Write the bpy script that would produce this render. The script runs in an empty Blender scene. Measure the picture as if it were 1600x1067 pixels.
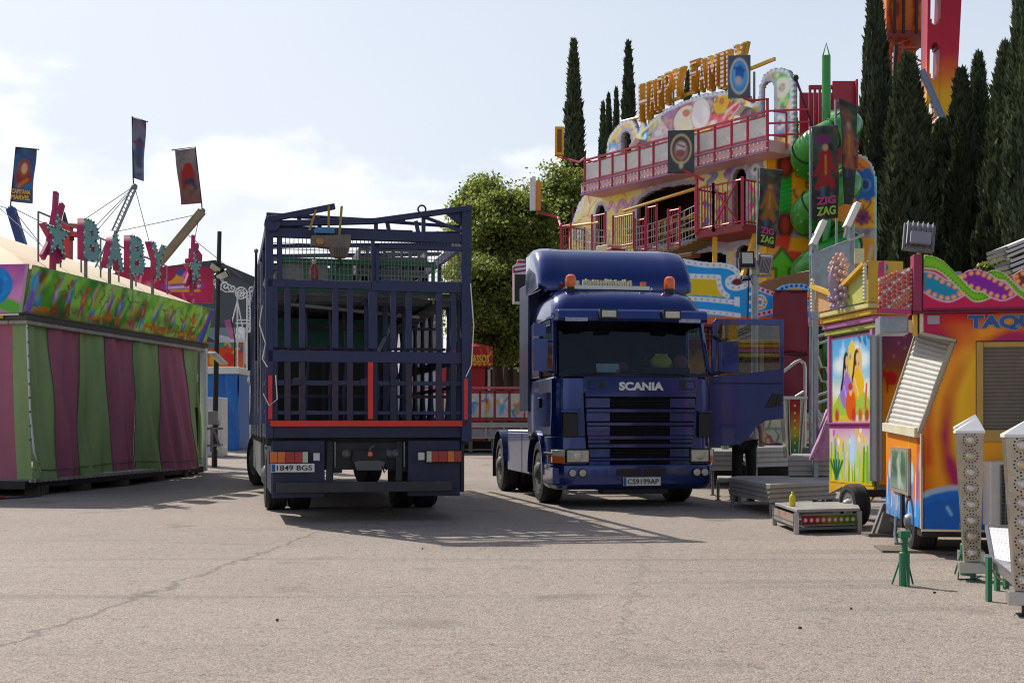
import bpy, math, random
import numpy as np
from mathutils import Vector as V, Matrix
random.seed(7)
rng = np.random.default_rng(11)
SC = bpy.context.scene
COL = SC.collection
R = math.radians
F, HX, HY, CH = 1900.0, 800.0, 665.0, 1.22      # focal length in photo pixels, horizon, eye height

def P(px, py, d):                                # photo pixel at distance d -> world point
    return V(((px-HX)/F*d, d, CH+(HY-py)/F*d))
def GZ(d):                                       # the lot rises gently towards the back
    if d < 25: return 0.0
    if d < 40: return .028*(d-25)
    return .42+.012*(d-40)
def G(px, py):
    d = CH*F/(py-HY)
    return V(((px-HX)/F*d, d, 0))
def lin(c):
    return c/12.92 if c <= .04045 else ((c+.055)/1.055)**2.4
def S(h, k=1.0):                                 # '#rrggbb' -> linear
    h = h.lstrip('#')
    return tuple(lin(int(h[i:i+2], 16)/255)*k for i in (0, 2, 4))

# ---------------------------------------------------------------- materials
MATS = {}
def nt(m):
    m.use_nodes = True
    return m.node_tree.nodes, m.node_tree.links
def mat(name, col, rough=.5, metal=0, var=.12, scale=4, bump=0, bscale=60, coat=0, emit=0, dirt=0, dirtcol=(.12,.10,.08), stretch=None, spec=.5, alpha=1):
    if name in MATS: return MATS[name]
    if isinstance(col, str): col = S(col)
    m = bpy.data.materials.new(name); N, L = nt(m)
    b = N['Principled BSDF']
    b.inputs['Roughness'].default_value = rough
    b.inputs['Metallic'].default_value = metal
    b.inputs['Specular IOR Level'].default_value = spec
    b.inputs['Coat Weight'].default_value = coat
    b.inputs['Coat Roughness'].default_value = .05
    b.inputs['Coat IOR'].default_value = 1.4
    b.inputs['Alpha'].default_value = alpha
    tc = N.new('ShaderNodeTexCoord'); mp = N.new('ShaderNodeMapping')
    L.new(tc.outputs['Object'], mp.inputs['Vector'])
    if stretch: mp.inputs['Scale'].default_value = stretch
    n1 = N.new('ShaderNodeTexNoise'); n1.inputs['Scale'].default_value = scale; n1.inputs['Detail'].default_value = 6; n1.inputs['Roughness'].default_value = .65
    L.new(mp.outputs['Vector'], n1.inputs['Vector'])
    rp = N.new('ShaderNodeValToRGB')
    rp.color_ramp.elements[0].position = .3; rp.color_ramp.elements[1].position = .7
    rp.color_ramp.elements[0].color = tuple(c*(1-var) for c in col)+(1,)
    rp.color_ramp.elements[1].color = tuple(min(1, c*(1+var)) for c in col)+(1,)
    L.new(n1.outputs['Fac'], rp.inputs['Fac'])
    out = rp.outputs['Color']
    if dirt:
        n2 = N.new('ShaderNodeTexNoise'); n2.inputs['Scale'].default_value = scale*1.7; n2.inputs['Detail'].default_value = 8; n2.inputs['Roughness'].default_value = .75
        L.new(tc.outputs['Object'], n2.inputs['Vector'])
        r2 = N.new('ShaderNodeValToRGB'); r2.color_ramp.elements[0].position = .5; r2.color_ramp.elements[1].position = .75
        r2.color_ramp.elements[1].color = (dirt, dirt, dirt, 1)
        L.new(n2.outputs['Fac'], r2.inputs['Fac'])
        mx = N.new('ShaderNodeMix'); mx.data_type = 'RGBA'
        L.new(r2.outputs['Color'], mx.inputs['Factor']); L.new(out, mx.inputs['A']); mx.inputs['B'].default_value = dirtcol+(1,)
        out = mx.outputs['Result']
    L.new(out, b.inputs['Base Color'])
    mr = N.new('ShaderNodeMapRange'); mr.inputs['To Min'].default_value = max(.02, rough-.1); mr.inputs['To Max'].default_value = min(1, rough+.12)
    L.new(n1.outputs['Fac'], mr.inputs['Value']); L.new(mr.outputs['Result'], b.inputs['Roughness'])
    if bump:
        n3 = N.new('ShaderNodeTexNoise'); n3.inputs['Scale'].default_value = bscale; n3.inputs['Detail'].default_value = 4
        L.new(mp.outputs['Vector'], n3.inputs['Vector'])
        bp = N.new('ShaderNodeBump'); bp.inputs['Strength'].default_value = bump; bp.inputs['Distance'].default_value = .02
        L.new(n3.outputs['Fac'], bp.inputs['Height']); L.new(bp.outputs['Normal'], b.inputs['Normal'])
    if emit:
        b.inputs['Emission Color'].default_value = col+(1,); b.inputs['Emission Strength'].default_value = emit
    MATS[name] = m
    return m
def glassmat(name, tint, rough=.03, base=.08, trans=.6, gl=.95):
    if name in MATS: return MATS[name]
    m = bpy.data.materials.new(name); N, L = nt(m)
    for n in list(N):
        if n.type == 'BSDF_PRINCIPLED': N.remove(n)
    o = [n for n in N if n.type == 'OUTPUT_MATERIAL'][0]
    t = N.new('ShaderNodeBsdfTransparent'); t.inputs['Color'].default_value = tint+(1,)
    g = N.new('ShaderNodeBsdfGlossy'); g.inputs['Roughness'].default_value = rough; g.inputs['Color'].default_value = (.93*gl,.97*gl,gl,1)
    fr = N.new('ShaderNodeFresnel'); fr.inputs['IOR'].default_value = 1.5
    ad = N.new('ShaderNodeMath'); ad.operation = 'ADD'; ad.inputs[1].default_value = base; ad.use_clamp = True
    L.new(fr.outputs['Fac'], ad.inputs[0])
    mx = N.new('ShaderNodeMixShader'); L.new(ad.outputs[0], mx.inputs['Fac']); L.new(t.outputs[0], mx.inputs[1]); L.new(g.outputs[0], mx.inputs[2])
    L.new(mx.outputs[0], o.inputs['Surface'])
    MATS[name] = m
    return m
def muralmat(name='painted_panel', rough=.38, bump=0, dirt=.12, translucent=0):
    if name in MATS: return MATS[name]
    m = bpy.data.materials.new(name); N, L = nt(m); b = N['Principled BSDF']; b.inputs['Specular IOR Level'].default_value = .3
    a = N.new('ShaderNodeVertexColor'); a.layer_name = 'Col'
    tc = N.new('ShaderNodeTexCoord'); n = N.new('ShaderNodeTexNoise'); n.inputs['Scale'].default_value = 3; n.inputs['Detail'].default_value = 9; n.inputs['Roughness'].default_value = .7
    L.new(tc.outputs['Object'], n.inputs['Vector'])
    r = N.new('ShaderNodeValToRGB'); r.color_ramp.elements[0].position = .45; r.color_ramp.elements[1].position = .8
    r.color_ramp.elements[1].color = (dirt,)*3+(1,)
    L.new(n.outputs['Fac'], r.inputs['Fac'])
    mx = N.new('ShaderNodeMix'); mx.data_type = 'RGBA'; mx.inputs['B'].default_value = (.16,.14,.12,1)
    L.new(r.outputs['Color'], mx.inputs['Factor']); L.new(a.outputs['Color'], mx.inputs['A']); L.new(mx.outputs['Result'], b.inputs['Base Color'])
    b.inputs['Roughness'].default_value = rough
    if bump:
        n3 = N.new('ShaderNodeTexNoise'); n3.inputs['Scale'].default_value = 2.5; n3.inputs['Detail'].default_value = 5
        L.new(tc.outputs['Object'], n3.inputs['Vector'])
        bp = N.new('ShaderNodeBump'); bp.inputs['Strength'].default_value = bump; bp.inputs['Distance'].default_value = .05
        L.new(n3.outputs['Fac'], bp.inputs['Height']); L.new(bp.outputs['Normal'], b.inputs['Normal'])
    MATS[name] = m
    return m

# ---------------------------------------------------------------- objects
FRAME = {}
def thing(name, label, cat, loc=(0,0,0), rotz=0, group=None):
    o = bpy.data.objects.new(name, None); COL.objects.link(o)
    o.empty_display_size = .2
    o.location = loc; o.rotation_euler = (0,0,rotz)
    FRAME[o.name] = Matrix.Translation(V(loc)) @ Matrix.Rotation(rotz, 4, 'Z')
    return tag(o, label, cat, group)
def tag(o, label, cat, group=None):
    o['label'] = label; o['category'] = cat
    if group: o['group'] = group
    return o
def frame_of(p):
    while p is not None:
        if p.name in FRAME: return FRAME[p.name]
        p = p.parent
    return Matrix.Identity(4)
def link_mesh(name, me, parent=None, loc=None):
    o = bpy.data.objects.new(name, me); COL.objects.link(o)
    if parent is not None: o.parent = parent
    if loc is not None: o.location = loc
    return o
def dup(root, loc, rotz=0, label=None, group=None, scale=None):
    r = root.copy(); COL.objects.link(r); r.location = loc; r.rotation_euler = (0,0,rotz)
    if scale: r.scale = scale
    if label: r['label'] = label
    if group: r['group'] = group
    for ch in list(root.children):
        c = ch.copy(); COL.objects.link(c); c.parent = r
        for g in ch.children:
            d = g.copy(); COL.objects.link(d); d.parent = c
    return r

class MB:
    def __init__(s): s.v=[]; s.f=[]; s.m=[]; s.mats=[]; s.T=None
    def mi(s, m):
        if m not in s.mats: s.mats.append(m)
        return s.mats.index(m)
    def add(s, vs, fs, m):
        b = len(s.v); i = s.mi(m)
        if s.T is not None: vs = [s.T @ V(p) for p in vs]
        s.v.extend(tuple(p) for p in vs)
        for f in fs: s.f.append(tuple(b+k for k in f)); s.m.append(i)
        return s
    def box(s, lo, hi, m, M=None):
        x0,y0,z0 = lo; x1,y1,z1 = hi
        vs = [V(p) for p in ((x0,y0,z0),(x1,y0,z0),(x1,y1,z0),(x0,y1,z0),(x0,y0,z1),(x1,y0,z1),(x1,y1,z1),(x0,y1,z1))]
        if M is not None: vs = [M @ p for p in vs]
        return s.add(vs, [(0,3,2,1),(4,5,6,7),(0,1,5,4),(1,2,6,5),(2,3,7,6),(3,0,4,7)], m)
    def bar(s, p0, p1, w, h, m, up=(0,0,1)):
        p0, p1 = V(p0), V(p1); d = (p1-p0).normalized(); up = V(up)
        if abs(d.dot(up)) > .98: up = V((0,1,0)) if abs(d.y) < .9 else V((1,0,0))
        a = d.cross(up).normalized()*(w/2); b = a.cross(d).normalized()*(h/2)
        vs = [p0-a-b,p0+a-b,p0+a+b,p0-a+b,p1-a-b,p1+a-b,p1+a+b,p1-a+b]
        return s.add(vs, [(0,1,2,3),(7,6,5,4),(0,4,5,1),(1,5,6,2),(2,6,7,3),(3,7,4,0)], m)
    def tube(s, pts, r, m, n=8, caps=True):
        pts = [V(p) for p in pts]; k = len(pts)
        rs = r if isinstance(r, (list,tuple)) else [r]*k
        vs=[]; fs=[]; a=None
        for i,p in enumerate(pts):
            d = (pts[min(i+1,k-1)]-pts[max(i-1,0)]).normalized()
            if a is None:
                a = d.cross(V((0,0,1)) if abs(d.z)<.95 else V((1,0,0))).normalized()
            else:
                a = (a-d*a.dot(d)).normalized()
            b = d.cross(a)
            for j in range(n):
                t = 2*math.pi*j/n
                vs.append(p+(a*math.cos(t)+b*math.sin(t))*rs[i])
        for i in range(k-1):
            for j in range(n):
                q=(j+1)%n
                fs.append((i*n+j,i*n+q,(i+1)*n+q,(i+1)*n+j))
        if caps:
            fs.append(tuple(range(n-1,-1,-1))); fs.append(tuple((k-1)*n+j for j in range(n)))
        return s.add(vs, fs, m)
    def lathe(s, prof, o, m, axis=(0,0,1), n=24):
        o = V(o); ax = V(axis).normalized()
        a = ax.cross(V((0,0,1)) if abs(ax.z)<.9 else V((1,0,0))).normalized(); b = ax.cross(a)
        vs=[]; fs=[]
        for (r,h) in prof:
            for j in range(n):
                t=2*math.pi*j/n
                vs.append(o+ax*h+(a*math.cos(t)+b*math.sin(t))*r)
        for i in range(len(prof)-1):
            for j in range(n):
                q=(j+1)%n
                fs.append((i*n+j,i*n+q,(i+1)*n+q,(i+1)*n+j))
        fs.append(tuple(range(n-1,-1,-1))); fs.append(tuple((len(prof)-1)*n+j for j in range(n)))
        return s.add(vs, fs, m)
    def sphere(s, c, r, m, n=12, k=7, sq=(1,1,1)):
        c=V(c); prof=[]
        vs=[]; fs=[]
        for i in range(k+1):
            t=math.pi*i/k
            for j in range(n):
                p=2*math.pi*j/n
                vs.append(c+V((r*sq[0]*math.sin(t)*math.cos(p), r*sq[1]*math.sin(t)*math.sin(p), -r*sq[2]*math.cos(t))))
        for i in range(k):
            for j in range(n):
                q=(j+1)%n
                fs.append((i*n+j,i*n+q,(i+1)*n+q,(i+1)*n+j))
        return s.add(vs, fs, m)
    def prism(s, poly, o, ux, uy, t, m, side=None):      # polygon in the plane o+u*ux+v*uy, extruded by -t along ux x uy (front face at o)
        o,ux,uy = V(o),V(ux),V(uy); nn = ux.cross(uy).normalized()
        ar = sum(poly[i][0]*poly[(i+1)%len(poly)][1]-poly[(i+1)%len(poly)][0]*poly[i][1] for i in range(len(poly)))
        if ar < 0: poly = poly[::-1]
        k=len(poly)
        vs=[o+ux*a+uy*b for a,b in poly]+[o+ux*a+uy*b-nn*t for a,b in poly]
        s.add(vs, [tuple(range(k))], m)
        b0=len(s.v)-2*k; i=s.mi(side or m)
        s.f.append(tuple(b0+2*k-1-q for q in range(k))); s.m.append(i)
        for q in range(k):
            w=(q+1)%k
            s.f.append((b0+q,b0+k+q,b0+k+w,b0+w)); s.m.append(i)
        return s
    def loft(s, secs, m, cap=True):
        n=len(secs[0]); vs=[p for sec in secs for p in sec]; fs=[]
        for i in range(len(secs)-1):
            for j in range(n):
                q=(j+1)%n
                fs.append((i*n+j,i*n+q,(i+1)*n+q,(i+1)*n+j))
        if cap:
            fs.append(tuple(range(n-1,-1,-1))); fs.append(tuple((len(secs)-1)*n+j for j in range(n)))
        return s.add(vs, fs, m)
    def sheet(s, fn, nu, nv, m):                           # fn(u,v) in 0..1 -> point
        vs=[fn(i/nu,j/nv) for j in range(nv+1) for i in range(nu+1)]
        fs=[(j*(nu+1)+i,j*(nu+1)+i+1,(j+1)*(nu+1)+i+1,(j+1)*(nu+1)+i) for j in range(nv) for i in range(nu)]
        return s.add(vs, fs, m)
    def build(s, name, parent=None, world=False, origin=None, bevel=0, seg=2, smooth=32, solid=0):
        M = None
        if parent is not None and world: M = frame_of(parent).inverted()
        elif origin is not None: M = Matrix.Translation(-V(origin))
        me = bpy.data.meshes.new(name)
        vs = [tuple(M @ V(p)) for p in s.v] if M is not None else s.v
        me.from_pydata(vs, [], s.f); 
        for m in s.mats: me.materials.append(m)
        me.polygons.foreach_set('material_index', s.m)
        if smooth:
            me.shade_smooth(); me.set_sharp_from_angle(angle=R(smooth))
        me.update()
        o = link_mesh(name, me, parent, origin if parent is None else None)
        if solid:
            md=o.modifiers.new('Solid','SOLIDIFY'); md.thickness=solid
        if bevel:
            md=o.modifiers.new('Bevel','BEVEL'); md.width=bevel; md.segments=seg; md.limit_method='ANGLE'; md.angle_limit=R(40); md.harden_normals=True
        return o

def struct(o): o['kind']='structure'; return o

def text(name, body, m, o, ux, uy, h, parent=None, world=False, depth=.004, bold=.0, width=None, side=None, origin=None):
    cu=bpy.data.curves.new(name,'FONT'); cu.body=body; cu.size=1; cu.extrude=.5; cu.offset=bold; cu.resolution_u=4
    tmp=bpy.data.objects.new('tmp_text',cu); COL.objects.link(tmp)
    dg=bpy.context.evaluated_depsgraph_get(); dg.update()
    me=bpy.data.meshes.new_from_object(tmp.evaluated_get(dg))
    bpy.data.objects.remove(tmp); bpy.data.curves.remove(cu)
    co=np.zeros(len(me.vertices)*3); me.vertices.foreach_get('co',co); co=co.reshape(-1,3)
    mn=co.min(0); mxx=co.max(0); sz=mxx-mn
    ky=h/sz[1]; kx=(width/sz[0]) if width else ky
    o,ux,uy=V(o),V(ux).normalized(),V(uy).normalized(); nn=ux.cross(uy)
    pts=[o+ux*((c[0]-mn[0])*kx)+uy*((c[1]-mn[1])*ky)+nn*((c[2])*depth) for c in co]
    M=None
    if parent is not None and world: M=frame_of(parent).inverted()
    elif origin is not None: M=Matrix.Translation(-V(origin))
    if M is not None: pts=[M@p for p in pts]
    me.vertices.foreach_set('co',[c for p in pts for c in p])
    me.materials.clear(); me.materials.append(m)
    if side:
        me.materials.append(side)
        for f in me.polygons: pass
    me.update()
    if side:
        nl=(frame_of(parent).inverted().to_3x3()@nn) if (parent is not None and world) else nn
        for f in me.polygons: f.material_index = 0 if abs(f.normal.dot(nl))>.7 else 1
    me.name=name
    return link_mesh(name, me, parent, origin if parent is None else None)

# ---------------------------------------------------------------- painted panels: an artwork in a colour attribute of a fine grid
def vnoise(X, Y, sc, seed):
    g=np.random.default_rng(seed).random((64,64))
    x=X*sc; y=Y*sc; xi=np.floor(x).astype(int); yi=np.floor(y).astype(int); fx=x-xi; fy=y-yi
    fx=fx*fx*(3-2*fx); fy=fy*fy*(3-2*fy)
    a=g[yi%64,xi%64]; b=g[yi%64,(xi+1)%64]; c=g[(yi+1)%64,xi%64]; d=g[(yi+1)%64,(xi+1)%64]
    return (a*(1-fx)+b*fx)*(1-fy)+(c*(1-fx)+d*fx)*fy
def fbm(X,Y,sc,seed): return (vnoise(X,Y,sc,seed)*.5+vnoise(X,Y,sc*2.1,seed+1)*.3+vnoise(X,Y,sc*4.3,seed+2)*.2)
class Paint:
    def __init__(s, w, h, res, base='#808080'):
        s.w,s.h=w,h; s.nx=max(2,int(w/res)); s.ny=max(2,int(h/res))
        s.X,s.Y=np.meshgrid(np.linspace(0,w,s.nx+1),np.linspace(0,h,s.ny+1))
        s.C=np.zeros((s.ny+1,s.nx+1,3)); s.C[:]=S(base); s.mask=np.ones((s.ny+1,s.nx+1),bool); s.e=res*.7
    def put(s, a, col):
        a=np.clip(a,0,1)[...,None]; c=np.array(S(col) if isinstance(col,str) else col)
        s.C=s.C*(1-a)+c*a; return s
    def sd(s, d, soft): return .5-d/(2*max(soft,s.e))
    def ell(s, cx,cy,rx,ry,col,rot=0,soft=0,ring=0,op=1):
        c,n=math.cos(rot),math.sin(rot); x=s.X-cx; y=s.Y-cy
        u=(x*c+y*n)/rx; v=(-x*n+y*c)/ry; d=(np.sqrt(u*u+v*v)-1)*min(rx,ry)
        if ring: d=np.abs(d)-ring
        return s.put(s.sd(d,soft)*op,col)
    def line(s, pts, w, col, soft=0, wob=0, seed=0, op=1):
        D=np.full(s.X.shape,1e9); X,Y=s.X,s.Y
        if wob: X=X+(fbm(s.X,s.Y,2.5,seed)-.5)*wob; Y=Y+(fbm(s.X,s.Y,2.5,seed+9)-.5)*wob
        for (x0,y0),(x1,y1) in zip(pts[:-1],pts[1:]):
            dx,dy=x1-x0,y1-y0; l=dx*dx+dy*dy+1e-9
            t=np.clip(((X-x0)*dx+(Y-y0)*dy)/l,0,1)
            D=np.minimum(D,np.hypot(X-x0-t*dx,Y-y0-t*dy))
        return s.put(s.sd(D-w/2,soft)*op,col)
    def inside(s, pts):
        r=np.zeros(s.X.shape,bool); k=len(pts)
        for i in range(k):
            x0,y0=pts[i]; x1,y1=pts[(i+1)%k]
            if y0==y1: continue
            c=((y0>s.Y)!=(y1>s.Y))&(s.X<(x1-x0)*(s.Y-y0)/(y1-y0)+x0)
            r^=c
        return r
    def poly(s, pts, col, op=1, edge=None, ew=.02): 
        s.put(s.inside(pts)*op,col)
        if edge: s.line(list(pts)+[pts[0]],ew,edge)
        return s
    def cut(s, pts): s.mask&=~s.inside(pts); return s
    def keep(s, pts): s.mask&=s.inside(pts); return s
    def tint(s, col, sc, seed, lo=.4, hi=.7, op=1):
        n=fbm(s.X,s.Y,sc,seed); return s.put((n-lo)/(hi-lo)*op,col)
    def gradv(s, stops):
        ys=[a for a,_ in stops]; cs=np.array([S(b) for _,b in stops])
        for k in range(3): s.C[...,k]=np.interp(s.Y,ys,cs[:,k])
        return s
    def flower(s,cx,cy,r,col,mid,n=7):
        for i in range(n):
            t=2*math.pi*i/n; s.ell(cx+math.cos(t)*r*.6,cy+math.sin(t)*r*.6,r*.42,r*.3,col,rot=t)
        return s.ell(cx,cy,r*.35,r*.35,mid)
    def scribble(s, n, cols, seed, wid=.04, ln=.4):
        g=random.Random(seed)
        for i in range(n):
            x,y=g.uniform(0,s.w),g.uniform(0,s.h); t=g.uniform(0,6.28); pts=[(x,y)]
            for k in range(5):
                t+=g.uniform(-.9,.9); x+=math.cos(t)*ln/4; y+=math.sin(t)*ln/4; pts.append((x,y))
            s.line(pts,wid*g.uniform(.5,1.5),g.choice(cols),soft=wid*.4)
        return s
    def build(s, name, o, ux, uy, parent=None, world=True, t=.03, m=None, fn=None, back='#6a6a6a', origin=None, sat=1.15, gain=1.05):
        o,ux,uy=V(o),V(ux).normalized(),V(uy).normalized(); nn=ux.cross(uy)
        if fn is None: fn=lambda u,v: o+ux*u+uy*v
        nx,ny=s.nx,s.ny; W=nx+1
        M=Matrix.Identity(4)
        if parent is not None and world: M=frame_of(parent).inverted()
        elif origin is not None: M=Matrix.Translation(-V(origin))
        pts=[M@fn(s.X[j,i],s.Y[j,i]) for j in range(ny+1) for i in range(nx+1)]
        nl=M.to_3x3()@nn
        mk=s.mask; fm=mk[:-1,:-1]&mk[1:,:-1]&mk[:-1,1:]&mk[1:,1:]
        nv=len(pts); allp=pts+[p-nl*t for p in pts]; fs=[]
        for j in range(ny):
            for i in range(nx):
                if not fm[j,i]: continue
                a,b,c,d=j*W+i,j*W+i+1,(j+1)*W+i+1,(j+1)*W+i
                fs.append((a,b,c,d)); fs.append((d+nv,c+nv,b+nv,a+nv))
                if j==0 or not fm[j-1,i]: fs.append((a,a+nv,b+nv,b))
                if j==ny-1 or not fm[j+1,i]: fs.append((c,c+nv,d+nv,d))
                if i==0 or not fm[j,i-1]: fs.append((d,d+nv,a+nv,a))
                if i==nx-1 or not fm[j,i+1]: fs.append((b,b+nv,c+nv,c))
        used=np.zeros(2*nv,bool)
        for f in fs:
            for q in f: used[q]=True
        idx=np.cumsum(used)-1
        me=bpy.data.meshes.new(name)
        me.from_pydata([tuple(allp[q]) for q in np.nonzero(used)[0]],[],[tuple(int(idx[q]) for q in f) for f in fs])
        ca=me.color_attributes.new('Col','FLOAT_COLOR','POINT')
        lum=s.C@np.array([.3,.55,.15]); s.C=np.clip((lum[...,None]+(s.C-lum[...,None])*sat)*gain,.002,.88)
        cf=s.C.reshape(-1,3); cb=np.tile(np.array(S(back)),(nv,1))
        c4=np.concatenate([np.concatenate([cf,cb],0),np.ones((2*nv,1))],1)[used]
        ca.data.foreach_set('color',c4.astype(np.float32).ravel())
        me.materials.append(m or muralmat()); me.shade_smooth(); me.set_sharp_from_angle(angle=R(40)); me.update()
        return link_mesh(name, me, parent, origin if parent is None else None)
def arch(x0,x1,y0,y1,n=10):                     # an arched opening outline
    r=(x1-x0)/2; cx=(x0+x1)/2; k=min(r,(y1-y0)*.6)
    return [(x0,y0),(x1,y0)]+[(cx+r*math.cos(math.pi*i/n),y1-k+k*math.sin(math.pi*i/n)) for i in range(n+1)]
# ================================================================ camera, light, sky
cam=bpy.data.cameras.new('camera'); co=bpy.data.objects.new('camera',cam); COL.objects.link(co)
co.location=(0,0,CH); co.rotation_euler=(R(90),0,0)
cam.sensor_width=36; cam.lens=F/1600*36; cam.shift_y=(HY-533.5)/1600; cam.clip_end=3000; cam.clip_start=.1
SC.camera=co
SUN=V((-.655*math.cos(R(46)),.755*math.cos(R(46)),math.sin(R(46)))).normalized()
sl=bpy.data.lights.new('sun','SUN'); sl.energy=4.7; sl.angle=R(.6); sl.color=(1,.94,.85)
so=bpy.data.objects.new('sun',sl); COL.objects.link(so); so.rotation_euler=(-SUN).to_track_quat('-Z','Y').to_euler(); so.location=(-20,30,40)
w=bpy.data.worlds.new('World'); SC.world=w; w.use_nodes=True
N,L=w.node_tree.nodes,w.node_tree.links
bg=N['Background']; bg.inputs['Strength'].default_value=.115
sk=N.new('ShaderNodeTexSky'); sk.sky_type='NISHITA'; sk.sun_disc=False; sk.sun_elevation=R(46); sk.sun_rotation=R(-40.9); sk.dust_density=2.5; sk.air_density=1.0; sk.ozone_density=1.2
tc=N.new('ShaderNodeTexCoord'); sp=N.new('ShaderNodeSeparateXYZ'); L.new(tc.outputs['Generated'],sp.inputs[0])
def mth(op,a,b=None,c=None,clamp=False):
    n=N.new('ShaderNodeMath'); n.operation=op; n.use_clamp=clamp
    for i,x in enumerate((a,b,c)):
        if x is None: continue
        if isinstance(x,(int,float)): n.inputs[i].default_value=x
        else: L.new(x,n.inputs[i])
    return n.outputs[0]
def rng_(v,a,b,c,d):
    n=N.new('ShaderNodeMapRange'); n.interpolation_type='SMOOTHSTEP'; L.new(v,n.inputs['Value'])
    for k,x in zip(('From Min','From Max','To Min','To Max'),(a,b,c,d)): n.inputs[k].default_value=x
    return n.outputs[0]
Z=sp.outputs['Z']; X=sp.outputs['X']
mp=N.new('ShaderNodeMapping'); mp.inputs['Scale'].default_value=(1,1,2.2); L.new(tc.outputs['Generated'],mp.inputs['Vector'])
nz=N.new('ShaderNodeTexNoise'); nz.inputs['Scale'].default_value=9; nz.inputs['Detail'].default_value=9; nz.inputs['Roughness'].default_value=.55; L.new(mp.outputs[0],nz.inputs['Vector'])
nz2=N.new('ShaderNodeTexNoise'); nz2.inputs['Scale'].default_value=2.2; nz2.inputs['Detail'].default_value=4; L.new(tc.outputs['Generated'],nz2.inputs['Vector'])
# cumulus bank low over the horizon, thicker to the left
top=mth('MULTIPLY_ADD',X,-.10,.205)
top=mth('ADD',top,mth('MULTIPLY',mth('SUBTRACT',nz.outputs['Fac'],.5),.26))
bank=rng_(mth('SUBTRACT',top,Z),-.01,.04,0,1)
bank=mth('MULTIPLY',bank,rng_(X,-.02,.18,1,.25))
inner=mth('MULTIPLY',bank,rng_(nz.outputs['Fac'],.35,.62,.35,.8))
haze=mth('MULTIPLY',mth('MULTIPLY',rng_(X,-.1,.45,1,.80),mth('MULTIPLY',rng_(Z,.15,.75,.9,.12),rng_(sp.outputs['Y'],-.35,.6,.40,1))),rng_(nz2.outputs['Fac'],.3,.7,.85,1.06),clamp=True)
hz=N.new('ShaderNodeMix'); hz.data_type='RGBA'; L.new(haze,hz.inputs['Factor']); L.new(sk.outputs['Color'],hz.inputs['A']); hz.inputs['B'].default_value=(6.75,7.3,8.0,1)
cl=N.new('ShaderNodeMix'); cl.data_type='RGBA'; L.new(inner,cl.inputs['Factor']); L.new(hz.outputs['Result'],cl.inputs['A']); cl.inputs['B'].default_value=(8.7,8.8,8.9,1)
L.new(cl.outputs['Result'],bg.inputs['Color'])
SC.cycles.filter_width=1.1; SC.view_settings.view_transform='Standard'; SC.view_settings.look='None'; SC.view_settings.exposure=.1; SC.view_settings.gamma=1

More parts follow.
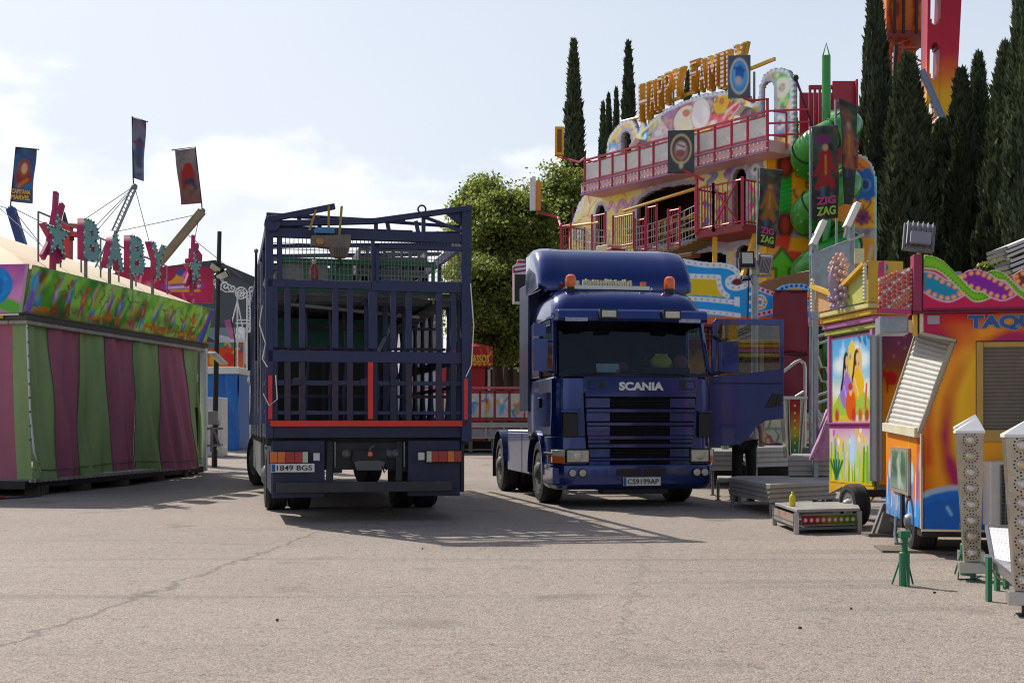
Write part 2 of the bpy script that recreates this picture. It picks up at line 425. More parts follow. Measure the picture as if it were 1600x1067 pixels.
# ================================================================ ground
def groundmat():
    m=bpy.data.materials.new('worn_asphalt'); N,L=nt(m); b=N['Principled BSDF']
    tc=N.new('ShaderNodeTexCoord')
    def noise(sc,det=5,rg=.6):
        n=N.new('ShaderNodeTexNoise'); n.inputs['Scale'].default_value=sc; n.inputs['Detail'].default_value=det; n.inputs['Roughness'].default_value=rg
        L.new(tc.outputs['Object'],n.inputs['Vector']); return n.outputs['Fac']
    def ramp(v,a,b_,c0,c1):
        r=N.new('ShaderNodeValToRGB'); r.color_ramp.elements[0].position=a; r.color_ramp.elements[1].position=b_
        r.color_ramp.elements[0].color=c0+(1,); r.color_ramp.elements[1].color=c1+(1,); L.new(v,r.inputs['Fac']); return r.outputs['Color']
    def mix(f,a,b_,mode='MIX'):
        x=N.new('ShaderNodeMix'); x.data_type='RGBA'; x.blend_type=mode
        if isinstance(f,(int,float)): x.inputs['Factor'].default_value=f
        else: L.new(f,x.inputs['Factor'])
        for s_,k in ((a,'A'),(b_,'B')):
            if isinstance(s_,tuple): x.inputs[k].default_value=s_+(1,)
            else: L.new(s_,x.inputs[k])
        return x.outputs['Result']
    base=ramp(noise(.35,6,.6),.3,.72,(.236,.199,.172),(.310,.264,.231))
    base=mix(ramp(noise(2.2,6,.7),.45,.75,(0,0,0),(.45,.45,.45)),base,(.245,.216,.19))
    vo=N.new('ShaderNodeTexVoronoi'); vo.inputs['Scale'].default_value=95; L.new(tc.outputs['Object'],vo.inputs['Vector'])
    sh=N.new('ShaderNodeSeparateColor'); L.new(vo.outputs['Color'],sh.inputs[0])
    st=ramp(sh.outputs[0],.0,1.0,(.42,.41,.40),(1.52,1.50,1.48))
    base=mix(.8,base,st,'MULTIPLY')
    vo2=N.new('ShaderNodeTexVoronoi'); vo2.inputs['Scale'].default_value=24; L.new(tc.outputs['Object'],vo2.inputs['Vector'])
    sh2=N.new('ShaderNodeSeparateColor'); L.new(vo2.outputs['Color'],sh2.inputs[0])
    base=mix(ramp(sh2.outputs[1],.975,.985,(0,0,0),(.45,.45,.45)),base,(.07,.065,.06))
    base=mix(ramp(noise(11,4,.6),.35,.7,(.0,.0,.0),(.35,.35,.35)),base,(.39,.335,.285))
    # oil stains and tyre streaks
    base=mix(ramp(noise(.9,3,.5),.62,.72,(0,0,0),(.6,.6,.6)),base,(.13,.12,.11))
    mp=N.new('ShaderNodeMapping'); mp.inputs['Scale'].default_value=(.12,1.6,1); mp.inputs['Rotation'].default_value=(0,0,R(12)); L.new(tc.outputs['Object'],mp.inputs['Vector'])
    n5=N.new('ShaderNodeTexNoise'); n5.inputs['Scale'].default_value=1.3; n5.inputs['Detail'].default_value=5; L.new(mp.outputs[0],n5.inputs['Vector'])
    base=mix(ramp(n5.outputs['Fac'],.56,.7,(0,0,0),(.45,.45,.45)),base,(.14,.128,.118))
    # seams / cracks
    nn=noise(3,6,.6); sx=N.new('ShaderNodeSeparateXYZ'); L.new(tc.outputs['Object'],sx.inputs[0])
    def ma(op,a,b_,c=None,cl=False):
        n=N.new('ShaderNodeMath'); n.operation=op; n.use_clamp=cl
        for i,x in enumerate((a,b_,c)):
            if x is None: continue
            if isinstance(x,(int,float)): n.inputs[i].default_value=x
            else: L.new(x,n.inputs[i])
        return n.outputs[0]
    for (p,q,wd,op) in ((G(-40,1024),G(505,829),.05,.62),(G(960,1040),G(1015,850),.03,.35),(G(1290,990),G(1330,885),.02,.3),(G(560,1064),G(905,985),.02,.25)):
        d=(q-p).normalized(); nx,ny=-d.y,d.x; c=-(nx*p.x+ny*p.y)
        dist=ma('ADD',ma('MULTIPLY_ADD',sx.outputs[0],nx,c),ma('MULTIPLY',sx.outputs[1],ny))
        dist=ma('ABSOLUTE',ma('ADD',dist,ma('MULTIPLY',ma('SUBTRACT',nn,.5),.55)),None)
        al=ma('ADD',ma('MULTIPLY',sx.outputs[0],d.x),ma('MULTIPLY_ADD',sx.outputs[1],d.y,-(d.x*p.x+d.y*p.y)))
        inn=ma('MULTIPLY',ma('GREATER_THAN',al,0.0),ma('LESS_THAN',al,(q-p).length))
        k=ma('MULTIPLY',ma('SUBTRACT',1.0,ma('DIVIDE',dist,wd),None,True),inn)
        base=mix(ma('MULTIPLY',k,op),base,(.075,.07,.065))
    L.new(base,b.inputs['Base Color']); b.inputs['Roughness'].default_value=.86; b.inputs['Specular IOR Level'].default_value=.3
    bp=N.new('ShaderNodeBump'); bp.inputs['Strength'].default_value=.8; bp.inputs['Distance'].default_value=.008
    h=ma('ADD',ma('MULTIPLY',vo.outputs['Distance'],-.6),ma('MULTIPLY',noise(35,4,.7),1.0))
    L.new(h,bp.inputs['Height']); L.new(bp.outputs['Normal'],b.inputs['Normal'])
    return m
GM=groundmat()
ys=[-40,0,12,20,25]+list(range(27,42,2))+[50,60,80,120,200,400,900]
xs=[-700,-300,-120,-60,-30,-15,0,15,30,60,120,300,700]
g=MB(); vs=[(x,y,GZ(y)) for y in ys for x in xs]; n=len(xs)
g.add(vs,[(j*n+i,j*n+i+1,(j+1)*n+i+1,(j+1)*n+i) for j in range(len(ys)-1) for i in range(n-1)],GM)
struct(g.build('ground',smooth=0))
# a ramp of road climbing behind the booths
road=mat('road_concrete','#8f8c88',.9,var=.15,scale=.6,bump=.2)
g=MB(); g.sheet(lambda u,v: V((-34+u*26,60+v*48,GZ(60)+.02+v*v*3+v*6.2)),8,16,road)
def rz(v): return GZ(60)+.02+v*v*3+v*6.2
for x in (-34,-8): g.add([(x,60+48*k/16,-.2) for k in range(17)]+[(x,60+48*k/16,rz(k/16)) for k in range(17)],[(k,k+1,18+k,17+k) for k in range(16)],road)
g.add([(-34,108,-.2),(-8,108,-.2),(-8,108,rz(1)),(-34,108,rz(1))],[(0,1,2,3)],road)
struct(g.build('sloping_road'))
g=MB()
for k in range(5): g.box((-33,70+k*8,0),(-8.5,70.14+k*8,.12),mat('road_line','#a9a6a0',.8))
# ================================================================ shared materials
BLK=mat('black_rubber','#1c1c1d',.75,var=.25,bump=.15,scale=8,dirt=.35,dirtcol=(.09,.08,.07))
TRIM=mat('black_plastic','#141416',.5,var=.2)
DARK=mat('dark_chassis','#1b1b1d',.6,var=.3,dirt=.4,dirtcol=(.08,.07,.06))
CHR=mat('brushed_aluminium','#b9b9b6',.35,metal=.9,var=.12,scale=6,dirt=.25,dirtcol=(.22,.2,.18))
ALU=mat('aluminium_plate','#a3a29e',.5,metal=.55,var=.15,scale=3,dirt=.35,dirtcol=(.2,.18,.16),bump=.2,bscale=90)
STEEL=mat('grey_steel','#77797b',.5,metal=.5,var=.2,dirt=.4)
GAL=mat('galvanised_steel','#8d949b',.45,metal=.6,var=.25,scale=5,dirt=.2,dirtcol=(.3,.3,.3))
WHT=mat('white_paint','#d9d8d4',.5,var=.06,dirt=.3,dirtcol=(.35,.32,.28))
CREAM=mat('cream_canvas','#d9c7a8',.8,var=.08,scale=2,bump=.1,bscale=8)
REDP=mat('red_paint','#a3202b',.45,var=.15,dirt=.25)
YELP=mat('yellow_paint','#d9a51f',.45,var=.12,dirt=.25)
GRNP=mat('green_paint','#1d6b46',.5,var=.2,dirt=.3)
MAR=mat('maroon_tarp','#7c1428',.55,var=.2,scale=1.5,bump=.5,bscale=3)
RAL=mat('lorry_blue','#20284f',.5,var=.3,scale=3,dirt=.5,dirtcol=(.035,.03,.035))
RALD=mat('lorry_blue_worn','#1f2440',.6,var=.3,scale=5,dirt=.6,dirtcol=(.05,.04,.035))
SCB=mat('metallic_blue','#182e70',.17,metal=.55,var=.1,scale=1.2,coat=.8,dirt=.10,dirtcol=(.10,.09,.085))
SCG=mat('metallic_blue_dark','#14224e',.3,metal=.5,var=.1,coat=.3)
ORL=mat('orange_lens','#e2600c',.25,var=.1,coat=.6)
REDL=mat('red_lens','#9c0f14',.2,var=.15,coat=.6)
AMB=mat('amber_lens','#d2641a',.2,var=.15,coat=.6)
LENS=mat('clear_lens','#b9b7a6',.12,var=.2,coat=.8,scale=20)
PLATE=mat('number_plate_white','#d6d5cf',.35,var=.05,dirt=.3)
INK=mat('black_ink','#121214',.5)
EUB=mat('plate_blue','#1f4c9c',.4)
REDF=mat('signal_red','#d8301f',.5,var=.12,dirt=.3)
GLS=glassmat('cab_glass',(.55,.62,.64),base=.02,gl=.7)
SMK=mat('dark_glass','#0d1216',.06,var=.1,coat=1)
def wheel(name,parent,c,axis,r,w,world=False,dual=False,rimcol=STEEL,frame=None):
    """tyre with a child rim; c is the centre of the outer side, axis points outward"""
    c=V(c); ax=V(axis).normalized(); t=MB()
    prof=[(r*.60,0),(r*.72,.03),(r*.93,.02),(r,-.03)]
    for k in range(1,5): 
        z=-.03-(w-.06)*k/5; prof+=[(r,z+.012),(r*.985,z+.008),(r*.985,z-.008),(r,z-.012)]
    prof+=[(r,-w+.03),(r*.93,-w),(r*.6,-w)]
    t.lathe(prof,c,BLK,ax,36)
    if dual: t.lathe([(a,b-w-.06) for a,b in prof],c,BLK,ax,36)
    ty=t.build(name,parent,world)
    q=MB(); q.lathe([(r*.6,.01),(r*.55,.0),(r*.52,-.06),(r*.3,-.04),(r*.28,.03),(r*.18,.07),(r*.02,.08)],c,rimcol,ax,28)
    a=ax.cross(V((0,0,1))).normalized(); b=ax.cross(a)
    for k in range(10):
        p=c+(a*math.cos(k*.628)+b*math.sin(k*.628))*r*.37
        q.tube([p-ax*.05,p+ax*.02],.02,rimcol,6)
    q.build('rim',ty,world)
    return ty
def plate(parent,txt,o,ux,w=.52,h=.11,euro=True):
    q=MB(); q.prism([(0,0),(w,0),(w,h),(0,h)],o,ux,(0,0,1),.012,PLATE,TRIM)
    nn=V(ux).normalized().cross(V((0,0,1)))
    if euro: q.prism([(.006,.006),(.052,.006),(.052,h-.006),(.006,h-.006)],V(o)+nn*.003,ux,(0,0,1),.002,EUB)
    p=q.build('number_plate',parent)
    text('lettering',txt,INK,V(o)+V(ux).normalized()*(.07)+V((0,0,h*.19))+nn*.004,ux,(0,0,1),h*.62,p,width=w-.1,bold=.012)
    return p
# ================================================================ cage lorry (seen from behind)
yaw=R(13.2); LO=(-1.79,15.48)
T=thing('cage_lorry','dark blue lorry with a tall barred cage body seen from its rear','lorry',(LO[0],LO[1],0),yaw)
SCL=122.6
def lx(px): return (px-578)/SCL
def lz(py): return CH+(HY-py)/SCL
LEN=9.6; XL,XR=-1.30,1.29; RALB=mat('lorry_brown_worn','#33283a',.6,var=.3,scale=6,dirt=.6,dirtcol=(.06,.04,.03))
zb=lz(684); zf=lz(662)
q=MB(); q.box((XL,0.0,zb),(XR,LEN,zf),RALD)
for k in range(14): q.bar((XL,.25+k*.7,zb-.05),(XR,.25+k*.7,zb-.05),.08,.1,DARK)
q.box((-.5,.1,.62),(-.36,11.5,.98),DARK); q.box((.36,.1,.62),(.5,11.5,.98),DARK)
q.build('bed',T,bevel=.008)
# --- rear gate posts and rails
q=MB()
post=[-1.21,-1.05,-.87,-.455,-.27,.02,.28,.48,.87,1.06,1.25]
for x in post:
    wd=.075 if x not in (.02,) else .11
    q.box((x-wd/2,-.02,lz(545)),(x+wd/2,.04,lz(452)),RAL)
    q.box((x-wd/2,-.02,zf),(x+wd/2,.04,lz(566)),RALD if x in (-1.21,.02,.28,1.06) else RALB)
q.box((XL,-.03,lz(567)),(XR,.05,lz(549)),RAL)
q.box((XL,-.03,lz(453)),(-.0,.05,lz(441)),RAL); q.box((.0,-.035,lz(455)),(XR,.05,lz(438)),RAL)
q.box((XL,-.005,lz(602)),(XR,.025,lz(595)),RAL); q.box((XL,-.006,lz(648)),(XR,.024,lz(642)),RAL)
q.box((-.02,-.045,lz(642)),(.0,-.03,lz(565)),RAL)
for x in (-.9,.33,-.05): q.box((x-.09,-.05,lz(603)),(x+.02,-.02,lz(592)),RALD)
q.build('rear_gate',T,bevel=.006)
q=MB(); q.box((lx(423),-.06,lz(666)),(lx(729),-.031,lz(657)),REDF); q.box((lx(572),-.06,lz(655)),(lx(580),-.031,lz(566)),REDF)
q.box((lx(420),-.062,lz(655)),(lx(426),-.031,lz(588)),REDF); q.box((lx(724),-.062,lz(655)),(lx(730),-.031,lz(590)),REDF)
q.build('red_gate_edging',T,bevel=.004)
# --- upper rear frame
q=MB()
q.box((XL-.02,-.04,lz(376)),(XR,.07,lz(362)),RAL)
q.box((lx(434),-.02,lz(441)),(lx(441),.05,lz(374)),RAL); q.box((lx(580)-.02,-.03,lz(441)),(lx(583),.05,lz(374)),RAL)
q.box((lx(584),-.05,lz(441)),(lx(590),.0,lz(382)),RAL); q.box((lx(584),-.05,lz(389)),(lx(733),.0,lz(382)),RAL); q.box((lx(727),-.05,lz(441)),(lx(733),.0,lz(382)),RAL)
q.box((XR-.13,-.06,lz(690)),(XR,.07,lz(318)),RAL); q.box((XL-.02,-.03,lz(684)),(XL+.07,.07,lz(345)),RAL)
q.bar((lx(424),-.05,lz(357)),(lx(582),-.05,lz(347)),.07,.09,RAL,(0,1,0)); q.bar((lx(582),-.05,lz(347)),(lx(736),-.05,lz(320)),.07,.085,RAL,(0,1,0))
q.bar((lx(424),-.12,lz(351)),(lx(520),-.12,lz(328)),.07,.075,RAL,(0,1,0))
q.bar((lx(418),.2,lz(338)),(lx(583),.2,lz(341)),.05,.05,RAL,(0,1,0)); q.bar((lx(583),.2,lz(341)),(lx(730),.2,lz(346)),.04,.04,RAL,(0,1,0))
q.bar((lx(522),.5,lz(336)),(lx(640),.5,lz(334)),.03,.03,RAL,(0,1,0))
q.bar((lx(655),-.03,lz(335)),(lx(732),-.03,lz(361)),.04,.04,RAL,(0,1,0))
for x,y0,y1 in ((585,345,363),(660,333,363)): q.box((lx(x-3),-.03,lz(y1)),(lx(x+3),.02,lz(y0)),RAL)
for x in (470,499,606,652): q.bar((lx(x-4),.0,lz(343)),(lx(x),.0,lz(363)),.05,.04,RAL,(0,1,0))
q.box((lx(436),.05,lz(363)),(lx(644),.09,lz(357)),RAL)
q.prism([(0,0),(.24,0),(.24,-.18)],(XR-.37,-.02,lz(326)),(1,0,0),(0,0,1),.05,RAL)
q.lathe([(.10,-.09),(.10,.09)],(lx(426),-.03,lz(357)),RAL,(0,1,0),16)
t=[]
for k in range(17): t.append((lx(657)+.05*math.cos(k*math.pi/8),-.03,lz(325)+.05*math.sin(k*math.pi/8)))
q.tube(t,.013,RAL,8,False)
q.build('top_truss',T,bevel=.005)
q=MB(); wire=mat('wire_mesh','#77797a',.5,metal=.6)
for x0,x1,dx in ((lx(417),lx(580),.052),(lx(590),lx(728),.043)):
    x=x0+.03
    while x<x1: q.tube([(x,.0,lz(441)),(x,.0,lz(374))],.0042,wire,4,False); x+=dx
    z=lz(440)
    while z<lz(376): q.tube([(x0,.004,z),(x1,.004,z)],.0042,wire,4,False); z+=.075
q.build('wire_grid',T)
# --- sides
for sx,xx in ((-1,XL),(1,XR)):
    q=MB(); n=(22 if sx<0 else 12)
    for k in range(1,n):
        y=k*LEN/n; x=xx
        q.tube([(x,y,zf),(x,y,zf+.35),(x,y,zf+.8),(x,y,lz(552))],[.075,.045,.035,.06],RAL,6)
        q.tube([(x,y,lz(550)),(x,y,2.35),(x,y,2.7),(x,y,lz(445))],[.06,.04,.03,.065],RAL,6)
        if k%3==0: q.box((x-.025,y-.04,lz(445)),(x+.025,y+.04,lz(362)),RAL)
    for z,hh in ((lz(445),.13),(lz(555),.12),(lz(366),.12),(1.75,.05),(1.4,.04)):
        q.box((xx-.03,.07,z-hh/2),(xx+.03,LEN,z+hh/2),RAL)
    q.build('side_cage',T,bevel=.004)
q=MB()
for x in (-1.36,-1.36): q.tube([(x,3.3,2.2),(x,3.3,3.85)],.022,RAL,6)
q.sphere((-1.36,3.3,3.86),.035,STEEL)
for y in (1.2,2.6,4.4): q.tube([(-1.345,y,zb),(-1.345,y,3.3+.1*y)],.016,STEEL,6)
q.build('side_rod',T)
# --- decks
q=MB(); dz=lz(452)-.02
q.box((XL+.03,2.4,dz),(XR-.03,7.2,dz+.03),mat('deck_sheet','#2a2a2c',.6,metal=.3,var=.25,dirt=.4))
for k in range(4,7): q.box((XL+.03,.1+k*.33,dz),(XR-.03,.27+k*.33,dz+.03),mat('deck_sheet','#2a2a2c'))
for k in range(7): q.box((XL+.03,7.25+k*.33,dz),(XR-.03,7.42+k*.33,dz+.03),mat('deck_sheet','#2a2a2c'))
for k in list(range(0,3,2))+list(range(3,26)): q.box((XL+.03,.2+k*.36,dz-.06),(XR-.03,.26+k*.36,dz),mat('deck_joist','#58585a',.5,metal=.5,var=.2,dirt=.4))
for x in (-.9,0,.9): q.box((x-.03,.1,dz-.11),(x+.03,LEN,dz-.06),DARK)
q.build('upper_deck',T)
q=MB()
for k in range(10): q.bar((XL,.4+k*1.0,lz(366)),(XR,.4+k*1.0,lz(352)),.05,.05,RAL)
q.build('roof_bow',T)
# --- inner uprights
q=MB()
for x,y in ((-.02,.35),(.12,.6),(.3,1.0),(.62,1.4)): q.tube([(x,y,zf),(x+.02,y,1.7),(x,y,2.1),(x,y,2.85)],[.03,.05,.03,.04],RAL,6)
q.build('inner_post',T)
q=MB()
for x,y in ((-1.0,1.2),(-.7,1.9),(-.4,1.5),(-.15,2.1),(.45,2.0),(.8,2.4)): q.tube([(x,y,zf),(x,y,1.75),(x+.03,y,2.1),(x,y,2.85)],[.02,.03,.022,.03],RAL,6)
for z,y in ((1.62,1.2),(2.3,1.6),(2.62,2.0)): q.bar((XL+.05,y,z),(XR-.05,y,z),.04,.04,RALB)
q.bar((-1.0,.6,2.8),(.9,1.9,2.78),.04,.04,mat('pale_tube','#8d8c8a',.5,metal=.4)); q.bar((.1,.5,2.1),(.55,1.6,2.8),.035,.035,mat('pale_tube','#8d8c8a'))
q.build('inner_rail',T)
# --- rear lower bodywork
q=MB()
q.box((lx(426),.02,lz(776)),(lx(506),.08,lz(688)),RALD); q.box((lx(636),.02,lz(776)),(lx(719),.08,lz(688)),RALD)
q.box((XL+.05,.08,.36),(XL+.1,1.8,1.0),RALD); q.box((XR-.12,.08,.36),(XR-.07,1.8,1.0),RALD)
q.box((XL+.02,3.9,.42),(XL+.07,9.0,.98),mat('alu_side_panel','#8b8c8c',.5,metal=.4,dirt=.4)); q.box((XR-.12,3.9,.42),(XR-.07,9.0,.98),RALD)
q.build('rear_skirt',T,bevel=.008)
q=MB(); q.box((lx(432),-.06,lz(768)),(lx(705),.018,lz(752)),mat('bumper_grey','#36363a',.7,var=.2,dirt=.5))
for x in (516,624): q.bar((lx(x-3),.0,lz(753)),(lx(x),.12,lz(690)),.08,.1,DARK); q.bar((lx(x+6),.02,lz(690)),(lx(x+6),.02,lz(730)),.02,.02,STEEL)
q.build('rear_bumper',T,bevel=.008)
q=MB(); cg=mat('coupling_grey','#57585a',.5,metal=.4,var=.25,dirt=.4)
q.prism([(-.22,-.02),(-.17,-.13),(.17,-.13),(.22,-.02),(.2,.1),(-.2,.1)],(lx(575),.02,lz(716)),(1,0,0),(0,0,1),.25,DARK)
q.prism([(-.2,0),(-.16,-.1),(.16,-.1),(.2,0),(.14,.02),(-.14,.02)],(lx(575),-.02,lz(722)),(1,0,0),(0,0,1),.06,cg)
q.box((lx(508),.09,.66),(lx(634),.3,1.0),DARK)
for x in (540,606,617):
    q.lathe([(.05,-.02),(.06,.01),(.03,.03)],(lx(x),.06,lz(709)),cg,(0,-1,0),14)
q.tube([(lx(600),.0,lz(715)),(lx(604),-.03,lz(730)),(lx(598),-.03,lz(738)),(lx(592),0,lz(722))],.012,BLK,6)
q.tube([(lx(572),-.03,lz(712)),(lx(576),-.05,lz(700)),(lx(582),-.02,lz(696))],.014,cg,6)
q.lathe([(.03,0),(.03,.04)],(lx(575),-.05,lz(709)),AMB,(0,-1,0),12)
q.build('tow_coupling',T)
for x0,x1,seg in ((422,480,(AMB,AMB,REDL,REDL,LENS)),(664,720,(LENS,REDL,REDL,AMB,REDL))):
    q=MB(); n=5; z0,z1=lz(722),lz(705)
    q.box((lx(x0)-.01,-.03,z0-.01),(lx(x1)+.01,.018,z1+.01),TRIM)
    ws=(.2,.2,.25,.2,.15); a=0
    for s_,ww in zip(seg,ws if x0<500 else ws[::-1]):
        q.box((lx(x0)+a*(lx(x1)-lx(x0))+.002,-.055,z0),(lx(x0)+(a+ww)*(lx(x1)-lx(x0))-.002,-.029,z1),s_); a+=ww
    q.build('tail_light',T,bevel=.004)
for x in (493,656):
    q=MB(); q.box((lx(x)-.04,-.05,lz(719)),(lx(x)+.04,.0,lz(707)),mat('lamp_grey','#c9cac8',.3)); q.build('reversing_lamp',T,bevel=.006)
plate(T,'1849 BGS',(lx(424),-.06,lz(736)),(1,0,0),.535,.105)
q=MB()
for sg in (-1,1):
    prof=[]
    for k in range(13):
        a=math.pi*(k/12); prof.append((math.cos(a)*.6,math.sin(a)*.6))
    for k in range(12):
        (y0,z0),(y1,z1)=prof[k],prof[k+1]
        q.bar((sg*.92,2.65+y0,.5+z0),(sg*.92,2.65+y1,.5+z1),.62,.03,TRIM,(1,0,0))
q.build('mudguard',T)
for sg in (-1,1):
    wheel('wheel',T,(sg*1.23,2.65,.5),(sg,0,0),.5,.28,dual=True)
    a=R(14); wheel('wheel',T,(sg*1.22-(.03 if sg<0 else 0),10.1,.52),(sg*math.cos(a),sg*math.sin(a),0) if sg<0 else (math.cos(a),math.sin(a),0),.53,.3)
# --- cab (far end)
q=MB(); q.box((-1.1,9.75,.6),(1.1,11.9,2.75),SCG); q.box((-1.05,9.74,1.9),(1.0,9.752,2.5),SMK); q.build('cab',T,bevel=.08)
for sg in (-1,1):
    q=MB(); z=1.22+(665-553)/1900*27
    x=sg*1.25
    q.box((x-.11,10.9,z-.42),(x+.11,11.02,z+.38),TRIM)
    q.tube([(sg*1.0,10.96,z+.3),(x,10.96,z+.46)],.02,TRIM); q.tube([(sg*1.0,10.96,z-.5),(x,10.96,z-.62),(x,10.96,z-.4)],.02,TRIM)
    q.lathe([(.13,0),(.13,.04),(.05,.06)],(x,10.9,z-.62),CHR,(0,-1,0),14)
    q.build('mirror',T,bevel=.02)
# cables dangling on the cage
for pts in ([(XL-.05,.3,2.75),(XL-.09,.2,2.5),(XL-.02,.0,2.25),(XL-.06,-.03,2.05),(XL-.0,-.06,1.95)],[(XL+.1,-.06,1.85),(XL+.12,-.07,1.55),(XL+.02,-.07,1.47),(XL-.05,-.04,1.62)],[(XR-.02,-.08,lz(440)),(XR+.02,-.09,2.5),(XR-.01,-.09,2.0),(XR-.08,-.08,1.85)]):
    q=MB(); q.tube(pts,.008,WHT,6); q.build('cable',T)
ML=Matrix.Translation(V((LO[0],LO[1],0)))@Matrix.Rotation(yaw,4,'Z')
def LP(x,y,z): return tuple(ML@V((x,y,z)))
# --- loads
c=LP(-.33,2.3,zf+.005); t=thing('machinery_box','tall green topped black cabinet standing inside the lower cage of the lorry','cabinet',c,yaw)
q=MB(); q.box((-.85,0,0),(.87,3.6,1.1),mat('black_sheet','#0c0d10',.6,var=.2)); q.build('body',t,bevel=.01)
q=MB(); q.box((-.86,-.02,1.104),(.88,3.62,1.52),mat('deep_green_sheet','#0c4a3a',.6,var=.2,dirt=.2)); q.build('top_panel',t,bevel=.01)
q=MB()
for x in (-.8,-.1,.8): q.box((x-.03,-.03,.0),(x+.03,-.003,1.1),DARK)
q.box((-.8,-.04,.55),(.8,-.03,.57),STEEL); q.build('door_strip',t)
dzt=dz+.032
c=LP(-.1,.75,dzt); t=thing('green_barrier','green tubular barrier lying along the upper deck of the cage lorry','barrier',c,yaw)
q=MB()
for z in (.06,.42): q.bar((-1.05,0,z),(1.05,0,z),.07,.07,GRNP)
for k in range(7): q.bar((-1.02+k*.34,0,.06),(-1.02+k*.34,0,.42),.04,.04,GRNP)
q.build('frame',t,bevel=.005)
q=MB(); q.box((-.3,.02,.1),(-.05,.04,.4),GRNP); q.box((-1.0,.02,.1),(-.4,.03,.38),mat('pale_panel','#8d9089',.6,dirt=.4)); q.build('panel',t)
# stacked grey trays
TG=mat('tray_grey','#6d6c6a',.6,metal=.2,var=.3,dirt=.5)
def tray():
    t=thing('metal_tray','','tray',(0,0,0),yaw,'grey slotted trays stacked on the upper deck')
    q=MB(); W,D,H=.95,1.1,.17
    q.box((-W/2,-D/2,0),(W/2,D/2,.015),TG); 
    for y in (-D/2,D/2-.02): 
        q.box((-W/2,y,.015),(W/2,y+.02,.05),TG); q.box((-W/2,y,.12),(W/2,y+.02,H),TG)
        for k in range(9): x=-W/2+k*W/8; q.box((max(-W/2,x-.02),y,.05),(min(W/2,x+.02),y+.02,.12),TG)
    for x in (-W/2,W/2-.02): q.box((x,-D/2+.021,.015),(x+.02,D/2-.021,H-.01),TG)
    q.build('tray_body',t)
    q=MB(); q.box((-.08,-D/2-.015,.06),(.08,-D/2-.001,.11),STEEL); q.build('handle',t)
    return t
tr=tray(); first=True
for xi,x in enumerate((-.72,.42)):
    for k in range(4 if xi else 3):
        lab=('lowest','second','third','topmost')[k if xi else (0,1,3)[k]]+' grey slotted tray in the '+('right' if xi else 'left')+' stack on the lorry upper deck'
        loc=LP(x+(.03 if k%2 else -.02),1.75,dzt+k*.175)
        if first: tr.location=loc; tr.rotation_euler=(0,0,yaw); tr['label']=lab; first=False
        else: dup(tr,loc,yaw+R((-2,1,2,-1)[k]),lab)
def panel_():
    t=thing('staging_deck','','staging',(0,0,0),yaw,'long ride panels stacked on the upper deck')
    q=MB(); q.box((-1.12,0,0),(1.12,3.4,.035),mat('panel_grey','#6f6d6a',.6,metal=.2,var=.3,dirt=.5)); q.build('panel_sheet',t)
    q=MB(); 
    for x in (-1.12,-.4,.35,1.06): q.box((x,-.02,-.03),(x+.06,3.42,-.001),RALD)
    q.box((-1.12,-.025,.0),(1.12,-.002,.04),mat('panel_edge','#8f8d88',.5,metal=.3,var=.3,dirt=.5)); q.build('panel_rib',t); return t
pz=panel_(); gr=random.Random(6)
for k in range(5):
    loc=LP(gr.uniform(-.04,.04),2.42+gr.uniform(-.05,.12),dzt+.035+k*.075); lab=('lowest','second lowest','middle','second highest','uppermost')[k]+' long grey ride panel in the stack behind the trays'
    if k==0: pz.location=loc; pz['label']=lab
    else: dup(pz,loc,yaw+R(gr.uniform(-.6,.6)),lab)
# hoist motor hanging at the tail
c=LP(lx(513),-.22,lz(409)); t=thing('hoist_motor','rusty grey hoist motor hanging by yellow straps from the lorry truss','hoist motor',c,yaw)
RUST=mat('rusty_casting','#6f665c',.7,metal=.2,var=.3,scale=9,dirt=.7,dirtcol=(.16,.09,.05))
q=MB(); q.prism([(-.24,.14),(.24,.16),(.24,.06),(.2,-.1),(.12,-.12),(.02,-.1),(-.02,.0),(-.24,.02)],(0,-.1,.12),(1,0,0),(0,0,1),.22,RUST)
q.lathe([(.055,0),(.05,.02),(.02,.03)],(-.14,-.1,.19),mat('dull_brass','#9c7b52',.5,metal=.5),(0,-1,0),16)
for k in range(9): q.box((.02+k*.02,-.118,.0),(.03+k*.02,-.1,.12),RUST)
q.tube([(.1,-.05,.02),(.12,-.05,-.08),(.06,-.06,-.14),(.14,-.05,-.06)],.014,BLK,6)
q.build('casing',t,bevel=.008)
q=MB(); q.box((-.2,-.1,.29),(.04,.06,.36),mat('faded_blue','#3c78a8',.6,dirt=.4)); q.build('blue_cap',t,bevel=.008)
st=mat('yellow_strap','#9a7b2c',.8)
q=MB(); q.bar((-.27,-.11,.32),(-.18,.05,.60),.03,.006,st); q.bar((-.03,-.02,.3),(-.02,.06,.66),.03,.006,st); q.bar((.1,-.06,.28),(.14,.06,.66),.03,.006,st); q.build('strap',t)
c=LP(lx(490),-.04,lz(439)); t=thing('fire_extinguisher','small red extinguisher hanging behind the upper left wire grid','extinguisher',c,yaw)
q=MB(); q.lathe([(.0,0),(.05,.01),(.055,.04),(.055,.15),(.03,.19),(.02,.2)],(0,.1,0),mat('extinguisher_red','#8e1b1b',.4),n=14); q.build('cylinder',t)
q=MB(); q.lathe([(.02,.2),(.03,.21),(.03,.25),(.01,.26)],(0,.1,0),WHT,n=10); q.bar((0,.1,.24),(0,.04,.27),.02,.012,INK); q.tube([(0,.1,.26),(.0,.1,.7)],.004,INK,5); q.build('valve',t)
c=LP(lx(690),.3,dzt); q=MB(); g2=random.Random(4)
q.sheet(lambda u,v: V((-.22+u*.5,-.15+v*.3,.03+.09*math.sin(u*3.1)*math.sin(v*3.1)+.03*g2.random())),10,6,mat('lime_net','#5fc24a',.7))
